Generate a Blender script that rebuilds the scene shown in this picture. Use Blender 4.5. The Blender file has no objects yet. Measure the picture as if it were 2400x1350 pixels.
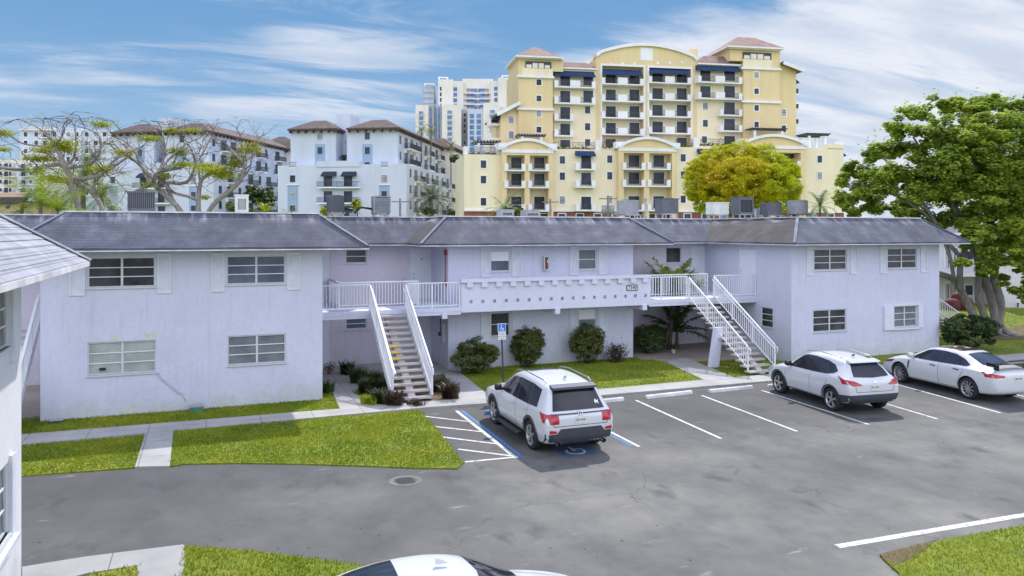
import bpy, bmesh, math, random
import numpy as np
from mathutils import Vector, Matrix
from mathutils.bvhtree import BVHTree
R_ = math.radians
random.seed(7); rng = np.random.default_rng(7)
S = bpy.context.scene; COL = S.collection
# ---------------------------------------------------------------- camera model (level camera, vertical shift)
FPX, HY, ZC, CX = 1810., 540., 6.0, 1200.
YAW = R_(21.6)
D = Vector((math.sin(YAW), math.cos(YAW), 0)); RT = Vector((math.cos(YAW), -math.sin(YAW), 0)); CAM = Vector((0, 0, ZC))
def ray(x, y):
    return D + RT*((x-CX)/FPX) + Vector((0, 0, -(y-HY)/FPX))
def gz(x, y, z=0.):
    r = ray(x, y); return CAM + r*((z-ZC)/r.z)
def gy(x, y, Y):
    r = ray(x, y); return CAM + r*(Y/r.y)
def gx(x, y, X):
    r = ray(x, y); return CAM + r*(X/r.x)
def pxw(x, y, d):
    return CAM + ray(x, y)*d
cam = bpy.data.cameras.new('camera'); co = bpy.data.objects.new('camera', cam); COL.objects.link(co)
co.location = CAM; co.rotation_euler = (math.pi/2, 0, -YAW)
cam.sensor_width = 36; cam.lens = 36*FPX/2400; cam.shift_y = -(675-HY)/2400; cam.clip_end = 6000; cam.clip_start = .1
S.camera = co
# ---------------------------------------------------------------- materials
MATS = {}
class NT:
    def __init__(s, name):
        s.m = bpy.data.materials.new(name); s.m.use_nodes = True; s.t = s.m.node_tree
        s.b = s.t.nodes['Principled BSDF']; MATS[name] = s.m
    def n(s, ty, **k):
        o = s.t.nodes.new(ty)
        for a, v in k.items():
            if a in o.inputs.keys(): o.inputs[a].default_value = v
            else: setattr(o, a, v)
        return o
    def l(s, a, b): s.t.links.new(a, b)
    def co(s, kind='Object', scale=(1, 1, 1), rot=(0, 0, 0)):
        if kind == 'World': src = s.n('ShaderNodeNewGeometry').outputs['Position']
        else: src = s.n('ShaderNodeTexCoord').outputs[kind]
        mp = s.n('ShaderNodeMapping'); mp.inputs['Scale'].default_value = scale; mp.inputs['Rotation'].default_value = rot
        s.l(src, mp.inputs['Vector']); return mp.outputs[0]
    def noise(s, vec, scale, detail=4, rough=.55):
        o = s.n('ShaderNodeTexNoise'); o.inputs['Scale'].default_value = scale; o.inputs['Detail'].default_value = detail
        o.inputs['Roughness'].default_value = rough; s.l(vec, o.inputs['Vector']); return o.outputs['Fac']
    def ramp(s, fac, stops):
        o = s.n('ShaderNodeValToRGB'); e = o.color_ramp.elements
        while len(e) < len(stops): e.new(.5)
        for q, (p, c) in zip(e, stops):
            q.position = p; q.color = (*c, 1) if len(c) == 3 else c
        s.l(fac, o.inputs[0]); return o.outputs[0]
    def mix(s, fac, a, b, mode='MIX'):
        o = s.n('ShaderNodeMix'); o.data_type = 'RGBA'; o.blend_type = mode
        for i, v in ((0, fac), (6, a), (7, b)):
            if isinstance(v, (float, int)): o.inputs[i].default_value = v
            elif isinstance(v, tuple): o.inputs[i].default_value = (*v, 1)
            else: s.l(v, o.inputs[i])
        return o.outputs[2]
    def math(s, op, a, b=0.):
        o = s.n('ShaderNodeMath'); o.operation = op
        for i, v in ((0, a), (1, b)):
            if isinstance(v, (float, int)): o.inputs[i].default_value = v
            else: s.l(v, o.inputs[i])
        return o.outputs[0]
    def bump(s, h, st=.3, dist=.02):
        o = s.n('ShaderNodeBump'); o.inputs['Strength'].default_value = st; o.inputs['Distance'].default_value = dist
        s.l(h, o.inputs['Height']); s.l(o.outputs[0], s.b.inputs['Normal'])
    def set(s, col=None, rough=None, **k):
        if col is not None:
            if isinstance(col, tuple): s.b.inputs['Base Color'].default_value = (*col, 1)
            else: s.l(col, s.b.inputs['Base Color'])
        if rough is not None:
            if isinstance(rough, float): s.b.inputs['Roughness'].default_value = rough
            else: s.l(rough, s.b.inputs['Roughness'])
        for a, v in k.items(): s.b.inputs[a.replace('_', ' ')].default_value = v
def plain(name, col, rough=.6, var=.12, scale=3., bump=0., **k):
    m = NT(name); v = m.co('World'); f = m.noise(v, scale, 5)
    lo = tuple(c*(1-var) for c in col); hi = tuple(min(1, c*(1+var)) for c in col)
    m.set(m.ramp(f, [(.3, lo), (.7, hi)]), rough, **k)
    if bump: m.bump(m.noise(v, scale*12, 3), bump, .01)
    return m.m
def stucco(name, col, dirt=.55, dirtcol=(.42, .45, .40)):
    m = NT(name); v = m.co('World')
    big = m.noise(v, .5, 5); fine = m.noise(v, 9, 5)
    c = m.ramp(big, [(.3, tuple(x*.93 for x in col)), (.7, tuple(min(1, x*1.04) for x in col))])
    c = m.mix(.10, c, m.ramp(fine, [(.35, (.45, .45, .45)), (.65, (1, 1, 1))]), 'MULTIPLY')
    pt = m.noise(v, 1.6, 7, .7); c = m.mix(m.ramp(pt, [(.60, (0, 0, 0)), (.66, (.16, .16, .16))]), c, tuple(min(1, x*1.25) for x in col))
    # rain streaks
    vs = m.co('World', (5, 5, .35)); st = m.noise(vs, 1.2, 6, .65)
    c = m.mix(m.math('MULTIPLY', m.ramp(st, [(.54, (0, 0, 0)), (.74, (1, 1, 1))]), .30), c, tuple(x*.62 for x in col))
    # dirt and mildew close to the ground
    sp = m.n('ShaderNodeSeparateXYZ'); m.l(m.co('World'), sp.inputs[0])
    low = m.math('SUBTRACT', 1.0, m.math('DIVIDE', sp.outputs[2], .95))
    n2 = m.noise(v, 2.6, 6, .7)
    f = m.math('MULTIPLY', m.math('ADD', low, m.math('MULTIPLY', m.math('SUBTRACT', n2, .55), 3.2)), dirt)
    o = m.n('ShaderNodeClamp'); m.l(f, o.inputs[0]); o.inputs['Max'].default_value = .7
    g = m.math('GREATER_THAN', low, 0.0)
    c = m.mix(m.math('MULTIPLY', o.outputs[0], g), c, dirtcol)
    m.set(c, .9); m.bump(m.noise(v, 60, 3), .25, .006); return m.m
stucco('stucco_lilac', (.585, .61, .725)); stucco('stucco_recess', (.64, .60, .70)); stucco('stucco_white', (.72, .72, .75)); stucco('stucco_beam', (.63, .65, .76), .1)
plain('white_paint', (.72, .74, .78), .45, .05, 4); plain('shutter_paint', (.64, .68, .74), .5, .06, 4)
plain('door_paint', (.68, .72, .78), .4, .04, 2)
plain('aluminium', (.55, .58, .60), .4, .08, 5); plain('dark_metal', (.035, .035, .04), .45, .3, 6)
plain('steel', (.35, .36, .38), .35, .1, 6, Metallic=.7)
plain('soffit', (.55, .52, .50), .8, .08, 2)
plain('trim_white', (.78, .78, .79), .6, .05, 4); plain('flash_white', (.62, .62, .64), .6, .25, 2.5)
plain('blue_paint', (.05, .22, .55), .6, .15, 8); plain('sign_blue', (.02, .16, .62), .4, .03, 8)
plain('red_paint', (.42, .03, .03), .5, .1, 8); plain('yellow_paint', (.75, .50, .02), .6, .12, 8)
plain('patch_green', (.52, .60, .50), .9, .12, 6); plain('grey_plastic', (.30, .33, .34), .5, .1, 4)
plain('green_plastic', (.05, .17, .14), .5, .2, 6); plain('black_plastic', (.012, .013, .016), .45, .2, 6)
plain('terracotta', (.32, .12, .06), .85, .2, 6); plain('soil', (.13, .09, .055), .95, .35, 3, .5)
plain('hip_shingle', (.17, .18, .22), .85, .3, 2); plain('brown_red', (.10, .02, .02), .8, .3, 3)
def glass(name, col, rough=.08, var=.5, scale=1.3, streak=0, spec=.22):
    m = NT(name); v = m.co('World'); f = m.noise(v, scale, 3)
    c = m.ramp(f, [(.3, tuple(x*(1-var) for x in col)), (.7, tuple(x*(1+var) for x in col))])
    if streak:
        w = m.n('ShaderNodeTexWave'); w.bands_direction = 'Z'; w.inputs['Scale'].default_value = streak; w.inputs['Distortion'].default_value = .4
        m.l(v, w.inputs['Vector']); c = m.mix(.3, c, m.ramp(w.outputs['Fac'], [(.2, (.35, .35, .35)), (.6, (1, 1, 1))]), 'MULTIPLY')
    m.set(c, rough, Specular_IOR_Level=spec)
    return m.m
glass('pane_dark', (.055, .06, .065)); glass('pane_blind', (.36, .40, .37), .4, .15, 2, 6.); glass('pane_grey', (.17, .19, .21), .3, .25, 1.5, 7.)
glass('pane_blue', (.10, .13, .18), .15, .35, 1.1); glass('car_glass', (.018, .02, .028), .04, .3, 2, 0, .5); glass('pane_far', (.045, .055, .075), .2, .5, .35)
glass('pane_light_far', (.30, .31, .33), .3, .3, .3); glass('pane_sky', (.13, .22, .42), .15, .4, .3)
# shingle roof
def shingle(name, col, light):
    m = NT(name); v = m.co('World')
    br = m.n('ShaderNodeTexBrick'); br.inputs['Scale'].default_value = 1.; br.inputs['Brick Width'].default_value = .9; br.inputs['Row Height'].default_value = .14
    br.inputs['Mortar Size'].default_value = .012; br.inputs['Mortar Smooth'].default_value = .4
    br.inputs['Color1'].default_value = (.92, .92, .92, 1); br.inputs['Color2'].default_value = (1.05, 1.05, 1.05, 1); br.inputs['Mortar'].default_value = (.6, .6, .62, 1)
    sp = m.n('ShaderNodeSeparateXYZ'); m.l(v, sp.inputs[0]); cb = m.n('ShaderNodeCombineXYZ')
    m.l(m.math('ADD', sp.outputs[0], sp.outputs[1]), cb.inputs[0]); m.l(m.math('MULTIPLY', sp.outputs[2], 1.7), cb.inputs[1]); m.l(cb.outputs[0], br.inputs['Vector'])
    st = m.noise(m.co('World', (1.1, 1.1, .22), (0, 0, 0)), 1.4, 6, .6)
    c = m.ramp(st, [(.25, tuple(x*.62 for x in col)), (.52, col), (.80, light)])
    # pale wear under the ridge
    up = m.math('MULTIPLY', m.math('SUBTRACT', sp.outputs[2], 6.22), 2.6)
    w = m.noise(m.co('World', (2.4, .5, .3)), 1.3, 5, .6)
    f = m.n('ShaderNodeClamp'); m.l(m.math('MULTIPLY', up, m.math('MULTIPLY', m.math('SUBTRACT', w, .47), 3.6)), f.inputs[0])
    c = m.mix(m.math('MULTIPLY', f.outputs[0], m.math('GREATER_THAN', up, 0.)), c, (.66, .66, .70))
    bl = m.noise(v, .33, 4); c = m.mix(m.ramp(bl, [(.55, (0, 0, 0)), (.72, (.55, .55, .55))]), c, tuple(x*.45 for x in col))
    c = m.mix(1., c, br.outputs['Color'], 'MULTIPLY'); m.set(c, .85); m.bump(br.outputs['Fac'], .35, -.012); return m.m
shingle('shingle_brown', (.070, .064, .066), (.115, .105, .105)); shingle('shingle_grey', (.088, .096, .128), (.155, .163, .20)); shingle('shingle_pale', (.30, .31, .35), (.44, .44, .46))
# ground surfaces
def mk_asphalt():
    m = NT('asphalt'); v = m.co('World')
    big = m.noise(v, .16, 6, .6); mid = m.noise(v, .9, 6, .65); fine = m.noise(v, 38, 4, .7)
    c = m.ramp(big, [(.30, (.080, .080, .080)), (.48, (.128, .127, .118)), (.68, (.205, .200, .178))])
    c = m.mix(.55, c, m.ramp(mid, [(.30, (.52, .52, .54)), (.5, (.86, .86, .86)), (.75, (1.2, 1.18, 1.14))]), 'MULTIPLY')
    c = m.mix(.35, c, m.ramp(fine, [(.3, (.55, .55, .55)), (.7, (1.3, 1.3, 1.3))]), 'MULTIPLY')
    # stalls: building's shadow painted as darker asphalt; left drive newer seal coat; oily patches
    sp = m.n('ShaderNodeSeparateXYZ'); m.l(v, sp.inputs[0])
    e = m.math('ADD', sp.outputs[1], m.math('MULTIPLY', m.math('SUBTRACT', m.noise(v, .55, 5), .5), 5.))
    f = m.n('ShaderNodeMapRange'); m.l(e, f.inputs[0]); f.inputs[1].default_value = 17.5; f.inputs[2].default_value = 20.5; f.inputs[3].default_value = 0; f.inputs[4].default_value = .72
    c = m.mix(f.outputs[0], c, (.050, .050, .052))
    g2 = m.n('ShaderNodeMapRange'); m.l(m.math('ADD', sp.outputs[0], m.math('MULTIPLY', m.math('SUBTRACT', m.noise(v, .4, 5), .5), 5.)), g2.inputs[0]); g2.inputs[1].default_value = 7.5; g2.inputs[2].default_value = 1.5; g2.inputs[3].default_value = 0; g2.inputs[4].default_value = .45
    c = m.mix(g2.outputs[0], c, (.062, .064, .068))
    bl2 = m.noise(m.co('World', (.9, .55, 1), (0, 0, .5)), .8, 6, .65); c = m.mix(1., c, m.ramp(bl2, [(.32, (.78, .78, .81)), (.5, (1, 1, 1)), (.70, (1.14, 1.13, 1.09))]), 'MULTIPLY')
    oil = m.noise(m.co('World', (1.4, .8, 1)), .85, 4, .5)
    c = m.mix(m.ramp(oil, [(.60, (0, 0, 0)), (.72, (.65, .65, .65))]), c, (.038, .038, .042))
    pal = m.noise(m.co('World', (.7, 2.2, 1), (0, 0, .3)), 1.2, 5, .6)
    c = m.mix(m.ramp(pal, [(.66, (0, 0, 0)), (.74, (.6, .6, .6))]), c, (.30, .295, .27))
    # cracks
    vo = m.n('ShaderNodeTexVoronoi'); vo.feature = 'DISTANCE_TO_EDGE'; vo.inputs['Scale'].default_value = .17
    wv = m.n('ShaderNodeVectorMath'); wv.operation = 'ADD'; nz = m.n('ShaderNodeTexNoise'); nz.inputs['Scale'].default_value = .9; nz.inputs['Detail'].default_value = 6; m.l(v, nz.inputs['Vector'])
    sc = m.n('ShaderNodeVectorMath'); sc.operation = 'SCALE'; sc.inputs['Scale'].default_value = 1.5; m.l(nz.outputs['Color'], sc.inputs[0]); m.l(v, wv.inputs[0]); m.l(sc.outputs[0], wv.inputs[1])
    m.l(wv.outputs[0], vo.inputs['Vector'])
    cr = m.ramp(vo.outputs['Distance'], [(.0, (1, 1, 1)), (.0042, (0, 0, 0))]); gate = m.ramp(m.noise(v, .3, 2), [(.46, (0, 0, 0)), (.56, (.65, .65, .65))])
    c = m.mix(m.mix(1., cr, gate, 'MULTIPLY'), c, (.045, .045, .045))
    m.set(c, .85); m.bump(fine, .35, .006)
mk_asphalt()
def mk_concrete(name, col, joint):
    m = NT(name); v = m.co('World'); big = m.noise(v, .7, 6, .6); fine = m.noise(v, 22, 4)
    c = m.ramp(big, [(.3, tuple(x*.78 for x in col)), (.7, tuple(x*1.1 for x in col))])
    c = m.mix(.2, c, m.ramp(fine, [(.3, (.6, .6, .6)), (.7, (1.1, 1.1, 1.1))]), 'MULTIPLY')
    if joint:
        w = m.n('ShaderNodeTexBrick'); w.inputs['Scale'].default_value = 1; w.inputs['Brick Width'].default_value = 1.6; w.inputs['Row Height'].default_value = 1.6; w.offset = 0
        w.inputs['Mortar Size'].default_value = .012; w.inputs['Color1'].default_value = w.inputs['Color2'].default_value = (1, 1, 1, 1); w.inputs['Mortar'].default_value = (.45, .45, .45, 1)
        m.l(m.co('World', (1, 1, 0)), w.inputs['Vector']); c = m.mix(1., c, w.outputs['Color'], 'MULTIPLY')
    m.set(c, .85); m.bump(fine, .2, .005)
mk_concrete('concrete', (.37, .365, .35), True); mk_concrete('concrete_stain', (.33, .29, .26), False); mk_concrete('tread_concrete', (.47, .43, .40), False)
def mk_lawn():
    m = NT('lawn_soil'); v = m.co('World'); a = m.noise(v, .45, 6, .65); b = m.noise(v, 6, 5, .7)
    c = m.ramp(a, [(.28, (.075, .12, .006)), (.5, (.15, .19, .006)), (.72, (.26, .25, .03))])
    c = m.mix(.5, c, m.ramp(b, [(.3, (.45, .5, .4)), (.7, (1.3, 1.25, 1.1))]), 'MULTIPLY')
    # thin straw coloured patches along the edges
    c = m.mix(m.ramp(m.noise(v, 1.1, 6, .7), [(.60, (0, 0, 0)), (.75, (.6, .6, .6))]), c, (.22, .18, .07))
    m.set(c, .95); m.bump(b, .6, .03)
    m = NT('grass_blades'); v = m.co('World'); a = m.noise(v, .5, 5, .6); b = m.noise(v, 2.6, 4, .7)
    g = m.n('ShaderNodeNewGeometry')
    c = m.ramp(a, [(.30, (.09, .16, .004)), (.46, (.19, .26, .003)), (.60, (.27, .31, .005)), (.72, (.36, .34, .03))])
    c = m.mix(.4, c, m.ramp(b, [(.3, (.7, .75, .6)), (.7, (1.25, 1.18, 1.)) ]), 'MULTIPLY')
    c = m.mix(.25, c, m.ramp(g.outputs['Random Per Island'], [(0, (.7, .75, .7)), (.8, (1.1, 1.1, 1.)), (1, (1.4, 1.25, .9))]), 'MULTIPLY')
    m.set(c, .7); leafify(m, c, .35)
def leafify(m, c, w):
    tr = m.n('ShaderNodeBsdfTranslucent'); m.l(c, tr.inputs[0]); mx = m.n('ShaderNodeMixShader'); mx.inputs[0].default_value = w
    m.l(m.b.outputs[0], mx.inputs[1]); m.l(tr.outputs[0], mx.inputs[2]); m.l(mx.outputs[0], m.t.nodes['Material Output'].inputs[0])
mk_lawn()
def leaf(name, cols, rough=.5, tr=.3, patch=.35):
    m = NT(name); v = m.co('World'); g = m.n('ShaderNodeNewGeometry')
    a = m.noise(v, patch, 4, .6)
    c = m.ramp(a, [(.3, cols[0]), (.5, cols[1]), (.7, cols[2])])
    c = m.mix(.55, c, m.ramp(g.outputs['Random Per Island'], [(0, (.45, .5, .5)), (.6, (1, 1, 1)), (1, (1.55, 1.45, 1.1))]), 'MULTIPLY')
    m.set(c, rough); leafify(m, c, tr); return m.m
leaf('leaf_seagrape', [(.22, .31, .04), (.32, .43, .05), (.45, .54, .07)], .8, .5, .5)
leaf('leaf_gold', [(.40, .50, .006), (.56, .57, .008), (.62, .47, .012)], .8, .5, .12)
leaf('leaf_lime', [(.28, .36, .008), (.38, .42, .01), (.46, .44, .015)], .6, .45, .5)
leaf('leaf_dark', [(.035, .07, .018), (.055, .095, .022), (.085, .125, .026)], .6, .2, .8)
leaf('leaf_bush', [(.055, .085, .015), (.085, .11, .018), (.13, .14, .022)], .6, .2, 2.)
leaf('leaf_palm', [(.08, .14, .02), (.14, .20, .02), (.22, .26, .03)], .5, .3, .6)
leaf('leaf_palm_bright', [(.15, .24, .015), (.24, .31, .015), (.36, .38, .02)], .5, .4, .6)
leaf('leaf_palm_grey', [(.07, .11, .06), (.10, .14, .08), (.15, .18, .11)], .6, .2, .4)
leaf('leaf_strap', [(.03, .045, .02), (.05, .065, .02), (.08, .10, .02)], .5, .2, 2.5)
leaf('leaf_purple', [(.05, .03, .03), (.07, .045, .03), (.10, .07, .03)], .5, .2, 2.5)
leaf('leaf_red', [(.16, .05, .03), (.20, .08, .04), (.25, .12, .05)], .6, .2, 2.5)
def bark(name, col):
    m = NT(name); v = m.co('World', (1, 1, .35)); f = m.noise(v, 5, 6, .7); b = m.noise(m.co('World'), 1.1, 4)
    c = m.ramp(f, [(.3, tuple(x*.5 for x in col)), (.7, tuple(x*1.25 for x in col))]); c = m.mix(.5, c, m.ramp(b, [(.3, (.6, .6, .6)), (.7, (1.2, 1.2, 1.2))]), 'MULTIPLY')
    m.set(c, .9); m.bump(f, .6, .03)
bark('bark_grey', (.24, .215, .20)); bark('bark_brown', (.12, .09, .065)); bark('bark_pale', (.30, .27, .25)); bark('bark_palm', (.20, .17, .13)); bark('bark_twig', (.17, .13, .13))
# far buildings
def wallfar(name, col):
    m = NT(name); v = m.co('World'); f = m.noise(v, .12, 5); s = m.noise(m.co('World', (1, 1, .12)), .7, 6, .65)
    c = m.ramp(f, [(.3, tuple(x*.93 for x in col)), (.7, tuple(min(.95, x*1.04) for x in col))])
    c = m.mix(.18, c, m.ramp(s, [(.3, (.55, .55, .55)), (.55, (1, 1, 1))]), 'MULTIPLY'); m.set(c, .9); m.bump(m.noise(v, 14, 3), .15, .01)
wallfar('far_white', (.58, .63, .72)); wallfar('far_white_side', (.70, .73, .78)); wallfar('far_cream', (.78, .74, .66)); wallfar('far_yellow', (.84, .67, .39)); wallfar('far_paleyellow', (.84, .75, .53))
wallfar('far_ochre', (.76, .61, .34)); wallfar('far_blue', (.30, .42, .56)); wallfar('far_grey', (.42, .42, .43)); wallfar('far_bluegrey', (.42, .50, .60)); wallfar('far_trim', (.83, .83, .84)); wallfar('far_peach', (.60, .42, .28))
plain('far_tile', (.095, .068, .062), .85, .3, .8); plain('far_tile_red', (.22, .14, .11), .85, .25, .8); plain('far_brick', (.25, .10, .06), .9, .25, .8)
plain('awning_navy', (.012, .035, .11), .8, .15, 1); plain('awning_dark', (.02, .03, .045), .8, .15, 1); plain('far_metal', (.05, .055, .06), .6, .2, 1); plain('glass_rail', (.32, .40, .52), .2, .15, 1)
plain('car_white', (.60, .615, .63), .28, .015, 1., Coat_Weight=.8, Coat_Roughness=.03); plain('car_black', (.012, .012, .015), .25, .1, 1, Coat_Weight=.6)
plain('tyre', (.018, .018, .02), .8, .2, 8); plain('alloy', (.42, .42, .43), .3, .1, 5, Metallic=.6); plain('tail_red', (.40, .008, .015), .2, .2, 8, Coat_Weight=.6)
plain('chrome', (.55, .55, .57), .15, .05, 5, Metallic=1.); plain('plate_white', (.62, .66, .62), .5, .08, 14); plain('orange_mark', (.65, .20, .08), .5, .1, 9)
plain('cladding', (.045, .05, .06), .6, .15, 6); plain('ac_dark', (.09, .10, .12), .5, .15, 4); plain('ac_light', (.50, .53, .50), .5, .1, 4); plain('ac_mid', (.27, .29, .31), .5, .15, 4)
plain('stop_white', (.60, .60, .59), .8, .18, 2.5); plain('stop_blue', (.06, .20, .42), .8, .25, 4); plain('iron_ring', (.13, .125, .12), .8, .3, 4)
def worn(name, col):
    m = NT(name); v = m.co('World'); f = m.ramp(m.noise(v, 7, 6, .75), [(.50, (0, 0, 0)), (.66, (1, 1, 1))]); c = m.mix(m.math('MULTIPLY', f, .8), col, (.10, .10, .105)); c = m.mix(m.ramp(m.noise(v, .8, 3), [(.55, (0, 0, 0)), (.7, (.4, .4, .4))]), c, (.16, .16, .16)); m.set(c, .85)
worn('line_white', (.60, .60, .58)); worn('line_blue', (.06, .19, .40)); worn('line_blue_shaded', (.035, .11, .22)); plain('flat_roof', (.62, .62, .62), .9, .15, 1.5)
def M(n): return MATS[n]
# ---------------------------------------------------------------- mesh builder
ORG = {}
class MB:
    def __init__(s, T=None): s.v = []; s.f = []; s.m = []; s.T = T; s.sm = []
    def p(s, *q):
        q = q[0] if len(q) == 1 else q
        if s.T: q = s.T(*q)
        s.v.append(tuple(q)); return len(s.v)-1
    def face(s, pts, mi=0, smooth=False):
        s.f.append([s.p(*p) for p in pts]); s.m.append(mi); s.sm.append(smooth); return s
    def box(s, x0, x1, y0, y1, z0, z1, mi=0):
        if x0 > x1: x0, x1 = x1, x0
        if y0 > y1: y0, y1 = y1, y0
        if z0 > z1: z0, z1 = z1, z0
        i = [s.p(x, y, z) for z in (z0, z1) for x, y in ((x0, y0), (x1, y0), (x1, y1), (x0, y1))]
        for q in ((3, 2, 1, 0), (4, 5, 6, 7), (0, 1, 5, 4), (1, 2, 6, 5), (2, 3, 7, 6), (3, 0, 4, 7)):
            s.f.append([i[k] for k in q]); s.m.append(mi); s.sm.append(False)
        return s
    def bar(s, a, b, w, h=None, mi=0, up=(0, 0, 1)):
        h = h or w; a = Vector(a); b = Vector(b); d = (b-a).normalized(); u = Vector(up)
        if abs(d.dot(u)) > .98: u = Vector((0, 1, 0))
        r = d.cross(u).normalized(); u = r.cross(d).normalized()
        i = [s.p(*(c+r*(w/2*sx)+u*(h/2*sy))) for c in (a, b) for sx, sy in ((-1, -1), (1, -1), (1, 1), (-1, 1))]
        for q in ((3, 2, 1, 0), (4, 5, 6, 7), (0, 1, 5, 4), (1, 2, 6, 5), (2, 3, 7, 6), (3, 0, 4, 7)):
            s.f.append([i[k] for k in q]); s.m.append(mi); s.sm.append(False)
        return s
    def tube(s, pts, rad, n=8, mi=0, cap=True, smooth=True):
        pts = [Vector(p) for p in pts]
        if not isinstance(rad, (list, tuple)): rad = [rad]*len(pts)
        rings = []; u = None
        for k, p in enumerate(pts):
            d = (pts[min(k+1, len(pts)-1)]-pts[max(k-1, 0)]); d = d.normalized() if d.length > 1e-9 else Vector((0, 0, 1))
            if u is None: u = d.orthogonal().normalized()
            u = (u-d*u.dot(d)); u = u.normalized() if u.length > 1e-6 else d.orthogonal().normalized(); w = d.cross(u)
            rings.append([s.p(*(p+(u*math.cos(a)+w*math.sin(a))*rad[k])) for a in [2*math.pi*j/n for j in range(n)]])
        for k in range(len(rings)-1):
            for j in range(n):
                s.f.append([rings[k][j], rings[k][(j+1) % n], rings[k+1][(j+1) % n], rings[k+1][j]]); s.m.append(mi); s.sm.append(smooth)
        if cap:
            s.f.append(rings[0][::-1]); s.m.append(mi); s.sm.append(False); s.f.append(rings[-1]); s.m.append(mi); s.sm.append(False)
        return s
    def prism(s, poly, z0, z1, mi=0, mside=None):
        n = len(poly); a = [s.p(x, y, z0) for x, y in poly]; b = [s.p(x, y, z1) for x, y in poly]
        s.f.append(b); s.m.append(mi); s.sm.append(False)
        for k in range(n): s.f.append([a[k], a[(k+1) % n], b[(k+1) % n], b[k]]); s.m.append(mi if mside is None else mside); s.sm.append(False)
        return s
    def prismy(s, poly, y0, y1, mi=0):   # polygon in x,z extruded along y
        n = len(poly); a = [s.p(x, y0, z) for x, z in poly]; b = [s.p(x, y1, z) for x, z in poly]
        for q in (a, b[::-1]): s.f.append(q); s.m.append(mi); s.sm.append(False)
        for k in range(n): s.f.append([a[(k+1) % n], a[k], b[k], b[(k+1) % n]]); s.m.append(mi); s.sm.append(False)
        return s
    def wall(s, x0, x1, z0, z1, y, holes=(), depth=.1, mi=0):   # faces -y
        xs = sorted({x0, x1, *[h[0] for h in holes], *[h[1] for h in holes]}); zs = sorted({z0, z1, *[h[2] for h in holes], *[h[3] for h in holes]})
        xs = [x for x in xs if x0 <= x <= x1]; zs = [z for z in zs if z0 <= z <= z1]
        for i in range(len(xs)-1):
            for j in range(len(zs)-1):
                cx, cz = (xs[i]+xs[i+1])/2, (zs[j]+zs[j+1])/2
                if any(h[0] < cx < h[1] and h[2] < cz < h[3] for h in holes): continue
                s.face([(xs[i], y, zs[j]), (xs[i+1], y, zs[j]), (xs[i+1], y, zs[j+1]), (xs[i], y, zs[j+1])], mi)
        for a, b, c, d in holes:
            y2 = y+depth
            s.face([(a, y, c), (a, y2, c), (b, y2, c), (b, y, c)], mi); s.face([(a, y, d), (b, y, d), (b, y2, d), (a, y2, d)], mi)
            s.face([(a, y, c), (a, y, d), (a, y2, d), (a, y2, c)], mi); s.face([(b, y, c), (b, y2, c), (b, y2, d), (b, y, d)], mi)
        return s
    def build(s, name, mats, parent=None, org=None):
        if isinstance(mats, str): mats = [mats]
        o3 = Vector(org) if org is not None else (ORG.get(parent.name, Vector((0, 0, 0))) if parent else Vector((0, 0, 0)))
        me = bpy.data.meshes.new(name)
        me.from_pydata([tuple(Vector(v)-o3) for v in s.v], [], s.f)
        for n in mats: me.materials.append(M(n))
        me.polygons.foreach_set('material_index', s.m); me.polygons.foreach_set('use_smooth', s.sm); me.validate(); me.update()
        o = bpy.data.objects.new(name, me); COL.objects.link(o)
        if parent: o.parent = parent; ORG[o.name] = o3
        else: o.location = o3; ORG[o.name] = o3
        return o
def tag(o, label=None, cat=None, group=None, kind=None):
    for k, v in (('label', label), ('category', cat), ('group', group), ('kind', kind)):
        if v: o[k] = v
    return o
def thing(name, label, cat, loc=(0, 0, 0), rz=0, group=None, local=False):
    o = bpy.data.objects.new(name, None); COL.objects.link(o); o.empty_display_size = .3
    o.location = loc; o.rotation_euler = (0, 0, rz); tag(o, label, cat, group)
    ORG[o.name] = Vector((0, 0, 0)) if (local or rz) else Vector(loc)
    return o
def copy_tree(o, parent=None):
    c = o.copy(); COL.objects.link(c)
    if parent: c.parent = parent
    for ch in list(o.children): copy_tree(ch, c)
    return c
def FrY(X, Y): return lambda u, d, z: (X+u, Y+d, z)                # wall facing -Y, u along +X
def FrNX(X, Y): return lambda u, d, z: (X+d, Y-u, z)              # wall facing -X, u along -Y
def FrPX(X, Y): return lambda u, d, z: (X-d, Y+u, z)              # wall facing +X, u along +Y
def np_mesh(name, V, nv, mats, parent=None, matidx=None, org=(0, 0, 0)):
    """V: (N*nv,3) array of N separate polygons with nv corners"""
    V = np.asarray(V, dtype=np.float32)-np.array(org, dtype=np.float32); N = len(V)//nv
    me = bpy.data.meshes.new(name); me.vertices.add(len(V)); me.vertices.foreach_set('co', V.ravel())
    me.loops.add(len(V)); me.loops.foreach_set('vertex_index', np.arange(len(V), dtype=np.int32))
    me.polygons.add(N); me.polygons.foreach_set('loop_start', np.arange(0, len(V), nv, dtype=np.int32))
    if isinstance(mats, str): mats = [mats]
    for m in mats: me.materials.append(M(m))
    if matidx is not None: me.polygons.foreach_set('material_index', np.asarray(matidx, dtype=np.int32))
    me.update(calc_edges=True); me.validate()
    o = bpy.data.objects.new(name, me); COL.objects.link(o)
    if parent: o.parent = parent
    else: o.location = org
    return o
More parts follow.
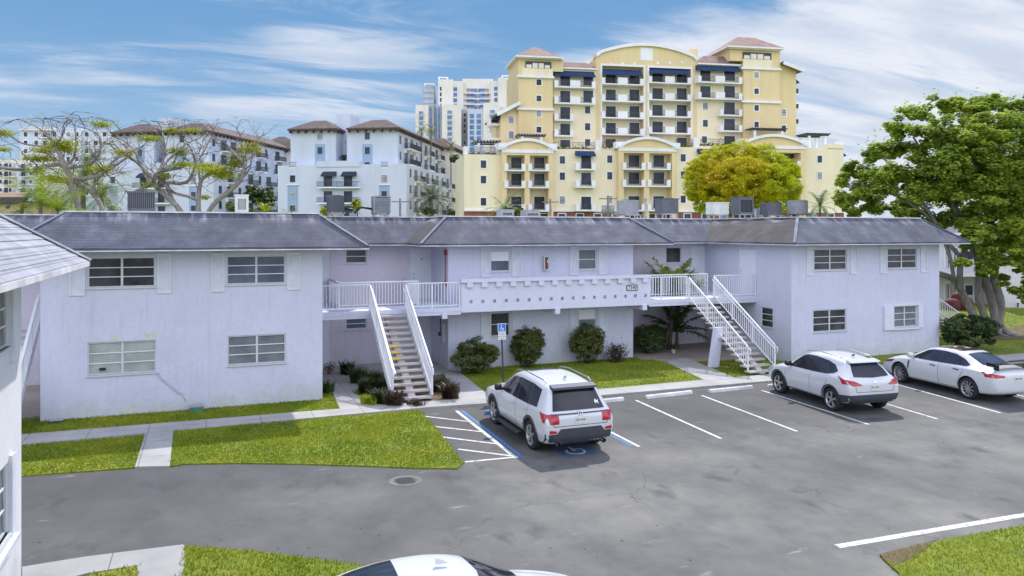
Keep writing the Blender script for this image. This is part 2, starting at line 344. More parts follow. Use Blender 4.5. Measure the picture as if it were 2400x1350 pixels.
# ================================================================ sky, sun
w = bpy.data.worlds.new('World'); S.world = w; w.use_nodes = True; nt = w.node_tree; bg = nt.nodes['Background']
SUN_AZ, SUN_EL = R_(36), R_(49)            # azimuth from +Y towards +X
def wn(ty, **k):
    o = nt.nodes.new(ty)
    for a, v in k.items(): setattr(o, a, v)
    return o
sky = wn('ShaderNodeTexSky', sky_type='NISHITA', sun_disc=False, sun_elevation=SUN_EL, sun_rotation=SUN_AZ, altitude=10, air_density=1.0, dust_density=.35, ozone_density=3.5)
tc = wn('ShaderNodeTexCoord')
def vmath(op, a, b=None):
    o = wn('ShaderNodeVectorMath', operation=op)
    for i, v in ((0, a), (1, b)):
        if v is None: continue
        if isinstance(v, (tuple, Vector)): o.inputs[i].default_value = tuple(v)
        else: nt.links.new(v, o.inputs[i])
    return o
def wm(op, a, b=0., clamp=False):
    o = wn('ShaderNodeMath', operation=op, use_clamp=clamp)
    for i, v in ((0, a), (1, b)):
        if isinstance(v, (float, int)): o.inputs[i].default_value = v
        else: nt.links.new(v, o.inputs[i])
    return o.outputs[0]
G = tc.outputs['Generated']
sep = wn('ShaderNodeSeparateXYZ'); nt.links.new(G, sep.inputs[0]); zz = sep.outputs[2]
den = wm('ADD', wm('MAXIMUM', zz, 0.), .16)
flat = vmath('SCALE', G); nt.links.new(wm('DIVIDE', 1., den), flat.inputs['Scale'])      # direction projected on a cloud deck
def wnoise(scale, sx, sy, rot, detail=8, rough=.6, dist=0., off=(0, 0, 0)):
    mp = wn('ShaderNodeMapping'); mp.inputs['Rotation'].default_value = (0, 0, rot); mp.inputs['Scale'].default_value = (sx, sy, 0); mp.inputs['Location'].default_value = off
    nt.links.new(flat.outputs[0], mp.inputs[0]); o = wn('ShaderNodeTexNoise'); o.inputs['Scale'].default_value = scale; o.inputs['Detail'].default_value = detail
    o.inputs['Roughness'].default_value = rough; o.inputs['Distortion'].default_value = dist; nt.links.new(mp.outputs[0], o.inputs['Vector']); return o.outputs['Fac']
def smooth(v, a, b, lo=0., hi=1.):
    o = wn('ShaderNodeMapRange', interpolation_type='SMOOTHSTEP'); nt.links.new(v, o.inputs[0]); o.inputs[1].default_value = a; o.inputs[2].default_value = b; o.inputs[3].default_value = lo; o.inputs[4].default_value = hi; return o.outputs[0]
# big veil of cloud below an inclined great circle, to the right
Nb = Vector((0, 0, 1)) - RT*.26 - D*.215
side = vmath('DOT_PRODUCT', G, Nb).outputs['Value']
n1 = wnoise(1.5, 1.0, 2.2, YAW+.25, 9, .6, .3); n2 = wnoise(2.3, .45, 1.7, YAW+.35, 10, .66, .6, (3.1, 1.7, 0)); n3 = wnoise(1.3, .7, 1.5, YAW-.2, 5, .5, .2, (9, 4, 0))
veil = smooth(wm('ADD', wm('MULTIPLY', side, -1.), wm('MULTIPLY', wm('SUBTRACT', n1, .5), .16)), -.012, .05)
rgt = smooth(vmath('DOT_PRODUCT', G, RT-D*.02).outputs['Value'], -.16, .03)
hole = smooth(wnoise(1.7, .5, 2.1, YAW+.15, 8, .62, .3, (1.3, 7.7, 0)), .52, .70, 0., .55)
veil = wm('MULTIPLY', wm('MULTIPLY', veil, rgt), wm('SUBTRACT', 1., hole))
# wisps high on the left
left = smooth(vmath('DOT_PRODUCT', G, RT).outputs['Value'], .02, -.22)
wisp = wm('MULTIPLY', smooth(n2, .40, .62), smooth(n3, .40, .56))
wisp = wm('MULTIPLY', wm('MULTIPLY', wisp, smooth(zz, .06, .16)), wm('ADD', wm('MULTIPLY', left, .72), .06))
low = wm('MULTIPLY', smooth(zz, .17, .02), .30)
mask = wm('MAXIMUM', wm('MAXIMUM', veil, wisp), low, True)
mixc = wn('ShaderNodeMix', data_type='RGBA'); nt.links.new(mask, mixc.inputs[0]); 
tint = wn('ShaderNodeMix', data_type='RGBA', blend_type='MULTIPLY'); tint.inputs[0].default_value = 1.; nt.links.new(sky.outputs[0], tint.inputs[6]); tint.inputs[7].default_value = (1.0, .94, 1.05, 1)
EXPO = .85; KS = 1/(2**EXPO*.15)
cc = wn('ShaderNodeMix', data_type='RGBA'); nt.links.new(smooth(wnoise(2.2, .6, 2.0, YAW+.2, 8, .6, .3, (2, 5, 0)), .35, .65), cc.inputs[0]); cc.inputs[6].default_value = (.62*KS, .70*KS, .84*KS, 1); cc.inputs[7].default_value = (.83*KS, .87*KS, .96*KS, 1); nt.links.new(cc.outputs[2], mixc.inputs[7])
# clear sky low down: deep blue above, paler towards the horizon
lowramp = wn('ShaderNodeMix', data_type='RGBA'); nt.links.new(smooth(zz, .0, .30), lowramp.inputs[0]); lowramp.inputs[6].default_value = (.38*KS, .58*KS, .80*KS, 1); lowramp.inputs[7].default_value = (.17*KS, .37*KS, .67*KS, 1)
base = wn('ShaderNodeMix', data_type='RGBA'); nt.links.new(smooth(zz, .38, .62), base.inputs[0]); nt.links.new(lowramp.outputs[2], base.inputs[6]); nt.links.new(tint.outputs[2], base.inputs[7]); nt.links.new(base.outputs[2], mixc.inputs[6])
# unseen bright cloud bank added behind the camera as fill for shaded walls
fill_bank = wm('MULTIPLY', smooth(vmath('DOT_PRODUCT', G, -D).outputs['Value'], -.25, .35), smooth(wnoise(.9, 1, 1.3, .4, 7, .55, .3, (5, 2, 0)), .30, .52)); fill_bank = wm('MULTIPLY', fill_bank, smooth(zz, -.02, .05))
fin = wn('ShaderNodeMix', data_type='RGBA'); nt.links.new(fill_bank, fin.inputs[0]); nt.links.new(mixc.outputs[2], fin.inputs[6]); fin.inputs[7].default_value = (6.5, 6.8, 8.1, 1)
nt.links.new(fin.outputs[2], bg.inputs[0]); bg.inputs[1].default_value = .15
sl = bpy.data.lights.new('sun', 'SUN'); sl.energy = 2.5; sl.angle = R_(.8); sl.color = (1, .95, .87); so = bpy.data.objects.new('sun', sl); COL.objects.link(so)
sd = Vector((math.sin(SUN_AZ)*math.cos(SUN_EL), math.cos(SUN_AZ)*math.cos(SUN_EL), math.sin(SUN_EL))); so.rotation_euler = sd.to_track_quat('Z', 'Y').to_euler(); so.location = (0, 0, 60)
S.view_settings.view_transform = 'Standard'; S.view_settings.look = 'None'; S.view_settings.gamma = 1; S.view_settings.exposure = EXPO
# ================================================================ ground
def struct(o): o['kind'] = 'structure'; return o
b = MB(); b.face([(-2500, -300, -.06), (2500, -300, -.06), (2500, 4000, -.06), (-2500, 4000, -.06)])
struct(b.build('ground', 'lawn_soil'))
def P2(*pts): return [(gz(x, y).x, gz(x, y).y) for x, y in pts]
lot = P2((1050, 958), (985, 962), (1032, 1018), (1085, 1088), (1070, 1101), (980, 1100), (840, 1094), (700, 1090), (560, 1088), (430, 1090), (398, 1096), (316, 1099), (200, 1107), (52, 1118))
lot += [(-60, 22.2), (-60, -5), (70, -5), (70, 24.6)] + P2((1800, 896), (1600, 912), (1400, 930), (1140, 952))
def slab(name, poly, z0, z1, mat, side=None, kind='structure'):
    b = MB(); a2 = sum(poly[i][0]*poly[(i+1) % len(poly)][1]-poly[(i+1) % len(poly)][0]*poly[i][1] for i in range(len(poly)))
    if a2 < 0: poly = poly[::-1]
    b.prism(poly, z0, z1); o = b.build(name, mat); o['kind'] = kind; return o
slab('parking_lot', lot, -.05, 0, 'asphalt')
# lawns (raised a little above the asphalt) and their grass
YS0, YS1 = 25.05, 25.95
def swf(x): return 25.22-.013*(x+5)          # front edge of the long pavement
lawnA = P2((52, 1117), (200, 1106), (317, 1097), (333, 1048)) + [(gz(342, 1020).x, 24.9), (-60, 25.6), (-60, 22.2)]
lawnB = P2((399, 1095), (430, 1089), (560, 1087), (700, 1089), (840, 1093), (980, 1099), (1072, 1099), (1086, 1087), (1032, 1018), (985, 963)) + [(gz(408, 1010).x, 25.1)]
lawnS = [(-60, 26.15), (3.0, 26.1)] + P2((800, 962), (766, 905)) + [(3.8, 28.3), (-60, 28.3)]
lawnC = P2((1078, 876), (1150, 930), (1165, 932), (1400, 914), (1655, 893), (1560, 850)) + [(18.9, 31.6), (10.6, 31.6)]
lawnD = P2((1572, 848), (1722, 888)) + [(24.4, 25.85), (24.4, 29.2), (21, 29.5)]
lawnR = [(24.4, 25.75), (35, 25.6), (46, 26.6), (80, 27.5), (80, 62), (35.5, 62), (35.5, 27.9), (24.4, 27.9)]
lawnL = P2((206, 1351), (322, 1330), (318, 1420)) + [(-2.6, 13.6)]
lawnM = P2((433, 1284), (600, 1296), (840, 1328)) + [(4.4, 12.7), (5.3, 10), (5.3, 4), (-1, 4)]
lawnQ = P2((2068, 1312), (2200, 1271), (2400, 1236)) + [(26, 11.0), (40, 10.6), (40, 2), (8.9, 2), (8.9, 8.2)] + P2((2110, 1350))
LAWNS = [lawnA, lawnB, lawnS, lawnC, lawnD, lawnR, lawnL, lawnM, lawnQ]
for k, p in enumerate(LAWNS): slab('lawn', p, -.05, .025+.002*k, 'lawn_soil')
def inside(P, poly):
    x, y = P[:, 0], P[:, 1]; r = np.zeros(len(P), bool); j = len(poly)-1
    for i in range(len(poly)):
        xi, yi = poly[i]; xj, yj = poly[j]
        r ^= ((yi > y) != (yj > y)) & (x < (xj-xi)*(y-yi)/(yj-yi+1e-12)+xi); j = i
    return r
def grass(poly, dens, h, name='grass'):
    xs = [p[0] for p in poly]; ys = [p[1] for p in poly]; x0, x1, y0, y1 = max(min(xs), -6), min(max(xs), 62), max(min(ys), 4), min(max(ys), 52)
    n = int((x1-x0)*(y1-y0)*dens); P = np.stack([rng.uniform(x0-.06, x1+.06, n), rng.uniform(y0-.06, y1+.06, n)], 1)
    Q = P + rng.normal(0, .035, P.shape); P = P[inside(Q, poly)]; n = len(P)
    den = np.sin(P[:, 0]*1.9+P[:, 1]*.7)*np.sin(P[:, 1]*2.3-P[:, 0]*.6); P = P[den > rng.uniform(-2.4, 0., n)]; n = len(P)
    hh = h*rng.uniform(.5, 1.35, n); a = rng.uniform(0, 6.28, n); w = rng.uniform(.006, .014, n)*(1+P[:, 1]/30)
    base = np.column_stack([P, np.full(n, .02)]); lean = rng.normal(0, .45, (n, 2))*hh[:, None]
    d = np.column_stack([np.cos(a)*w, np.sin(a)*w, np.zeros(n)])
    V = np.stack([base-d, base+d, base+np.column_stack([lean, hh])], 1).reshape(-1, 3)
    o = np_mesh(name, V, 3, 'grass_blades'); tag(o, 'short bright green lawn grass beside the parking lot and walls', 'grass', kind='stuff'); return o
for p, dn, hh in ((lawnA, 700, .055), (lawnB, 700, .055), (lawnS, 600, .06), (lawnC, 420, .055), (lawnD, 420, .055), (lawnR, 60, .08), (lawnL, 900, .07), (lawnM, 900, .07), (lawnQ, 900, .06)): grass(p, dn, hh)
# concrete
xs = [-60, -4.8, 7, 13, 20.7, 70]
front = [(-60, 25.22)] + P2((50, 1046)) + P2((1000, 958), (1400, 930), (1800, 896)) + [(70, 24.55)]
back = [(70, 25.6), (24, 25.72)] + P2((1660, 892), (1430, 913), (1150, 936), (1100, 936), (900, 952), (800, 961)) + P2((50, 1022)) + [(-60, 26.1)]
slab('pavement', front+back, -.05, .055, 'concrete')
slab('path', P2((316, 1098), (398, 1096), (408, 1004), (343, 1010)), -.05, .048, 'concrete')
slab('path', P2((768, 862), (772, 905), (798, 966), (905, 955), (868, 945), (828, 925), (812, 895), (800, 862)), -.05, .060, 'concrete')
slab('path', P2((1035, 872), (1085, 950), (1155, 942), (1148, 932), (1078, 876)), -.05, .063, 'concrete')
slab('path', P2((1558, 850), (1655, 896), (1726, 890), (1612, 842)), -.05, .058, 'concrete')
slab('path', P2((52, 1334), (200, 1310), (432, 1281), (432, 1420), (322, 1420), (322, 1330), (200, 1350), (52, 1390)), -.05, .045, 'concrete')
slab('recess_floor', [(3.82, 29.0), (5.2, 29.0), (6.4, 31.2), (9.75, 31.2), (9.75, 34.4), (3.82, 34.4)], -.05, .052, 'concrete')
slab('recess_floor', [(18.7, 31.0), (20.4, 30.0), (24.63, 29.6), (24.63, 34.4), (18.7, 34.4)], -.05, .052, 'concrete_stain')
slab('recess_floor', [(-7.2, 28.6), (-4.82, 28.6), (-4.82, 34.4), (-7.2, 34.4)], -.05, .052, 'concrete_stain')
slab('planting_bed', [(5.0, 27.6), (6.3, 26.0), (9.0, 26.0), (9.3, 27.0), (9.2, 30.6), (6.4, 31.0)], -.05, .046, 'soil')
slab('dirt_patch', [(40.5, 29.2), (43, 28.4), (47, 28.9), (48.5, 30.5), (46.5, 32.6), (42, 33), (40, 31)], -.05, .07, 'soil')
slab('dirt_patch', P2((2062, 1304), (2075, 1318), (2100, 1328), (2130, 1318), (2170, 1290), (2195, 1270)), -.05, .046, 'soil')
# painted lines
def strip(b, p, q, w, z=.004):
    a = gz(*p); c = gz(*q); d = (c-a).normalized(); n = Vector((-d.y, d.x, 0))*(w/2)
    L = (c-a).length; k = max(1, int(L/1.3)); jit = lambda: random.uniform(-.012, .012)
    pts = [a+(c-a)*(i/k) for i in range(k+1)]
    for i in range(k):
        j1, j2 = (0, 0); b.face([(*(pts[i]+n).xy, z), (*(pts[i]-n).xy, z), (*(pts[i+1]-n).xy, z), (*(pts[i+1]+n).xy, z)][::-1])
def line(name, pq, w, mat, z=.004):
    b = MB(); strip(b, *pq, w, z); struct(b.build(name, mat))
for pq in (((1490, 938), (1690, 1028)), ((1645, 927), (1868, 1011)), ((1785, 915), (2036, 995)), ((1930, 903), (2197, 982)), ((2085, 896), (2345, 968)), ((2230, 886), (2520, 960)), ((1310, 950), (1498, 1047))):
    line('parking_line', pq, .10, 'line_white')
line('parking_line', ((1298, 951), (1482, 1046)), .11, 'line_blue', .0045)
line('parking_line', ((1082, 962), (1224, 1072)), .12, 'line_blue', .0045)
line('parking_line', ((1070, 963), (1210, 1074)), .12, 'line_white', .005)
for k, pq in enumerate((((988, 975), (1096, 988)), ((1002, 998), (1128, 1012)), ((1032, 1024), (1168, 1041)), ((1074, 1053), (1200, 1069)), ((1090, 1083), (1214, 1071)))): line('hatch_line', pq, .10, 'line_white', .0055)
line('border_line', ((1962, 1281), (2520, 1187)), .17, 'line_white')
# wheelchair symbol painted behind the parked SUV
b = MB(); c0 = gz(1395, 1052); sc = 1.0
def arc(b, cx, cy, r0, r1, a0, a1, n, z):
    for i in range(n):
        t0 = a0+(a1-a0)*i/n; t1 = a0+(a1-a0)*(i+1)/n
        b.face([(cx+r*math.cos(t), cy+r*math.sin(t), z) for r, t in ((r0, t0), (r1, t0), (r1, t1), (r0, t1))])
b2 = MB(); b2.face([(8.85, 18.45, .0045), (9.85, 18.45, .0045), (9.85, 19.5, .0045), (8.85, 19.5, .0045)]); struct(b2.build('wheelchair_marking', 'line_blue_shaded'))  # worn blue square, its colour darkened for the SUV's shadow
arc(b, 9.32, 18.85, .22, .28, R_(130), R_(385), 20, .008)
b.face([(9.28, 18.9, .009), (9.36, 18.9, .009), (9.36, 19.3, .009), (9.28, 19.3, .009)]); b.face([(9.36, 19.0, .0092), (9.6, 19.0, .0092), (9.6, 19.07, .0092), (9.36, 19.07, .0092)])
struct(b.build('wheelchair_marking', 'line_white'))
# ================================================================ the two-storey building
YW, YM, YB, YD = 27.85, 31.7, 34.4, 30.2
XL0, XL1, XM0, XM1, XR0, XR1 = -4.82, 3.82, 9.62, 18.68, 24.63, 33.85
ZT = 5.40; ZF = 2.85
house = thing('apartment_building', 'long two storey lilac apartment building with grey shingle mansard roof', 'building', (14, 31, 0))
def window(T, u0, u1, z0, z1, cols, rows, pane='pane_dark', frame='aluminium', par=None, mull='aluminium', proud=False, name='window', lean=0):
    par = par or house; b = MB(T); fw = .045; d0, d1 = (-.02, .03) if proud else (.035, .085)
    b.box(u0, u1, d0, d1, z0, z0+fw); b.box(u0, u1, d0, d1, z1-fw, z1); b.box(u0, u0+fw, d0+.001, d1+.001, z0+fw, z1-fw); b.box(u1-fw, u1, d0+.001, d1+.001, z0+fw, z1-fw)
    b.box(u0-.04, u1+.04, -.05, d0, z0-.045, z0)
    W = (u1-u0)/cols
    for c in range(1, cols): b.box(u0+W*c-.035, u0+W*c+.035, d0+.002, d1+.004, z0+fw, z1-fw)
    f = b.build(name, frame, par); b = MB(T)
    for c in range(cols):
        for r in range(rows):   # each pane slightly tilted like an awning light
            a0, a1 = u0+W*c+fw*.7, u0+W*(c+1)-fw*.7; h = (z1-z0-2*fw)/rows; c0, c1 = z0+fw+h*r, z0+fw+h*(r+1)
            k = .010 if rows > 1 else 0
            b.face([(a0, d1-.018-k, c0), (a1, d1-.018-k, c0), (a1, d1-.012, c1), (a0, d1-.012, c1)])
    b.build('pane', pane, f)
    if rows > 1:
        b = MB(T)
        for c in range(cols):
            a0, a1 = u0+W*c+fw*.7, u0+W*(c+1)-fw*.7; h = (z1-z0-2*fw)/rows
            for r in range(1, rows): b.box(a0, a1, d0+.006, d1-.016, z0+fw+h*r-.014, z0+fw+h*r+.014)
        b.build('glazing_bar', 'white_paint', f)
    return f
def shutter(T, u0, u1, z0, z1, par=None, missing=False):
    b = MB(T); b.box(u0, u0+.045, -.045, -.002, z0, z1); b.box(u1-.045, u1, -.045, -.002, z0, z1); b.box(u0+.045, u1-.045, -.044, -.002, z0, z0+.07); b.box(u0+.045, u1-.045, -.044, -.002, z1-.07, z1)
    n = int((z1-z0-.14)/.052)
    for k in range(n):
        if missing and k > n*.62 and k % 4: continue
        z = z0+.07+(k+.5)*(z1-z0-.14)/n
        b.face([(u0+.045, -.034, z-.022), (u1-.045, -.034, z-.022), (u1-.045, -.012, z+.024), (u0+.045, -.012, z+.024)])
    b.box(u0+.045, u1-.045, -.010, -.002, z0+.07, z1-.07); b.build('shutter', 'shutter_paint', par or house)
def door(T, u0, u1, z0, z1, number=None):
    b = MB(T); b.box(u0-.06, u0, -.02, .03, z0, z1+.06); b.box(u1, u1+.06, -.02, .03, z0, z1+.06); b.box(u0, u1, -.02, .03, z1, z1+.06)
    b.box(u0, u1, -.012, .028, z0, z1); d = b.build('door', 'door_paint', house)
    b = MB(T)
    for dz in (.98, 1.18): b.tube([(u0+.09, -.013, z0+dz), (u0+.09, -.045, z0+dz)], .03, 8)
    b.build('handle', 'steel', d); return d
# ---- walls
T = FrY(0, YW)
Lw = [(gy(x0, y, YW).x, gy(x1, y, YW).x) for x0, x1, y in ((205, 364, 640), (531, 669, 640), (205, 366, 830), (533, 670, 820))]
Rw = [(gy(x0, y, YW).x, gy(x1, y, YW).x) for x0, x1, y in ((1907, 1985, 600), (2079, 2149, 600), (1906, 1984, 750), (2093, 2149, 745))]
H1 = (4.16, 5.14); H0 = (1.42, 2.42)
holes = [(*Lw[0], *H1), (*Lw[1], *H1), (Lw[2][0], Lw[2][1], 1.36, 2.42), (*Lw[3], *H0)]
b = MB(T); b.wall(XL0, XL1, -.1, ZT, 0, holes, .12); b.T = FrPX(XL1, YW); b.wall(0, YB-YW, -.1, ZT, 0); b.T = FrNX(XL0, YB); b.wall(0, YB-YW, -.1, ZT, 0); b.build('wall', 'stucco_lilac', house)
b = MB(T); b.wall(XR0, XR1, -.1, ZT, 0, [(*Rw[0], *H1), (*Rw[1], *H1), (Rw[2][0], Rw[2][1], 1.32, 2.34), (*Rw[3], 1.32, 2.34)], .12)
b.T = FrPX(XR1, YW); b.wall(0, 12, -.1, ZT, 0)
rw = YB-gx(1783, 745, XR0).y, YB-gx(1811, 745, XR0).y
b.T = FrNX(XR0, YB); b.wall(0, YB-YW, -.1, ZT, 0, [(rw[0], rw[1], 1.42, 2.36)], .12); b.build('wall', 'stucco_lilac', house)
Mw = [(gy(a, 600, YM).x, gy(c, 600, YM).x) for a, c in ((1150, 1195), (1356, 1398))]
b = MB(FrY(0, YM)); b.wall(XM0, XM1, -.1, ZT, 0, [(*Mw[0], 4.20, 5.14), (*Mw[1], 4.20, 5.14), (*Mw[0], 1.36, 2.40), (*Mw[1], 1.42, 2.42)], .12)
b.T = FrNX(XM0, YB); b.wall(0, YB-YM, -.1, ZT, 0); b.T = FrPX(XM1, YM); b.wall(0, YB-YM, -.1, ZT, 0); b.build('wall', 'stucco_lilac', house)
bw = [(gy(810, 600, YB).x, gy(860, 600, YB).x), (gy(1561, 600, YB).x, gy(1597, 600, YB).x)]
b = MB(FrY(0, YB)); b.wall(XL1, XM0, -.1, ZT, 0, [(*bw[0], 4.54, 5.16), (*bw[0], 1.62, 2.10)], .12); b.build('wall', 'stucco_recess', house); b = MB(FrY(0, YB)); b.wall(-14, XL0, -.1, ZT, 0); b.build('wall', 'stucco_recess', house); b = MB(FrY(0, YB)); b.wall(XM1, XR0, -.1, ZT, 0, [(*bw[1], 4.3, 5.12)], .12)
b.build('wall', 'stucco_recess', house)
b = MB(); b.box(-14, XR1-.02, YB+9, YB+9.2, -.1, ZT); b.build('wall', 'stucco_lilac', house)
# windows
for (u, z, pane) in ((Lw[0], H1, 'pane_dark'), (Lw[1], H1, 'pane_blue'), (Lw[2], (1.36, 2.42), 'pane_blind'), (Lw[3], H0, 'pane_grey'), (Rw[0], H1, 'pane_dark'), (Rw[1], H1, 'pane_dark'), (Rw[2], (1.32, 2.34), 'pane_dark'), (Rw[3], (1.32, 2.34), 'pane_grey')):
    window(T, *u, *z, 2, 3, pane)
for u, z, p in ((Mw[0], (4.20, 5.14), 'pane_blue'), (Mw[1], (4.20, 5.14), 'pane_grey'), (Mw[0], (1.36, 2.40), 'pane_dark'), (Mw[1], (1.42, 2.42), 'pane_grey')): window(FrY(0, YM), *u, *z, 1, 2, p)
window(FrY(0, YB), *bw[0], 4.54, 5.16, 1, 2, 'pane_dark'); window(FrY(0, YB), *bw[0], 1.62, 2.10, 1, 2, 'pane_blue'); window(FrY(0, YB), *bw[1], 4.3, 5.12, 1, 1, 'pane_dark')
window(FrNX(XR0, YB), rw[0], rw[1], 1.42, 2.36, 1, 3, 'pane_dark')
# blinds behind the middle windows' upper sashes
for u, z0, z1 in ((Mw[0], 4.68, 5.08), (Mw[1], 1.94, 2.36)):
    b = MB(FrY(0, YM)); n = 8
    b.box(u[0]+.05, u[1]-.05, .040, .060, z0, z1); b.build('blind', 'trim_white', house)
# shutters
def shp(Y, xa, xb, z0, z1, miss=False):
    shutter(FrY(0, Y), gy(xa, 620, Y).x, gy(xb, 620, Y).x, z0, z1, None, miss)
for a, c in ((162, 199), (369, 401), (495, 526), (673, 703)): shp(YW, a, c, 3.93, 5.24)
for a, c, m_ in ((1890, 1907, True), (1992, 2008, False), (2062, 2079, False), (2157, 2172, True)): shp(YW, a, c, 3.94, 5.26, m_)
for a, c in ((1127, 1149), (1200, 1222), (1335, 1354), (1403, 1421)):
    shp(YM, a, c, 3.95, 5.26); shp(YM, a, c, 1.15, 2.52)
b = MB(T); x0, x1 = gy(2070, 745, YW).x, gy(2092, 745, YW).x; b.box(x0, x1, -.10, -.002, 1.22, 2.38); x2, x3 = gy(2150, 745, YW).x, gy(2160, 745, YW).x; b.box(x2, x3, -.09, -.002, 1.26, 2.40); b.box(x1, x2, -.12, -.06, 1.20, 1.27); b.box(x1, x2, -.08, -.002, 2.345, 2.42)
b.build('storm_shutter', 'shutter_paint', house)
# doors
door(FrY(0, YB), gy(965, 620, YB).x, gy(1011, 620, YB).x, ZF, 5.12); door(FrY(0, YB), 4.0, gy(768, 620, YB).x, ZF, 5.12); door(FrY(0, YB), gy(1622, 620, YB).x, gy(1655, 620, YB).x, ZF, 5.12)
door(FrY(0, YB), 4.0, gy(768, 800, YB).x, .05, 2.2); door(FrY(0, YB), gy(1000, 800, YB).x-.4, gy(1032, 800, YB).x-.4, .05, 2.2)
uA, uB = YB-gx(1735, 620, XR0).y, YB-gx(1769, 620, XR0).y
door(FrNX(XR0, YB), uA, uB, ZF, 5.0)
# small plate of the unit letter on a door, letters
def text(name, s, size, T3, mat, par=None, depth=.004, rot=(math.pi/2, 0, 0), label=None, cat=None, align='CENTER'):
    cu = bpy.data.curves.new(name, 'FONT'); cu.body = s; cu.size = size; cu.extrude = depth; cu.align_x = align; cu.align_y = 'CENTER'; cu.materials.append(M(mat))
    o = bpy.data.objects.new(name+'_curve', cu); COL.objects.link(o); dg = bpy.context.evaluated_depsgraph_get(); me = bpy.data.meshes.new_from_object(o.evaluated_get(dg)); COL.objects.unlink(o); bpy.data.objects.remove(o)
    ob = bpy.data.objects.new(name, me); COL.objects.link(ob); ob.rotation_euler = rot
    if par: ob.parent = par; ob.location = Vector(T3)-ORG[par.name]
    else: ob.location = T3
    return ob
p = gy(988, 607, YB); text('unit_letter', 'A', .16, (p.x, YB-.03, p.z), 'dark_metal', house)
# house number plate on the balcony wall
b = MB(); x0 = gy(1468, 678, YD).x; x1 = gy(1494, 678, YD).x; b.box(x0, x1, YD-.03, YD-.002, 3.30, 3.56); plate = b.build('number_plate', 'awning_dark', house)
b = MB(); b.box(x0+.03, x1-.03, YD-.036, YD-.0301, 3.33, 3.53); b.build('plate_face', 'plate_white', plate)
text('house_number', '7340', .23, ((x0+x1)/2, YD-.041, 3.43), 'awning_navy', plate)
# ---- decks, parapet, railings
def dslab(poly): return poly
b = MB()
b.box(XL1, XR0-.002, YD, YD+1.55, ZF-.16, ZF)                                   # front gallery
b.box(XM0+.003, XM1-.003, YD+1.55, YM-.002, ZF-.16, ZF) if YM > YD+1.55 else None
b.box(XL1, 5.0, YD+1.55, YB-.002, ZF-.159, ZF-.001); b.box(8.35, XM0-.002, YD+1.55, YB-.002, ZF-.159, ZF-.001)
b.box(XM1+.002, 19.2, YD+1.55, YB-.002, ZF-.159, ZF-.001); b.box(22.9, XR0-.002, YD+1.55, YB-.002, ZF-.159, ZF-.001)
b.build('gallery_floor', 'stucco_beam', house)
b = MB(); xa, xb = gy(1081, 690, YD).x, gy(1522, 680, YD).x
# parapet wall with little square scuppers, as a real pierced wall
sc = []
n = 17
for k in range(n):
    xc = xa+.42+(xb-xa-.62)*k/(n-1); sc.append((xc-.07, xc+.07, 2.99, 3.13))
b = MB(FrY(0, YD)); b.wall(xa, xb, ZF-.22, 3.86, -.004, sc, .16); b.build('parapet', 'stucco_beam', house)
b = MB(); b.box(xa, xb, YD+.15, YD+.16, ZF, 2.985); b.box(xa, xb, YD+.15, YD+.16, 3.135, 3.86); b.box(xa, xa+.01, YD, YD+.15, ZF-.22, 3.86); b.box(xb-.01, xb, YD, YD+.15, ZF-.22, 3.86); b.box(xa, xb, YD-.004, YD+.15, ZF-.221, ZF-.22)
b.build('parapet_back', 'stucco_beam', house)
b = MB(); b.box(xa-.03, xb+.03, YD-.12, YD+.2, 3.86, 4.0)
n = 14
for k in range(n):
    xc = xa+.35+(xb-xa-.6)*k/(n-1); b.box(xc-.13, xc+.13, YD-.11, YD-.005, 3.66, 3.859)
b.build('parapet_cap', 'stucco_beam', house)
b = MB()
for x in (gy(1042, 678, YD).x, gy(1306, 720, YD).x, gy(1510, 712, YD).x): b = MB(); b.box(x-.11, x+.11, YD-.06, YM if XM0 < x < XM1 else YB, ZF-.44, ZF-.221); b.build('gallery_beam', 'stucco_beam', house)
b = MB(); b.box(XL1, xa, YD+.02, YD+.2, ZF-.30, ZF-.161); b.build('edge_beam', 'stucco_beam', house); b = MB(); b.box(xb, XR0-.002, YD+.02, YD+.2, ZF-.30, ZF-.161)
b.build('edge_beam', 'stucco_beam', house)
def railing(par, pts, h=1.02, sp=.125, name='railing', gap=.09, posts=True):
    b = MB()
    for si, (a, c) in enumerate(zip(pts[:-1], pts[1:])):
        a = Vector(a); c = Vector(c); L = (Vector((c.x, c.y, 0))-Vector((a.x, a.y, 0))).length
        b.bar(a+Vector((0, 0, h)), c+Vector((0, 0, h)), .055, .045); b.bar(a+Vector((0, 0, gap)), c+Vector((0, 0, gap)), .035, .035)
        n = max(2, int(L/sp))
        for k in range(n+1 if si == len(pts)-2 else n):
            q = a+(c-a)*(k/n); w_ = .055 if (k in (0, n)) and posts else .024
            b.bar(q+Vector((0, 0, 0 if w_ > .03 else gap)), q+Vector((0, 0, h-.01)), w_)
    return b.build(name, 'white_paint', par)
XS = (5.98, 7.38); XS2 = (20.72, 22.1)
yr = YD+.06
railing(house, [(XL1+.1, yr, ZF), (XS[0]-.02, yr, ZF)]); railing(house, [(XS[1]+.12, yr, ZF), (8.5, yr, ZF), (xa-.05, yr, ZF)])
railing(house, [(xb+.05, yr, ZF), (19.3, yr, ZF), (XS2[0]-.05, yr, ZF)]); railing(house, [(XS2[1]+.1, yr, ZF), (XR0-.05, yr, ZF)])
yb = YD+1.5
railing(house, [(5.0, YB-.1, ZF), (5.0, yb, ZF), (8.3, yb, ZF), (8.35, YB-.1, ZF)]); railing(house, [(19.15, YB-.1, ZF), (19.15, yb, ZF), (22.85, yb, ZF), (22.9, YB-.1, ZF)])
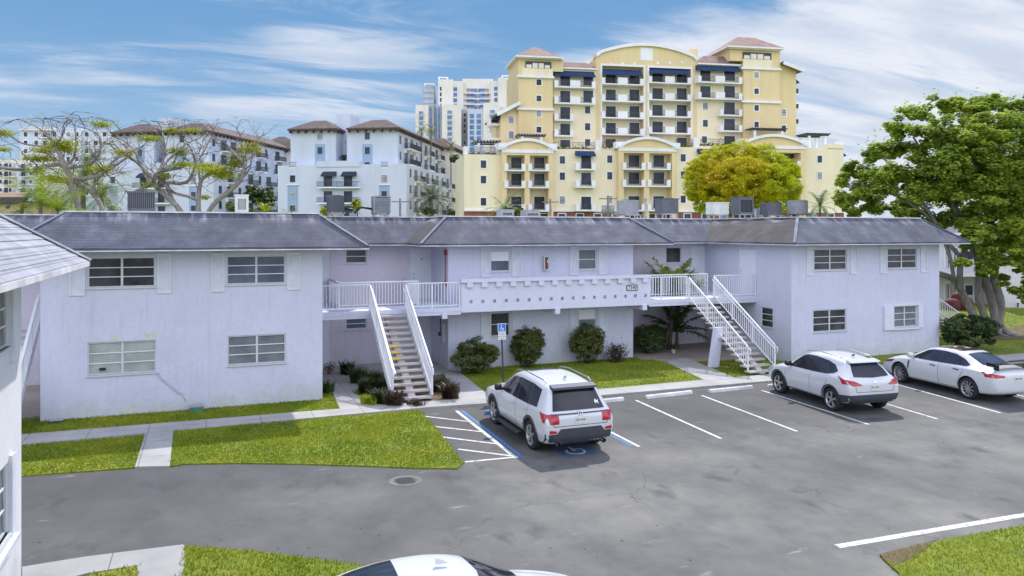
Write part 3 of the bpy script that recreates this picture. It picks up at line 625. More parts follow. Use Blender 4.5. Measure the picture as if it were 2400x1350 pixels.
# ---- staircases: their own things
def staircase(label, x0, x1, ytop, ybot, n, yellow=(), solid=False):
    st = thing('staircase', label, 'staircase', ((x0+x1)/2, (ytop+ybot)/2, 0), group='open tread staircases up to the gallery')
    rise = ZF/(n+1); run = (ytop-ybot)/n; xc = (x0+x1)/2
    for k in range(n):
        z = ZF-rise*(k+1); y = ytop-run*k
        b = MB(); b.box(x0+.04, x1-.04, y-run-.05, y-.02, z-.07, z); b.build('tread', 'tread_concrete', st)
        if k in yellow: b = MB(); b.box(xc-.32, xc-.02, y-run-.053, y-run-.0505, z-.07, z-.002); b.build('warning_strip', 'yellow_paint', st)
    b = MB(); a = Vector((xc, ytop, ZF-rise-.16)); c = Vector((xc, ybot-.02, .0)); b.bar(a, c, .26, .22)
    for k in range(n): z = ZF-rise*(k+1); y = ytop-run*k; b.box(xc-.16, xc+.16, y-run+.03, y-.05, z-.14, z-.0705)
    b.build('stringer', 'tread_concrete', st)
    s = -rise/run
    for x in (x0, x1):
        top = Vector((x, ytop-.05, ZF-.02)); bot = Vector((x, ybot+.02, ZF-.02-rise/run*(ytop-ybot-.07)))
        railing(st, [top, top.lerp(bot, .33), top.lerp(bot, .66), bot], 1.0, .13, gap=.12)
        b = MB(); b.tube([(x, bot.y, bot.z+.95), (x, bot.y-.16, bot.z+.93), (x, bot.y-.17, bot.z+.72), (x, bot.y, bot.z+.7)], .022, 6)
        b.bar((x+(.07 if x == x0 else -.07), top.y, top.z+.86), (x+(.07 if x == x0 else -.07), bot.y-.1, bot.z+.84), .04); b.build('handrail', 'white_paint', st)
        if solid: b = MB(); b.bar(top+Vector((0, 0, -.06)), bot+Vector((0, 0, -.06)), .05, .26); b.build('side_plate', 'white_paint', st)
    return st
staircase('open tread white railed staircase with yellow step strips, second from left beside dark plants', *XS, YD, 26.25, 14, (5, 6, 7), True)
st2 = staircase('white railed concrete staircase next to the white crossover, landing above palm bed', *XS2, YD, 25.95, 14)
b = MB(); b.prismy([(-.2, 0), (.25, 0), (.48, 1.75), (.1, 1.75)], 0, .22); 
b.v = [(x+20.55, y+28.0, z) for x, y, z in b.v]; b.build('support_post', 'stucco_beam', st2)
staircase('bluish white staircase in the narrow shaded gap at the far left', -6.7, -5.25, YD, 26.3, 14, (), True)
# stair at the right end, descending away from the end wall
e = thing('staircase', 'white railed staircase partly hidden behind right end of lilac building and round bush', 'staircase', (37.5, 31, 0), group='open tread staircases up to the gallery')
for k in range(12): b = MB(); b.box(34.6+.34*k, 34.98+.34*k, 30.2, 31.4, 2.5-.2*k, 2.57-.2*k); b.build('tread', 'tread_concrete', e)
for y in (30.15, 31.45): railing(e, [(34.4, y, 2.6), (36.6, y, 1.35), (39.0, y, 0.05)], 1.0, .13)
b = MB(); b.bar((34.4, 30.8, 2.4), (38.8, 30.8, 0), .25, .2); b.build('stringer', 'tread_concrete', e)
# ---- roof: mansard with hips, flat deck behind
ZE, ZR = 5.44, 6.6
RF = []   # outline of eave (x,y) and ridge (x,y), front side, left to right
k_ = 1.55
eave = [(-30, 33.2), (XL0-.95-.0, 33.2)]
E_ = [(-30, YB-.95), (XL0-.95, YB-.95), (XL0-.95, YW-.9), (5.28, YW-.9), (5.28, YB-.95), (XM0-1.45, YB-.95), (XM0-1.45, YM-.9), (XM1+1.65, YM-.9), (XM1+1.65, YB-.95), (XR0-.62, YB-.95), (XR0-.62, YW-.9), (XR1+1.0, YW-.9), (XR1+1.0, YB+10)]
# ridge line: inset of eave by k_
def inset(E, k):
    out = []
    for i, p in enumerate(E):
        def nrm(a, c):
            d = Vector((c[0]-a[0], c[1]-a[1])).normalized(); return Vector((-d.y, d.x))
        n1 = nrm(E[i-1], p) if i else nrm(p, E[1]); n2 = nrm(p, E[i+1]) if i < len(E)-1 else n1
        if abs(n1.dot(n2)) > .9: o = n1*k
        else: o = n1*k+n2*k
        out.append((p[0]+o.x, p[1]+o.y))
    return out
I_ = inset(E_, k_)
b = MB()
for i in range(len(E_)-1):
    (ax, ay), (bx, by) = E_[i], E_[i+1]; (cx_, cy_), (dx, dy) = I_[i+1], I_[i]
    # a slightly wavy eave, subdivided
    L = math.hypot(bx-ax, by-ay); n = max(1, int(L/.8))
    for k in range(n):
        t0, t1 = k/n, (k+1)/n; f = lambda t: (ax+(bx-ax)*t, ay+(by-ay)*t); g = lambda t: (dx+(cx_-dx)*t, dy+(cy_-dy)*t)
        zz0 = ZE+.018*math.sin(k*2.3+i) if k else ZE; zz1 = ZE+.018*math.sin((k+1)*2.3+i) if k+1 < n else ZE
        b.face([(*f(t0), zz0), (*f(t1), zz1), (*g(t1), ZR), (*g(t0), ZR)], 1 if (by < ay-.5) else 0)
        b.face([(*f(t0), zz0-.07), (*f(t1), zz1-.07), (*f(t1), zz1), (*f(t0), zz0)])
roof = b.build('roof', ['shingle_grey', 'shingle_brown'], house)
b = MB()
for i in range(len(E_)-1):
    (ax, ay), (bx, by) = E_[i], E_[i+1]; d = Vector((bx-ax, by-ay, 0)).normalized(); nn = Vector((d.y, -d.x, 0))
    a3 = Vector((ax, ay, ZE-.085))+nn*.012; c3 = Vector((bx, by, ZE-.085))+nn*.012; b.bar(a3, c3, .025, .035)
b.build('drip_edge', 'flash_white', roof)
for i in range(1, len(E_)-1):
    b = MB(); a3 = Vector((*E_[i], ZE+.02)); c3 = Vector((*I_[i], ZR+.02)); b.bar(a3.lerp(c3, .01), c3, .13, .03)
    if i in (2, 3, 6, 7, 10, 11): b.build('hip_cap', 'hip_shingle', roof)
b = MB(); Es = E_; 
for i in range(len(I_)-1):
    a3 = Vector((*I_[i], ZR+.015)); c3 = Vector((*I_[i+1], ZR+.015)); b.bar(a3, c3, .16, .05)
b.build('roof_edge', 'flash_white', roof)
# soffit
b = MB(); z = ZE-.075
b.box(XL0-.93, 5.25, YW-.88, YB, z-.01, z); b.box(5.25, XM0-1.45, YB-.93, YB, z-.01, z); b.box(XM0-1.43, XM1+1.63, YM-.88, YB, z-.01, z); b.box(XM1+1.64, XR0-.6, YB-.93, YB, z-.01, z); b.box(XR0-.6, XR1+.98, YW-.88, YB, z-.01, z); b.box(XR1, XR1+.98, YB, YB+9.9, z-.01, z); b.box(-30, XL0-.94, YB-.93, YB, z-.01, z)
b.build('soffit', 'soffit', roof)
b = MB(); top = I_+[(-30, I_[-1][1])]; b.face([(x, y, ZR-.004) for x, y in top]); b.build('roof_deck', 'flat_roof', roof)
b = MB(); b.box(-30, XR1-.6, YB+9.9, YB+10, 5, ZR); b.build('wall', 'stucco_lilac', house)
# peeled paint patches and cable stain on the left wing
def blob(b, T, u, z, w, h, n=11):
    pts = []
    for i in range(n): a = 2*math.pi*i/n; r = random.uniform(.65, 1.1); pts.append((u+w*r*math.cos(a), -.003, z+h*r*math.sin(a)))
    b.face(pts)
for x, y, w_, h_ in ((218, 795, .15, .04), (270, 792, .14, .07), (354, 785, .19, .10), (315, 793, .04, .03), (613, 773, .05, .03), (566, 858, .07, .02), (303, 962, .16, .09), (652, 912, .06, .05), (664, 926, .08, .05), (620, 935, .14, .05), (690, 940, .22, .06), (505, 940, .08, .05), (528, 942, .1, .04), (1430, 700, .01, .01)):
    p = gy(x, y, YW); 
    if x < 1000: b = MB(T); blob(b, T, p.x, p.z, w_*1.25, h_*1.25); b.build('peeled_patch', 'patch_green', house)
b = MB(T); pts = [gy(x, y, YW) for x, y in ((367, 875), (374, 888), (392, 902), (415, 921), (428, 928), (436, 940))]; b.T = None; b.tube([(p.x, YW-.008, p.z) for p in pts], .008, 5); b.tube([(p.x+.05, YW-.008, p.z+.03) for p in pts[:-1]], .006, 5)
b.build('cable', 'grey_plastic', house)
b = MB(T); p = gy(240, 866, YW); b.box(p.x-.09, p.x+.09, -.01, .03, p.z-.03, p.z+.05); b.build('window_latch', 'black_plastic', house)
# ---- fittings
t = thing('fire_extinguisher_cabinet', 'cream fire extinguisher cabinet on wall between two upper middle windows', 'cabinet', (gy(1278, 625, YM).x, YM, 4.5))
b = MB(); cx0 = t.location.x; b.box(cx0-.13, cx0+.13, YM-.16, YM-.002, 4.22, 4.86); c = b.build('box', 'ac_light', t)
b = MB(); b.box(cx0-.075, cx0+.075, YM-.166, YM-.1605, 4.28, 4.80); b.build('glass_front', 'pane_dark', t)
b = MB(); b.tube([(cx0, YM-.172, 4.3), (cx0, YM-.172, 4.52)], .05, 10); b.tube([(cx0, YM-.172, 4.52), (cx0, YM-.172, 4.57)], [.05, .015], 10); b.build('extinguisher', 'red_paint', t)
b = MB(); b.face([(cx0-.02, YM-.225, 4.56), (cx0+.05, YM-.225, 4.56), (cx0+.015, YM-.225, 4.74)]); b.build('notice', 'trim_white', t)
t = thing('fire_standpipe', 'red standpipe with bell on the side wall right of the upper white door', 'standpipe', (XM0, 32.4, 3.5)); 
b = MB(); yy = gx(1046, 600, XM0).y; yy = max(YM+.15, min(YB-.2, yy)); b.tube([(XM0-.05, yy, 3.75), (XM0-.05, yy, 5.0)], .022, 8); b.build('pipe', 'red_paint', t)
b = MB(); b.tube([(XM0-.002, yy, 5.05), (XM0-.09, yy, 5.05)], .12, 14); b.box(XM0-.1, XM0-.002, yy-.06, yy+.06, 3.62, 3.8); b.build('bell', 'red_paint', t)
t = thing('electric_meter', 'beige electric meter box on the shaded wall beside the lower door', 'meter', (XM0, 32, 1.5))
yy = YM+.55; b = MB(); b.box(XM0-.12, XM0-.002, yy-.14, yy+.14, 1.15, 1.95); b.build('box', 'ac_light', t); b = MB(); b.tube([(XM0-.12, yy+.5, 1.45), (XM0-.002, yy+.5, 1.45)], .09, 12); b.tube([(XM0-.03, yy+.5, 1.55), (XM0-.03, yy+.5, 2.4)], .02, 6); b.build('dial', 'dark_metal', t)
# accessible parking sign
sp_ = gz(1181, 893); sp_ = Vector((gz(1181, 893).x-.35, 27.0, 0)); sp_ = gy(1181, 800, 26.3); sp_.z = 0
t = thing('parking_sign', 'blue and white disabled parking sign on a dark leaning post in lawn', 'sign', sp_)
ztop = gy(1176, 758, 26.3).z; zmid = gy(1176, 790, 26.3).z; xt = gy(1175, 770, 26.3).x
b = MB(); b.bar((sp_.x, 26.3, 0), (xt, 26.3, ztop-.1), .05, .03, up=(0, 1, 0)); b.build('post', 'dark_metal', t)
b = MB(); wd = .155; zs = ztop-.27-.0; b.box(xt-wd, xt+wd, 26.245, 26.262, ztop-.29, ztop); b.build('blue_panel', 'trim_white', t)
b = MB(); b.box(xt-wd+.015, xt+wd-.015, 26.240, 26.2449, ztop-.275, ztop-.015); bp = b.build('blue_field', 'sign_blue', t)
b = MB(); cz = ztop-.16
def arcz(b, cx, cz, r0, r1, a0, a1, n, y):
    for i in range(n):
        t0 = a0+(a1-a0)*i/n; t1 = a0+(a1-a0)*(i+1)/n; b.face([(cx+r*math.cos(t_), y, cz+r*math.sin(t_)) for r, t_ in ((r0, t0), (r1, t0), (r1, t1), (r0, t1))][::-1])
arcz(b, xt-.005, cz-.03, .045, .062, R_(110), R_(370), 14, 26.2385); arcz(b, xt-.02, cz+.09, 0, .02, 0, 6.283, 8, 26.2385)
b.face([(xt-.03, 26.2383, cz-.02), (xt-.012, 26.2383, cz-.02), (xt-.012, 26.2383, cz+.07), (xt-.03, 26.2383, cz+.07)]); b.face([(xt-.012, 26.2381, cz-.02), (xt+.05, 26.2381, cz-.02), (xt+.05, 26.2381, cz), (xt-.012, 26.2381, cz)]); b.face([(xt+.04, 26.238, cz-.07), (xt+.085, 26.238, cz-.075), (xt+.05, 26.238, cz-.001), (xt+.035, 26.238, cz-.001)])
b.build('wheelchair_symbol', 'trim_white', bp)
b = MB(); b.box(xt-wd+.02, xt+wd, 26.246, 26.262, ztop-.58, ztop-.30); pl = b.build('text_panel', 'trim_white', t)
for i, s_ in enumerate(('PARKING BY', 'DISABLED', 'PERMIT ONLY', '$250 FINE')): text('sign_text', s_, .048, (xt+.008, 26.243, ztop-.345-.063*i), 'dark_metal', pl, .001)
# irrigation and cable boxes by the left wing
t = thing('utility_box', 'small green plastic utility box with pale lid against the lilac wall', 'box', gz(461, 968))
c0 = gz(461, 969); x, y = c0.x, c0.y; b = MB(); b.box(x-.21, x+.21, y, y+.3, 0, .20); b.build('box', 'green_plastic', t); b = MB(); b.box(x-.22, x+.22, y-.01, y+.31, .201, .25); b.build('lid', 'shutter_paint', t); bpy.data.objects[t.children[-1].name].data.materials[0] = M('grey_plastic')
t = thing('water_meter_box', 'low dark meter box in grass near the left corner of lilac wall', 'box', gz(132, 992)); c0 = gz(132, 992); b = MB(); b.box(c0.x-.22, c0.x+.22, c0.y-.12, c0.y+.12, 0, .09); b.build('box', 'dark_metal', t); b = MB(); b.box(c0.x-.19, c0.x+.19, c0.y-.10, c0.y+.10, .0905, .10); b.build('lid', 'grey_plastic', t)
# manhole
c0 = gz(950, 1127); t = thing('manhole_cover', 'round iron manhole cover set in concrete ring on the asphalt', 'manhole', c0)
b = MB(); arc(b, c0.x, c0.y, .27, .40, 0, 2*math.pi, 24, .006); b.build('ring', 'iron_ring', t); b = MB(); arc(b, c0.x, c0.y, 0, .265, 0, 2*math.pi, 24, .005)
for i in range(-3, 4): b.box(c0.x-.2, c0.x+.2, c0.y+i*.06-.01, c0.y+i*.06+.01, .005, .011)
b.build('lid', 'dark_metal', t)
# wheel stops
def wheelstop(label, p, q, mat='stop_white'):
    a = gz(*p); c = gz(*q); d = (c-a); L = d.length; t = thing('wheel_stop', label, 'wheel stop', (a+c)/2, math.atan2(d.y, d.x), 'concrete wheel stops along the pavement')
    b = MB(); pr = [(-.09, 0), (.09, 0), (.065, .09), (.045, .11), (-.045, .11), (-.065, .09)]
    A = [b.p(-L/2+.0, y, z) for y, z in pr]; B = [b.p(L/2, y, z) for y, z in pr]
    for k in range(6): b.f.append([A[k], A[(k+1) % 6], B[(k+1) % 6], B[k]][::-1]); b.m.append(0); b.sm.append(False)
    b.f += [A, B[::-1]]; b.m += [0, 0]; b.sm += [False, False]; b.build('block', mat, t)
    b = MB()
    for s_ in (-.32, .32): b.tube([(L*s_, 0, .105), (L*s_, 0, .114)], .022, 8)
    b.build('anchor_bolt', 'dark_metal', t); return t
for lab, p, q in (('white wheel stop just right of the parked SUV tailgate', (1368, 948), (1460, 938)), ('white wheel stop in middle of three empty bays', (1514, 934), (1620, 922)), ('white wheel stop with faded stencil left of the white crossover', (1662, 920), (1762, 910)), ('white wheel stop under the nose of the white crossover', (1800, 908), (1890, 900)), ('white wheel stop under the nose of white sedan', (2066, 888), (2150, 881))): wheelstop(lab, p, q)
wheelstop('blue painted wheel stop in front of the parked SUV', (1138, 971), (1222, 961), 'stop_blue')
# ================================================================ near-left building
nx = -2.85; ny = 14.9
nb = thing('white_house', 'sunlit white two storey house corner with pale shingle roof, cut by left edge', 'building', (nx-3, ny-6, 0))
TX = FrPX(nx, 0)
def wx(px, py): return gx(px, py, nx)
a0, a1 = wx(3, 760).y, wx(22, 760).y; c0, c1 = wx(2, 1180).y, wx(20, 1180).y
b = MB(TX); b.wall(-2, ny, -.2, 5.4, 0, [(a0-1.1, a1, 4.2, 5.12), (c0-1.3, c1, 1.32, 2.42)], .12); b.T = None; b.box(nx-8, nx, ny-.001, ny, -.2, 5.4); b.build('wall', 'stucco_white', nb)
window(TX, a0-1.1, a1, 4.2, 5.12, 2, 3, 'pane_grey', par=nb); window(TX, c0-1.3, c1, 1.32, 2.42, 2, 3, 'pane_grey', par=nb)
b = MB(TX); b.box(a1+.02, a1+.30, -.05, -.002, 3.95, 5.2); b.build('shutter', 'shutter_paint', nb); b = MB(TX); b.box(c1+.02, c1+.24, -.05, -.002, 1.2, 2.5); b.box(c0-1.5, c1+.2, -.12, -.002, 1.16, 1.24); b.build('shutter', 'shutter_paint', nb)
b = MB(); ex, ey = nx+.88, ny+.85; k2 = 1.9
E2 = [(ex, -4), (ex, ey), (nx-9, ey)]; I2 = [(ex-k2, -4), (ex-k2, ey-k2), (nx-9, ey-k2)]
for i in range(2):
    (ax, ay), (bx, by) = E2[i], E2[i+1]; (dx, dy), (cx_, cy_) = I2[i], I2[i+1]
    # courses of shingle, each row lifted a little over the one below
    n = 13
    for r in range(n):
        t0, t1 = r/n, (r+1)/n; q = lambda A, B, t, z: (A[0]+(B[0]-A[0])*t, A[1]+(B[1]-A[1])*t, z)
        z0 = 5.44+1.3*t0+.018; z1 = 5.44+1.3*t1
        b.face([q(E2[i], I2[i], t0, z0), q(E2[i+1], I2[i+1], t0, z0), q(E2[i+1], I2[i+1], t1, z1), q(E2[i], I2[i], t1, z1)])
        b.face([q(E2[i], I2[i], t0, z0-.018), q(E2[i+1], I2[i+1], t0, z0-.018), q(E2[i+1], I2[i+1], t0, z0), q(E2[i], I2[i], t0, z0)])
b.face([(x, y, 6.74) for x, y in I2]+[(nx-9, -4, 6.74)])
rf = b.build('roof', 'shingle_pale', nb)
b = MB(); b.box(ex-.02, ex+.02, -4, ey, 5.36, 5.44); b.box(nx-9, ex, ey-.02, ey+.02, 5.36, 5.44); b.bar((ex, ey, 5.47), (ex-k2, ey-k2, 6.77), .14, .03); b.build('fascia', 'flash_white', rf)
b = MB(); b.box(nx-9, ex-.03, -4, ey-.03, 5.36, 5.37); b.build('soffit', 'soffit', rf)
# ================================================================ vehicles
def make_vehicle(label, loc, rz, scale, st, wheels, R, win, lights, black_roof=False, clad=False, extras=None, tl=None, name='parked_car', rear_poly=None, ws_poly=None, half=1.0, spokes=5, cat='car'):
    root = thing(name, label, cat, loc, rz, local=True); root.scale = (scale,)*3
    bm = bmesh.new(); rings = []
    for s_ in st:
        x, zb, wb, zs, ws, zbe, wbe, zt, wt, cr = s_
        prof = [(0, zb), (wb*.8, zb), (wb, zb+.06), (ws, zs), (ws*.995, (zs+zbe)/2+.05), (wbe, zbe), (wt, zt-.045), (wt*.80, zt+cr*.45), (0, zt+cr)]
        full = [(-y, z) for y, z in prof[1:-1]][::-1]
        ring = [bm.verts.new((x, y, z)) for y, z in prof]+[bm.verts.new((x, y, z)) for y, z in full]
        rings.append(ring)
    n = len(rings[0])
    for a_, c_ in zip(rings[:-1], rings[1:]):
        for j in range(n): bm.faces.new([a_[j], a_[(j+1) % n], c_[(j+1) % n], c_[j]])
    bm.faces.new(rings[0][::-1]); bm.faces.new(rings[-1]); bmesh.ops.recalc_face_normals(bm, faces=bm.faces)
    for f in bm.faces: f.smooth = True
    cl = bm.edges.layers.float.get('crease_edge') or bm.edges.layers.float.new('crease_edge')
    for r in rings:
        pass
    for a_, c_ in zip(rings[:-1], rings[1:]):
        for j, w_ in ((5, .55), (n-5, .55), (6, .25), (n-6, .25), (2, .5), (n-2, .5)):
            ed = bm.edges.get([a_[j], c_[j]]); 
            if ed: ed[cl] = w_
    me = bpy.data.meshes.new('body'); bm.to_mesh(me); bm.free(); me.materials.append(M('car_white')); me.materials.append(M('black_plastic'))
    o = bpy.data.objects.new('body', me); COL.objects.link(o); m_ = o.modifiers.new('s', 'SUBSURF'); m_.levels = m_.render_levels = 3
    dg = bpy.context.evaluated_depsgraph_get(); me2 = bpy.data.meshes.new_from_object(o.evaluated_get(dg)); o.modifiers.clear(); o.data = me2
    bb = bmesh.new(); bb.from_mesh(me2); bvh = BVHTree.FromBMesh(bb); bb.free()
    for wx_ in wheels:
        for sy in (-1, 1):
            cb = bmesh.new(); bmesh.ops.create_cone(cb, cap_ends=True, segments=40, radius1=R*1.13, radius2=R*1.13, depth=.42, matrix=Matrix.Translation((wx_, sy*(half-.12), R*1.02)) @ Matrix.Rotation(math.pi/2, 4, 'X'))
            cm = bpy.data.meshes.new('c'); cb.to_mesh(cm); cb.free(); cm.materials.append(M('car_white')); cm.materials.append(M('black_plastic')); cm.polygons.foreach_set('material_index', [1]*len(cm.polygons))
            c = bpy.data.objects.new('c', cm); COL.objects.link(c); q = o.modifiers.new('b', 'BOOLEAN'); q.object = c; q.operation = 'DIFFERENCE'; q.solver = 'EXACT'
            dg = bpy.context.evaluated_depsgraph_get(); m3 = bpy.data.meshes.new_from_object(o.evaluated_get(dg)); o.modifiers.clear(); o.data = m3; bpy.data.objects.remove(c)
    o.data.polygons.foreach_set('use_smooth', [True]*len(o.data.polygons)); o.parent = root; o.data.name = 'body'
    def cast(mode, u, v):
        if mode in 'LR': s_ = 1 if mode == 'L' else -1; og, di = Vector((u, 3*s_, v)), Vector((0, -s_, 0))
        elif mode == 'B': og, di = Vector((-5, u, v)), Vector((1, 0, 0))
        elif mode == 'F': og, di = Vector((5, u, v)), Vector((-1, 0, 0))
        else: og, di = Vector((u, v, 4)), Vector((0, 0, -1))
        h, nn, i, d = bvh.ray_cast(og, di)
        if h is None:
            h, nn, i, d = bvh.find_nearest(og+di*(2.1 if mode in 'LR' else 2.6 if mode in 'BF' else 2.5))
        return h, nn
    def decal(nm, polys, mode, mat, off=.006, grid=.06, par=o):
        if polys and isinstance(polys[0][0], (int, float)): polys = [polys]
        res = bmesh.new()
        for poly in polys:
            t = bmesh.new(); t.faces.new([t.verts.new((u, v, 0)) for u, v in poly])
            for ax in (0, 1):
                lo = min(p[ax] for p in poly); hi = max(p[ax] for p in poly); k = int((hi-lo)/grid)+1
                for i in range(1, k):
                    co_ = [0, 0, 0]; co_[ax] = lo+(hi-lo)*i/k; no = [0, 0, 0]; no[ax] = 1
                    bmesh.ops.bisect_plane(t, geom=t.verts[:]+t.edges[:]+t.faces[:], plane_co=co_, plane_no=no)
            mp = {}
            for v in t.verts:
                h, nn = cast(mode, v.co.x, v.co.y); mp[v] = res.verts.new(h+nn*off)
            for f in t.faces:
                try: res.faces.new([mp[v] for v in f.verts]).smooth = True
                except ValueError: pass
            t.free()
        bmesh.ops.recalc_face_normals(res, faces=res.faces)
        mm = bpy.data.meshes.new(nm); res.to_mesh(mm); res.free(); mm.materials.append(M(mat)); ob = bpy.data.objects.new(nm, mm); COL.objects.link(ob); ob.parent = root if par is None else par; return ob
    def stroke(pts, w): # polyline -> list of quads
        out = []
        for (x0, z0), (x1, z1) in zip(pts[:-1], pts[1:]):
            d = Vector((x1-x0, z1-z0)).normalized(); n_ = Vector((-d.y, d.x))*w/2; out.append([(x0+n_.x, z0+n_.y), (x1+n_.x, z1+n_.y), (x1-n_.x, z1-n_.y), (x0-n_.x, z0-n_.y)])
        return out
    # wheels
    for wx_ in wheels:
        for sy in (-1, 1):
            yo = sy*(half-.015); yi = sy*(half-.24); T_ = lambda x, y, z: (x, y, z)
            b = MB(); ring = []
            prof = [(R*.66, yi), (R*.96, yi), (R, yi+sy*.03), (R, yo-sy*.035), (R*.95, yo-sy*.005), (R*.70, yo), (R*.66, yo-sy*.03)]
            N = 32
            for r, y in prof: ring.append([b.p(wx_+r*math.cos(2*math.pi*k/N), y, R+r*math.sin(2*math.pi*k/N)) for k in range(N)])
            for a_, c_ in zip(ring[:-1], ring[1:]):
                for k in range(N): b.f.append([a_[k], a_[(k+1) % N], c_[(k+1) % N], c_[k]]); b.m.append(0); b.sm.append(True)
            wh = b.build('wheel', 'tyre', None, (0, 0, 0)); wh.parent = root
            b = MB(); ring = []
            for r, y in [(R*.70, yo+sy*.002), (R*.665, yo-sy*.004), (R*.62, yo-sy*.05)]: ring.append([b.p(wx_+r*math.cos(2*math.pi*k/N), y, R+r*math.sin(2*math.pi*k/N)) for k in range(N)])
            for a_, c_ in zip(ring[:-1], ring[1:]):
                for k in range(N): b.f.append([a_[k], a_[(k+1) % N], c_[(k+1) % N], c_[k]]); b.m.append(0); b.sm.append(True)
            b.tube([(wx_, yo-sy*.05, R), (wx_, yo-sy*.012, R)], R*.13, 12)
            for k in range(spokes):
                a_ = 2*math.pi*(k+.3)/spokes
                for da in ((-.13, .13) if spokes < 8 else (0,)):
                    b.bar((wx_+R*.1*math.cos(a_+da), yo-sy*.03, R+R*.1*math.sin(a_+da)), (wx_+R*.66*math.cos(a_+da*.9), yo-sy*.012, R+R*.66*math.sin(a_+da*.9)), R*.10, .03, up=(0, 1, 0))
            b.build('rim', 'alloy', wh, (0, 0, 0))
            b = MB(); b.tube([(wx_, yo-sy*.10, R), (wx_, yo-sy*.07, R)], R*.66, 24, 0); b.build('brake_disc', 'black_plastic', wh, (0, 0, 0))
    for md in 'LR':
        for wp in win: decal('side_window', wp, md, 'car_glass', .006, .07, None)
        for pp in lights.get('pillars', ()): decal('pillar_trim', pp, md, 'car_black', .0055, .07)
    if ws_poly: decal('windshield', ws_poly, 'T', 'car_glass', .006, .08, None)
    if rear_poly: decal('rear_window', rear_poly, 'B', 'car_glass', .008, .07, None)
    for md in 'LR':
        for poly, mt in lights['side']: decal('tail_light' if mt == 'tail_red' else 'headlight', poly, md, mt, .010, .05, None)
    for sy in (1, -1):
        for poly, mt in lights['rear']: decal('tail_light', [(u*sy, v) for u, v in poly], 'B', mt, .012, .05, None)
    fn = dict(decal=decal, stroke=stroke, root=root, body=o, bvh=bvh)
    if clad:
        for md in 'LR':
            x0, x1 = wheels[1]+R*1.1, wheels[0]-R*1.1
            decal('cladding', [(x0, .22), (x1, .22), (x1, clad), (x0, clad)], md, 'cladding', .014, .09)
            for wx_ in wheels:
                q = []
                for i in range(16):
                    t0 = R_(-12+204*i/16); t1 = R_(-12+204*(i+1)/16)
                    q.append([(wx_+r*math.cos(t), R*1.02+r*math.sin(t)) for r, t in ((R*1.14, t0), (R*1.30, t0), (R*1.30, t1), (R*1.14, t1))])
                decal('wheel_arch_trim', q, md, 'cladding', .018, .2)
    for md in 'LR':
        if 'seams' in lights: decal('door_seam', [q for pl in lights['seams'] for q in stroke(pl, .012)], md, 'dark_metal', .0035, .12)
        for hx, hz in lights.get('handles', ()): decal('door_handle', [(hx-.11, hz-.018), (hx+.11, hz-.010), (hx+.11, hz+.018), (hx-.11, hz+.014)], md, lights.get('hmat', 'car_white'), .028, .12)
    mx, mz = lights['mirror']
    for sy in lights.get('msides', (1, -1)):
        b = MB(); h, nn = cast('L' if sy > 0 else 'R', mx, mz); y0 = h.y
        b.bar((mx+.02, y0-sy*.02, mz), (mx-.02, y0+sy*.12, mz+.03), .05, .04); 
        P_ = [(0, .0, 0), (.10, .02, .02), (.10, .2, .03), (0.0, .22, .02), (-.06, .2, 0), (-.06, .02, -.01)]
        lo = [b.p(mx+x-.03, y0+sy*(y+.05), mz-.02+z) for x, y, z in P_]; hi = [b.p(mx+x*.8-.03, y0+sy*(y*.92+.06), mz+.13+z*.3) for x, y, z in P_]
        for k in range(6): b.f.append([lo[k], lo[(k+1) % 6], hi[(k+1) % 6], hi[k]]); b.m.append(0); b.sm.append(True)
        b.f += [lo[::-1], hi]; b.m += [0, 0]; b.sm += [True, True]
        b.build('mirror', lights.get('mirmat', 'black_plastic'), None, (0, 0, 0)).parent = root
    if extras: extras(fn)
    return root
def mark(fn, z, y=0., w=.30, plate=True):
    d = fn['decal']
    if plate:
        pl = d('number_plate', [(y-w/2, z-.075), (y+w/2, z-.075), (y+w/2, z+.075), (y-w/2, z+.075)], 'B', 'plate_white', .014, .2, None)
        d('plate_mark', [(y-.03, z-.02), (y+.03, z-.02), (y+.03, z+.025), (y-.03, z+.025)], 'B', 'orange_mark', .018, .2, pl)
        d('plate_lettering', [[(y+s_*(.06+.028*k), z-.028), (y+s_*(.06+.028*k)+.014, z-.028), (y+s_*(.06+.028*k)+.014, z+.028), (y+s_*(.06+.028*k), z+.028)] for k in range(3) for s_ in (-1, 1)], 'B', 'green_plastic', .018, .2, pl)
# --- large SUV
st = [(-2.47, .50, .70, .62, .80, .78, .84, .98, .74, .01), (-2.44, .40, .84, .62, .93, .85, .92, 1.04, .80, .01), (-2.34, .32, .88, .62, .97, 1.02, .945, 1.13, .82, .015), (-2.14, .28, .90, .62, .985, 1.10, .945, 1.42, .76, .02), (-1.98, .27, .91, .62, .99, 1.12, .945, 1.665, .69, .03),
      (-1.9, .27, .91, .62, .99, 1.12, .945, 1.70, .685, .035), (-1.1, .27, .91, .6, .99, 1.09, .945, 1.77, .70, .04), (-.3, .27, .91, .6, .99, 1.07, .945, 1.79, .70, .045), (.30, .27, .91, .6, .99, 1.06, .945, 1.74, .69, .04), (.72, .27, .91, .6, .99, 1.05, .95, 1.50, .72, .03), (1.12, .27, .91, .6, .99, 1.04, .95, 1.22, .80, .03),
      (1.3, .27, .91, .6, .99, 1.03, .95, 1.14, .84, .035), (1.9, .27, .90, .6, .98, .98, .93, 1.08, .80, .04), (2.25, .28, .86, .58, .95, .92, .88, 1.0, .74, .03), (2.42, .32, .78, .56, .86, .84, .80, .92, .66, .02), (2.47, .42, .66, .56, .74, .74, .70, .84, .58, .01)]
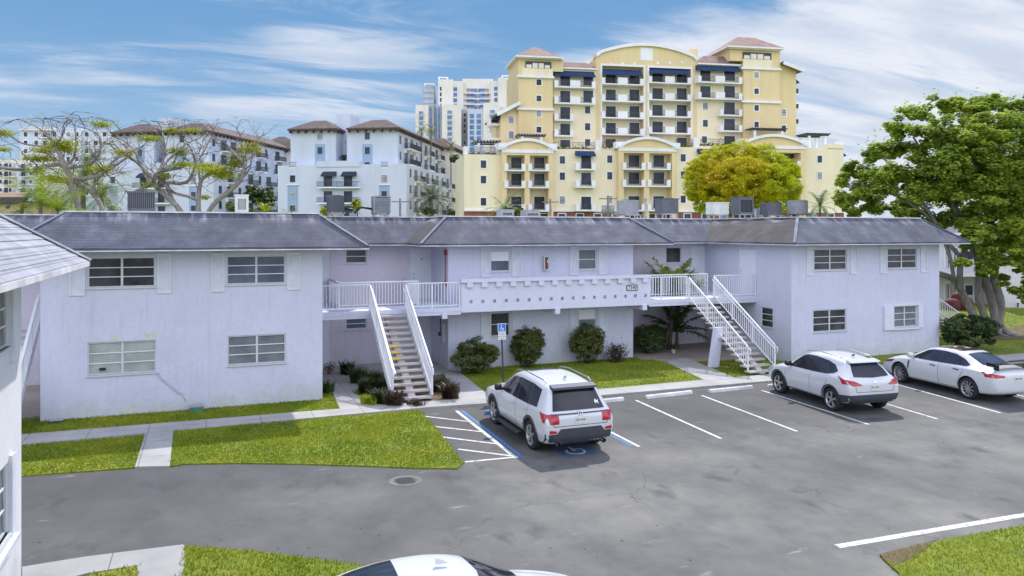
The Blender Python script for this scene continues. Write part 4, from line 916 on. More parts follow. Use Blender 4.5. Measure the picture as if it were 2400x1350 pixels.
def suv_x(fn):
    d, s_ = fn['decal'], fn['stroke']; root = fn['root']
    d('rear_bumper_trim', [(-.90, .34), (.90, .34), (.94, .62), (.66, .62), (.56, .74), (-.56, .74), (-.66, .62), (-.94, .62)], 'B', 'cladding', .014, .1, None)
    for sy in (1, -1):
        d('reflector', [(sy*.86, .64), (sy*.66, .64), (sy*.68, .70), (sy*.86, .72)], 'B', 'tail_red', .018, .1, None)
        b = MB(); b.tube([(-2.36, sy*.62, .36), (-2.52, sy*.62, .36)], .058, 14, cap=False); b.build('exhaust_tip', 'chrome', None, (0, 0, 0)).parent = root
    d('tailgate_strip', [(-.80, 1.065), (.80, 1.065), (.80, 1.09), (-.80, 1.09)], 'B', 'car_black', .016, .1, None)
    d('tailgate_seam', s_([(-.74, .80), (.74, .80)], .014)+s_([(-.74, .80), (-.78, 1.0)], .012)+s_([(.74, .80), (.78, 1.0)], .012), 'B', 'dark_metal', .006, .15, None)
    mark(fn, .93); d('badge', [(-.06, 1.03), (.06, 1.03), (.065, 1.12), (-.065, 1.12)], 'B', 'chrome', .022, .2, None); 
    d('badge_letter', [[(-.035, 1.045), (-.02, 1.045), (-.015, 1.105), (-.04, 1.105)], [(.02, 1.045), (.035, 1.045), (.04, 1.105), (.015, 1.105)], [(-.02, 1.068), (.02, 1.068), (.02, 1.082), (-.02, 1.082)]], 'B', 'car_black', .026, .2, None)
    d('sticker', [(-.60, 1.24), (-.53, 1.28), (-.50, 1.24), (-.48, 1.31), (-.52, 1.36), (-.56, 1.31), (-.60, 1.34), (-.585, 1.29)], 'B', 'trim_white', .014, .1, None)
    b = MB(); b.bar((-2.27, -.02, 1.22), (-2.21, .33, 1.26), .02, .03); b.build('wiper', 'black_plastic', None, (0, 0, 0)).parent = root
    b = MB(); pts = [(-1.86, 1.735), (-2.10, 1.69), (-2.14, 1.64), (-1.96, 1.62)]
    b.T = lambda x, y, z: (x, y, z); b.prismy(pts, -.62, .62); b.build('spoiler', 'car_black', None, (0, 0, 0)).parent = root
    for sy in (1, -1):
        b = MB(); b.tube([(-1.75, sy*.63, 1.74), (-1.6, sy*.635, 1.80), (-.4, sy*.645, 1.845), (.15, sy*.64, 1.80), (.3, sy*.635, 1.755)], .017, 6); b.build('roof_rail', 'chrome', None, (0, 0, 0)).parent = root
        b = MB(); b.box(-.95, .95, sy*1.0, sy*1.13, .30, .35); b.build('running_board', 'black_plastic', None, (0, 0, 0)).parent = root
    d('sunroof', [(-.25, -.42), (.25, -.42), (.25, .42), (-.25, .42)], 'T', 'car_glass', .006, .1, None)
    b = MB(); b.prismy([(-1.55, 1.80), (-1.40, 1.80), (-1.54, 1.87)], -.02, .02); b.build('antenna', 'grey_plastic', None, (0, 0, 0)).parent = root
sideW = [[(-.36, 1.13), (.92, 1.13), (.74, 1.33), (.40, 1.56), (.24, 1.62), (-.36, 1.655)], [(-.42, 1.13), (-.42, 1.655), (-1.10, 1.645), (-1.22, 1.14)], [(-1.28, 1.145), (-1.18, 1.64), (-1.68, 1.585), (-1.78, 1.17)]]
lightsS = dict(pillars=[[(-.36, 1.13), (-.36, 1.655), (-.42, 1.655), (-.42, 1.13)], [(-1.22, 1.14), (-1.10, 1.645), (-1.18, 1.64), (-1.28, 1.145)]], side=[([(-2.36, .90), (-2.36, 1.08), (-2.02, 1.12), (-2.16, .98), (-2.28, .88)], 'tail_red')], rear=[([(.60, .86), (.84, .86), (.88, 1.06), (.60, 1.06)], 'tail_red')],
   seams=[[(1.0, .5), (1.05, 1.05)], [(-.40, .42), (-.38, 1.12)], [(-1.25, 1.12), (-1.22, .85), (-1.05, .62), (-.98, .42)], [(-.98, .44), (1.0, .44)]], handles=[(-.18, .98), (-1.06, 1.0)], mirror=(.80, 1.16))
heading = math.pi/2
make_vehicle('white SUV with black trim and dark rear glass, seen from behind in the blue-lined bay', (9.28, 20.98, 0), heading-.012, 1.055, st, (1.42, -1.42), .385, sideW, lightsS, clad=.40, extras=suv_x,
   rear_poly=[(-.72, 1.15), (.72, 1.15), (.66, 1.36), (.585, 1.63), (-.585, 1.63), (-.66, 1.36)], ws_poly=[(1.06, -.70), (1.10, 0), (1.06, .70), (.36, .56), (.40, 0), (.36, -.56)], half=.975, spokes=5, name='parked_suv', cat='suv')
# --- compact crossover
st = [(-2.16, .52, .66, .64, .78, .80, .80, .92, .66, .01), (-2.13, .40, .80, .62, .89, .88, .86, .99, .70, .01), (-2.02, .32, .84, .62, .93, 1.02, .90, 1.09, .72, .015), (-1.82, .28, .86, .60, .935, 1.05, .90, 1.32, .66, .02), (-1.62, .27, .86, .60, .94, 1.05, .90, 1.49, .58, .03),
      (-1.5, .27, .86, .60, .94, 1.04, .90, 1.53, .58, .035), (-.8, .26, .86, .58, .935, 1.0, .89, 1.58, .61, .045), (-.2, .26, .86, .58, .93, .98, .89, 1.59, .62, .05), (.30, .26, .86, .58, .93, .97, .89, 1.52, .62, .045), (.68, .26, .86, .58, .93, .97, .89, 1.30, .66, .03), (1.02, .26, .86, .58, .93, .96, .89, 1.08, .74, .03),
      (1.15, .26, .86, .58, .93, .95, .88, 1.03, .78, .035), (1.6, .26, .85, .58, .92, .90, .86, .96, .72, .04), (1.95, .28, .80, .56, .88, .83, .78, .87, .62, .03), (2.12, .32, .68, .54, .76, .74, .68, .78, .52, .02), (2.17, .42, .56, .54, .64, .66, .58, .70, .45, .01)]
def qx_x(fn):
    d, s_ = fn['decal'], fn['stroke']; root = fn['root']
    d('rear_bumper_trim', [(-.80, .36), (.80, .36), (.88, .62), (-.88, .62)], 'B', 'cladding', .014, .1, None)
    for md in 'LR': d('rear_bumper_trim', [(-2.12, .40), (-1.72, .36), (-1.72, .58), (-2.12, .62)], md, 'cladding', .014, .1, None)
    mark(fn, .83); d('badge', [(-.05, .95), (.05, .95), (.05, 1.0), (-.05, 1.0)], 'B', 'chrome', .016, .2, None)
    d('tailgate_seam', s_([(-.64, .70), (.64, .70)], .012)+s_([(-.64, .70), (-.70, .9)], .012)+s_([(.64, .70), (.70, .9)], .012), 'B', 'dark_metal', .006, .15, None)
    b = MB(); b.prismy([(-1.46, 1.575), (-1.72, 1.535), (-1.76, 1.50), (-1.6, 1.46)], -.54, .54); b.build('spoiler', 'car_white', None, (0, 0, 0)).parent = root
    b = MB(); b.bar((-1.98, -.33, 1.14), (-1.90, .05, 1.19), .02, .03); b.build('wiper', 'black_plastic', None, (0, 0, 0)).parent = root
    for sy in (1, -1):
        b = MB(); b.tube([(-1.4, sy*.535, 1.575), (-1.25, sy*.54, 1.62), (-.3, sy*.565, 1.665), (.1, sy*.56, 1.63), (.25, sy*.56, 1.58)], .016, 6); b.build('roof_rail', 'alloy', None, (0, 0, 0)).parent = root
    b = MB(); b.prismy([(-1.25, 1.615), (-1.12, 1.62), (-1.25, 1.68)], -.02, .02); b.build('antenna', 'black_plastic', None, (0, 0, 0)).parent = root
sideW = [[(-.28, 1.05), (.84, 1.03), (.66, 1.21), (.36, 1.42), (.16, 1.485), (-.28, 1.50)], [(-.34, 1.05), (-.34, 1.50), (-.86, 1.46), (-1.02, 1.08)], [(-1.07, 1.085), (-.93, 1.455), (-1.25, 1.38), (-1.48, 1.23), (-1.36, 1.15)]]
lightsQ = dict(pillars=[[(-.28, 1.05), (-.28, 1.50), (-.34, 1.50), (-.34, 1.05)], [(-1.02, 1.08), (-.86, 1.46), (-.93, 1.455), (-1.07, 1.085)]], side=[([(-2.08, .93), (-2.08, 1.01), (-1.55, 1.12), (-1.75, 1.02), (-1.84, .92)], 'tail_red'), ([(1.75, .74), (2.08, .68), (2.02, .78), (1.65, .90)], 'pane_light_far')], rear=[([(.44, .90), (.80, .88), (.90, 1.06), (.62, .99)], 'tail_red')],
   seams=[[(.92, .5), (.96, .97)], [(-.31, .42), (-.30, 1.04)], [(-1.1, 1.05), (-1.12, .85), (-.95, .62), (-.88, .42)]], handles=[(-.10, .90), (-.92, .94)], mirror=(.72, 1.07))
ax = math.atan2(2.92, .30)
make_vehicle('white compact crossover with slanted red tail lights, parked just right of white staircase', (20.46, 21.33, 0), ax, 1.09, st, (1.33, -1.33), .35, sideW, lightsQ, clad=.36, extras=qx_x,
   rear_poly=[(-.62, 1.12), (0, 1.09), (.62, 1.12), (.58, 1.27), (.48, 1.46), (-.48, 1.46), (-.58, 1.27)], ws_poly=[(.96, -.62), (1.0, 0), (.96, .62), (.36, .48), (.40, 0), (.36, -.48)], half=.925, spokes=5, name='parked_crossover', cat='crossover')
# --- sedan with black roof and wing
st = [(-2.43, .42, .66, .55, .76, .74, .78, .84, .62, .01), (-2.38, .32, .80, .55, .88, .84, .87, .98, .68, .01), (-2.25, .26, .85, .55, .925, .93, .90, 1.03, .74, .02), (-1.9, .22, .86, .55, .93, .96, .90, 1.06, .70, .03), (-1.65, .21, .86, .55, .93, .96, .90, 1.12, .62, .04),
      (-1.25, .20, .86, .55, .93, .95, .90, 1.29, .58, .045), (-.75, .20, .86, .54, .93, .94, .89, 1.42, .57, .05), (-.1, .20, .86, .54, .93, .92, .89, 1.45, .58, .05), (.40, .20, .86, .54, .93, .91, .89, 1.38, .59, .045), (.80, .20, .86, .54, .93, .90, .89, 1.17, .66, .04), (1.18, .20, .86, .54, .93, .89, .88, .97, .76, .04),
      (1.35, .20, .86, .54, .92, .88, .87, .93, .78, .045), (1.85, .22, .85, .52, .91, .80, .83, .85, .70, .05), (2.2, .24, .78, .50, .84, .70, .72, .76, .58, .03), (2.38, .28, .64, .48, .70, .62, .60, .67, .48, .02), (2.43, .36, .52, .46, .58, .56, .52, .61, .42, .01)]
def sed_x(fn):
    d, s_ = fn['decal'], fn['stroke']; root = fn['root']
    d('black_roof', [(.34, -.50), (.34, .50), (-.78, .50), (-.84, 0), (-.78, -.50)], 'T', 'car_black', .005, .1, None)
    mark(fn, .78); d('trunk_strip', [(-.48, .90), (.48, .90), (.48, .92), (-.48, .92)], 'B', 'chrome', .012, .1, None)
    b = MB(); b.prismy([(-2.30, 1.20), (-2.02, 1.19), (-2.0, 1.21), (-2.32, 1.235)], -.80, .80)
    for sy in (1, -1): b.box(-2.24, -2.08, sy*.56, sy*.60, .98, 1.20); b.box(-2.33, -2.0, sy*.80, sy*.815, 1.15, 1.26)
    b.build('spoiler', 'car_black', None, (0, 0, 0)).parent = root
    for md in 'LR': d('fender_vent', [(1.02, .86), (.94, .84), (.98, .56), (.995, .56)], md, 'car_black', .010, .1, None)
    d('rear_glass', [(-1.02, -.47), (-1.02, .47), (-1.70, .56), (-1.76, 0), (-1.70, -.56)], 'T', 'car_glass', .006, .08, None)
    d('roof_sticker', [[(-.3, .10), (-.22, .14), (-.28, .30), (-.36, .26)], [(-.62, -.1), (-.5, -.12), (-.48, .05), (-.56, .08)], [(.1, .2), (.18, .22), (.14, .36), (.06, .3)]], 'T', 'orange_mark', .009, .1, None)
sideW = [[(-.24, .99), (.98, .96), (.78, 1.08), (.42, 1.28), (.20, 1.335), (-.24, 1.35)], [(-.30, .99), (-.30, 1.35), (-.72, 1.32), (-1.10, 1.21), (-1.38, 1.07), (-1.30, 1.02)]]
lightsD = dict(pillars=[[(-.24, .99), (-.24, 1.35), (-.30, 1.35), (-.30, .99)]], side=[([(-2.34, .84), (-2.34, .92), (-1.80, 1.0), (-2.0, .90), (-2.06, .82)], 'tail_red'), ([(1.75, .70), (2.25, .60), (2.15, .70), (1.65, .80)], 'brown_red')], rear=[([(.50, .84), (.86, .82), (.88, .93), (.56, .90)], 'tail_red')],
   seams=[[(1.05, .35), (1.0, .92)], [(-.27, .30), (-.26, .98)], [(-1.2, 1.0), (-1.22, .85), (-1.05, .55), (-.98, .32)], [(-.98, .30), (1.05, .30)]], handles=[(-.05, .86), (-.98, .88)], hmat='car_black', mirror=(.86, 1.0), mirmat='car_white')
ax = math.atan2(3.21, .27)
make_vehicle('white sedan with glossy black roof and tall rear wing, rightmost of the parked vehicles', (26.30, 21.05, 0), ax, 1.12, st, (1.41, -1.41), .345, sideW, lightsD, extras=sed_x,
   rear_poly=None, ws_poly=[(1.14, -.62), (1.2, 0), (1.14, .62), (.44, .48), (.50, 0), (.44, -.48)], half=.925, spokes=10)
# --- white car cut by the bottom edge
def hat_x(fn):
    d, s_ = fn['decal'], fn['stroke']; root = fn['root']
    d('sunroof', [(-1.10, -.40), (-.48, -.42), (-.48, .42), (-1.10, .40)], 'T', 'car_glass', .006, .1, None)
    d('rear_glass', [(-1.24, -.46), (-1.24, .46), (-1.70, .56), (-1.76, 0), (-1.70, -.56)], 'T', 'car_glass', .006, .08, None)
    b = MB(); b.prismy([(.0, 1.50), (.16, 1.50), (.0, 1.58)], -.02, .02); b.build('antenna', 'car_white', None, (0, 0, 0)).parent = root
st4 = [tuple(list(s_[:1])+list(s_[1:])) for s_ in st]
make_vehicle('white car with sunroof seen from above, cut off by the bottom edge', (2.80, 9.80, 0), -.04, 1.08, st4, (1.41, -1.41), .345, sideW, dict(lightsD, msides=(-1,), mirmat='car_white'), extras=hat_x, rear_poly=None,
   ws_poly=[(1.16, -.68), (1.24, 0), (1.16, .68), (.44, .53), (.52, 0), (.44, -.53)], half=.925, spokes=10)
# ================================================================ rooftop air conditioners
def ac(label, x0, x1, y0, y1, Y, mat, style, legs=True):
    if Y > 35.5: x0, x1 = x0+4, x1-2
    a = gy(x0, y1, Y); c = gy(x1, y0, Y); w_ = c.x-a.x; h = c.z-a.z; zb = max(a.z, ZR+.12); dp = min(w_, .8)
    xc = (a.x+c.x)/2; t = thing('air_conditioner', label, 'air conditioner', (xc, Y+dp/2, ZR), group='air conditioning units on the flat roof')
    ax_, cx_ = a.x, c.x; zt = c.z
    b = MB()
    if style == 'round':
        b.tube([(xc, Y+w_/2, zb), (xc, Y+w_/2, zt-.06)], w_/2, 28, 0, True, False)
    else:
        b.box(ax_+.02, cx_-.02, Y+.02, Y+dp-.02, zb, zt-.05)
    bd = b.build('casing', 'black_plastic' if style in ('rib', 'louvre', 'grille') else mat, t)
    b = MB()
    if style == 'rib':
        n = 13
        for k in range(n+1): x = ax_+w_*k/n; b.box(x-.018, x+.018, Y-.01, Y+.02, zb, zt-.05)
        for k in range(n+1): y = Y+dp*k/n; b.box(ax_-.01, ax_+.02, y-.018, y+.018, zb, zt-.05)
        b.box(ax_-.02, cx_+.02, Y-.02, Y+dp, zb-.03, zb+.05)
    elif style == 'louvre':
        n = 10
        for k in range(n): z = zb+(zt-zb-.08)*(k+.5)/n; b.face([(ax_, Y-.03, z-.03), (cx_, Y-.03, z-.03), (cx_, Y+.015, z+.03), (ax_, Y+.015, z+.03)]); b.face([(ax_-.03, Y, z-.03), (ax_-.03, Y+dp, z-.03), (ax_+.015, Y+dp, z+.03), (ax_+.015, Y, z+.03)])
        for x in (ax_, cx_): b.box(x-.03, x+.03, Y-.03, Y+.03, zb, zt-.05)
    elif style == 'grille':
        b.box(ax_-.01, ax_+.09, Y-.01, Y+dp, zb, zt-.05); b.box(cx_-.09, cx_+.01, Y-.01, Y+dp, zb, zt-.05); b.box(ax_+.09, cx_-.09, Y-.01, Y+.05, zb, zb+.10); b.box(ax_+.09, cx_-.09, Y-.01, Y+.05, zt-.17, zt-.05)
        for k in range(1, 9): x = ax_+.09+(w_-.18)*k/9; b.box(x-.008, x+.008, Y+.0, Y+.02, zb+.1, zt-.17)
    elif style == 'round':
        for k in range(40): q = 2*math.pi*k/40; b.box(xc+w_/2*1.005*math.cos(q)-.012, xc+w_/2*1.005*math.cos(q)+.012, Y+w_/2+w_/2*1.005*math.sin(q)-.012, Y+w_/2+w_/2*1.005*math.sin(q)+.012, zb, zt-.06)
    else:
        for k in range(1, 8): z = zb+(zt-zb)*k/9; b.box(xc, cx_, Y+.0, Y+.02, z-.015, z+.015)
    b.build('grille', mat, bd)
    b = MB()
    if style == 'round': b.tube([(xc, Y+w_/2, zt-.06), (xc, Y+w_/2, zt)], w_/2*1.04, 28, smooth=False)
    else: b.box(ax_-.03, cx_+.03, Y-.03, Y+dp+.01, zt-.05, zt)
    b.build('top_cover', mat, t)
    b = MB(); b.tube([(xc, Y+dp/2, zt), (xc, Y+dp/2, zt+.02)], w_*.36, 18); b.build('fan_guard', 'dark_metal', t)
    b = MB()
    for x in (ax_+.08, cx_-.08):
        for y in (Y+.08, Y+dp-.1): b.box(x-.03, x+.03, y-.03, y+.03, ZR-.004, zb)
    b.box(ax_, cx_, Y+.05, Y+.10, zb-.06, zb-.001); b.box(ax_, cx_, Y+dp-.14, Y+dp-.09, zb-.06, zb-.001)
    b.build('stand', 'steel', t); return t
ac('dark ribbed air conditioner in front of bare tree, leftmost on the roof', 300, 362, 449, 491, 31.2, 'ac_dark', 'rib')
ac('pale green grey air conditioner between bare tree and white block', 552, 582, 456, 499, 32.5, 'ac_light', 'grille')
ac('tall blue grey air conditioner with pale corner posts before the white block', 769, 809, 458, 497, 33.5, 'ac_dark', 'round')
ac('pale louvred air conditioner joined to a black hose', 877, 914, 460, 499, 33.5, 'ac_mid', 'louvre')
ac('low grey air conditioner half sunk behind roof edge below small palm', 1171, 1206, 491, 512, 39, 'ac_mid', 'grille')
ac('low grey air conditioner right of the half sunk one', 1229, 1267, 493, 512, 39, 'ac_mid', 'grille')
ac('wide grey round air conditioner before the yellow building, left of the dark one', 1458, 1508, 469, 502, 37, 'ac_mid', 'round')
ac('dark navy air conditioner before the yellow building, right of utility poles', 1548, 1593, 465, 500, 37, 'ac_dark', 'box')
ac('pale air conditioner with side louvres at left foot of golden tree', 1668, 1711, 474, 502, 38, 'ac_light', 'box')
ac('tallest dark square air conditioner below the middle of golden tree', 1729, 1768, 462, 501, 38, 'ac_dark', 'grille')
ac('tiny grey air conditioner tucked beside the tallest dark one', 1769, 1782, 489, 508, 40, 'ac_mid', 'grille')
ac('blue grey air conditioner at right foot of golden tree', 1800, 1844, 475, 503, 38, 'ac_dark', 'round')
ac('rightmost grey round air conditioner near the green tree', 1863, 1905, 470, 501, 38, 'ac_mid', 'round')
t = thing('roof_hose', 'black insulated hose looping between two air conditioners', 'hose', gy(850, 490, 33.6)); b = MB()
b.tube([gy(x, y, 33.9) for x, y in ((808, 489), (826, 491), (832, 500), (838, 488), (850, 486), (878, 491))], .05, 8); b.build('hose', 'black_plastic', t)
for lab, xs_, y0, y1 in (('grey vent pipe sticking up beside dark navy air conditioner', 1513, 468, 506), ('short white roof vent near the pale green grey unit', 563, 493, 503)):
    p = gy(xs_, y0, 36); t = thing('roof_vent', lab, 'vent pipe', (p.x, 36, ZR)); b = MB(); b.tube([(p.x, 36, ZR-.004), (p.x, 36, p.z)], .06, 8); b.tube([(p.x, 36, p.z), (p.x, 36, p.z+.06)], .09, 8); b.build('pipe', 'grey_plastic', t)
# ================================================================ vegetation
def leafmesh(name, C, size, mat, parent, flat=.35, asp=1.0, nv=4, out=None):
    """C (N,3) leaf centres; polygons with nv corners, random orientation"""
    C = np.asarray(C); N = len(C)
    nrm = rng.normal(0, 1, (N, 3)); nrm[:, 2] = np.abs(nrm[:, 2])+flat*2
    if out is not None: nrm += out*1.2
    nrm /= np.linalg.norm(nrm, axis=1)[:, None]
    r = rng.normal(0, 1, (N, 3)); u = np.cross(nrm, r); u /= np.linalg.norm(u, axis=1)[:, None]; v = np.cross(nrm, u)
    s_ = size*rng.uniform(.6, 1.3, N)[:, None]; k = []
    for j in range(nv):
        a = 2*math.pi*(j+.5)/nv; k.append(C+(u*math.cos(a)*asp+v*math.sin(a))*s_*.5)
    V = np.stack(k, 1).reshape(-1, 3)
    org = tuple(ORG.get(parent.name, Vector((0, 0, 0)))) if parent else (0, 0, 0)
    return np_mesh(name, V, nv, mat, parent, org=org)
def clump_pts(clumps, per, shell=.55, sub=9, subr=.32):
    """clumps: list (x,y,z,rx,ry,rz). Leaves gather in secondary tufts on the shell of each clump."""
    P = []; O = []
    for (x, y, z, rx, ry, rz) in clumps:
        n = int(per*(rx*ry*rz)**(2/3)); ns = max(4, int(sub*(rx*rz)))
        d = rng.normal(0, 1, (ns, 3)); d /= np.linalg.norm(d, axis=1)[:, None]; rad = rng.uniform(shell, 1.05, ns)[:, None]
        sc = d*rad*np.array([rx, ry, rz]); idx = rng.integers(0, ns, n)
        q = rng.normal(0, 1, (n, 3)); q /= np.linalg.norm(q, axis=1)[:, None]; q *= rng.uniform(.3, 1, n)[:, None]**.6
        sz = rng.uniform(.6, 1.35, ns)[idx][:, None]*subr*min(rx, rz)**.5
        q[:, 2] *= .6
        P.append(sc[idx]+q*sz+np.array([x, y, z])); O.append(d[idx])
    return np.concatenate(P), np.concatenate(O)
def limb(b, pts, r, n=7, mi=0):
    # smooth a polyline of Vectors with Catmull-Rom
    P_ = [pts[0]]+list(pts)+[pts[-1]]; out = []; rr = []
    for i in range(1, len(P_)-2):
        for k in range(4):
            t = k/4; p0, p1, p2, p3 = P_[i-1], P_[i], P_[i+1], P_[i+2]
            out.append(.5*((2*p1)+(p2-p0)*t+(2*p0-5*p1+4*p2-p3)*t*t+(3*p1-p0-3*p2+p3)*t**3)); rr.append(r[i-1]+(r[i]-r[i-1])*t)
    out.append(pts[-1]); rr.append(r[-1]); b.tube(out, rr, n, mi); return out
def bush(name, label, c, rx, ry, rz, mat, n, size, group=None, zc=None, lumps=7):
    t = thing(name, label, 'bush', (c[0], c[1], 0), group=group)
    cl = [(c[0], c[1], (zc or rz*.95), rx*.8, ry*.8, rz*.85)]
    for k in range(lumps): a = random.uniform(0, 6.28); q = random.uniform(-.4, .7); cl.append((c[0]+rx*.5*math.cos(a), c[1]+ry*.5*math.sin(a), (zc or rz*.95)+rz*.5*q, rx*.45, ry*.45, rz*.42))
    P_, O_ = clump_pts(cl, 1, .75, 40, .16)
    # resample to n points
    P_ = []; O_ = []
    tot = sum((q[3]*q[5]) for q in cl)
    for q in cl:
        m = int(n*q[3]*q[5]/tot); a, o = clump_pts([q], m/((q[3]*q[4]*q[5])**(2/3)), .80, 70/(q[3]*q[5]), .20); P_.append(a); O_.append(o)
    P_ = np.concatenate(P_); O_ = np.concatenate(O_); P_[:, 2] = np.maximum(P_[:, 2], .04)
    leafmesh('foliage', P_, size, mat, t, .3, .6, 4, O_)
    b = MB()
    for k in range(6): a = k*1.05; b.tube([(c[0]+.06*math.cos(a), c[1]+.06*math.sin(a), -.02), (c[0]+rx*.3*math.cos(a), c[1]+ry*.3*math.sin(a), rz*.8), (c[0]+rx*.55*math.cos(a), c[1]+ry*.55*math.sin(a), rz*1.4)], [.03, .02, .006], 5)
    b.build('stem', 'bark_brown', t); return t
bush('bush', 'wide rounded dark bush left of the parking sign post', (gz(1115, 880).x+.05, 30.45), 1.08, .9, .84, 'leaf_bush', 17000, .075)
bush('bush', 'tall rounded bush between parking sign and left lower window', (gz(1232, 864).x+.1, 31.0), .82, .7, 1.04, 'leaf_bush', 15000, .075, zc=.98)
bush('bush', 'tall rounded bush with dead twigs under the right lower window', (gz(1368, 852).x+.05, 31.0), .88, .7, 1.0, 'leaf_bush', 15000, .075, zc=.95)
bush('bush', 'big dense round green bush at right corner by the sedan', (35.3, 27.3), 1.55, 1.2, 1.0, 'leaf_dark', 30000, .10, zc=.95)
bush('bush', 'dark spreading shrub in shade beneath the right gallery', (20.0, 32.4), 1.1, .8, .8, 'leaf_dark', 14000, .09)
# dead twigs
t = thing('dead_shrub', 'leafless brown shrub leaning out beside the right rounded bush', 'shrub', (17.3, 30.8, 0)); b = MB()
for k in range(34):
    a = random.uniform(-1.2, 1.2); L = random.uniform(.4, 1.15); d = Vector((math.sin(a)*.9+.2, random.uniform(-.3, .3), math.cos(a)*.9)).normalized(); p0 = Vector((17.1, 30.8, .02)); p1 = p0+d*L*.6; p2 = p1+(d+Vector((random.uniform(-.4, .4), 0, .2)))*L*.4
    b.tube([p0, p1, p2], [.014, .008, .003], 4)
b.build('twig', 'leaf_purple', t)
P_ = np.array([17.25, 30.8, .45])+rng.normal(0, 1, (1500, 3))*np.array([.22, .18, .2]); leafmesh('foliage', P_, .06, 'leaf_purple', t)
# strap leaved plants around the stair
def strap_plant(label, x, y, h, n, mat, spread=.5, name='strap_leaf_plant', group='strap leaved plants beside the staircase'):
    t = thing(name, label, 'plant', (x, y, 0), group=group); V = []
    for k in range(n):
        a = random.uniform(0, 6.28); r0 = random.uniform(0, spread*.7); bx, by = x+r0*math.cos(a+1), y+r0*math.sin(a+1); L = h*random.uniform(.55, 1.2); ln = random.uniform(.12, .65); w_ = random.uniform(.014, .03)
        p0 = Vector((bx, by, .02)); p1 = p0+Vector((math.cos(a)*ln*.35, math.sin(a)*ln*.35, .62))*L; p2 = p0+Vector((math.cos(a)*ln, math.sin(a)*ln, 1.0-ln*.35))*L; s_ = Vector((-math.sin(a), math.cos(a), 0))*w_
        V += [p0-s_*.6, p0+s_*.6, p1+s_, p1-s_, p1-s_, p1+s_, p2+s_*.12, p2-s_*.12]
    np_mesh('leaves', np.array([tuple(v) for v in V]), 4, mat, t, org=(x, y, 0)); return t
k = 0
for (px, py, h, n, m_, lab) in ((895, 948, .55, 260, 'leaf_strap', 'olive strap leaved clump at front left of the yellow striped staircase'), (860, 925, .6, 240, 'leaf_strap', 'dark green clump beside the concrete path, second from the front'), (925, 952, .55, 240, 'leaf_purple', 'dark purple strap leaved clump at left foot of staircase'), (840, 900, .65, 220, 'leaf_dark', 'dark leafy clump in the middle of the planting bed'), (815, 880, .6, 200, 'leaf_dark', 'dark leafy clump at back of the planting bed'),
    (1055, 936, .62, 320, 'leaf_purple', 'dark purple strap leaved clump right of the yellow striped staircase'), (1035, 920, .6, 200, 'leaf_strap', 'green strap leaved clump hugging the right stair railing'), (880, 905, .6, 200, 'leaf_dark', 'dark clump below the left stair railing'), (765, 922, .45, 160, 'leaf_dark', 'small green plant at right corner of the left wing'), (900, 925, .6, 220, 'leaf_strap', 'olive clump between the path and left stair railing'), (975, 952, .22, 120, 'leaf_purple', 'low dark plants growing under the bottom stair treads'), (865, 950, .35, 150, 'leaf_lime', 'small yellow green plant at front edge of the planting bed')):
    p = gz(px, py); strap_plant(lab, p.x, p.y, h, n, m_, .42)
# pots
for lab, x, y, m_ in (('small pale plant pot in the shaded right recess', 21.1, 32.0, 'trim_white'), ('hanging pot with dry plant at the left lower door', 4.75, 32.6, 'terracotta')):
    t = thing('plant_pot', lab, 'plant pot', (x, y, .05)); b = MB(); b.tube([(x, y, .05), (x, y, .22)], [.07, .10], 12); b.build('pot', m_, t)
    V = [];  P_ = np.array([x, y, .34])+rng.normal(0, 1, (200, 3))*np.array([.12, .12, .10]); leafmesh('foliage', P_, .06, 'leaf_strap', t)
# palms
def palm(name, label, base, h, r, nf, L, mat, droop=.5, trunk='bark_palm', cat='palm tree', up=.5, lw=.045, lean=(0, 0), ll=.32, group=None, stiff=1.):
    base = Vector(base); t = thing(name, label, cat, base, group=group); top = base+Vector((lean[0], lean[1], h)); b = MB()
    n = 9; b.tube([base.lerp(top, k/n)+Vector((lean[0]*.1*math.sin(k/n*3.1), 0, 0)) for k in range(n+1)], [r*(1.25-.45*k/n+(.06 if k % 2 else 0)) for k in range(n+1)], 9); b.build('trunk', trunk, t)
    V = []
    for f in range(nf):
        a = 2.4*f+random.uniform(-.2, .2); el = up+(1.35-up)*random.uniform(-.55, 1)**1 if f else 1.3; el = max(-.5, min(1.35, el)); fl = L*random.uniform(.8, 1.1)
        d = Vector((math.cos(a), math.sin(a), 0)); pts = []; p = top.copy(); e = el
        ns = 12
        for k in range(ns+1):
            pts.append(p.copy()); p = p+(d*math.cos(e)+Vector((0, 0, math.sin(e))))*(fl/ns); e -= droop*(1.9/ns)*(.5+k/ns)
        for k in range(ns):
            p0, p1 = pts[k], pts[k+1]; dr = (p1-p0).normalized(); sd_ = dr.cross(Vector((0, 0, 1))); sd_ = sd_.normalized() if sd_.length > .01 else d.cross(Vector((0, 0, 1))); upn = sd_.cross(dr)
            V += [p0-sd_*.015, p0+sd_*.015, p1+sd_*.012, p1-sd_*.012]
            env = math.sin(math.pi*min(1, (k+1.2)/(ns+1)))**.6
            for j in range(3):
                q = p0.lerp(p1, j/3)
                for s_ in (-1, 1):
                    tip = q+(sd_*s_*.85+dr*.55+upn*random.uniform(-.25, .3)*stiff-Vector((0, 0, .25)))*ll*fl*env*random.uniform(.85, 1.1)*.55
                    V += [q, q+dr*lw, tip+dr*.01, tip-dr*.004]
    np_mesh('crown', np.array([tuple(v) for v in V]), 4, mat, t, org=tuple(base)); return t
palm('palm_tree', 'green palm rising through the opening of the gallery beside the second staircase', (21.5, 33.0, 0), 2.6, .09, 34, 2.1, 'leaf_palm', .34, 'bark_brown', up=.45, ll=.46, lw=.085, lean=(.2, 0))
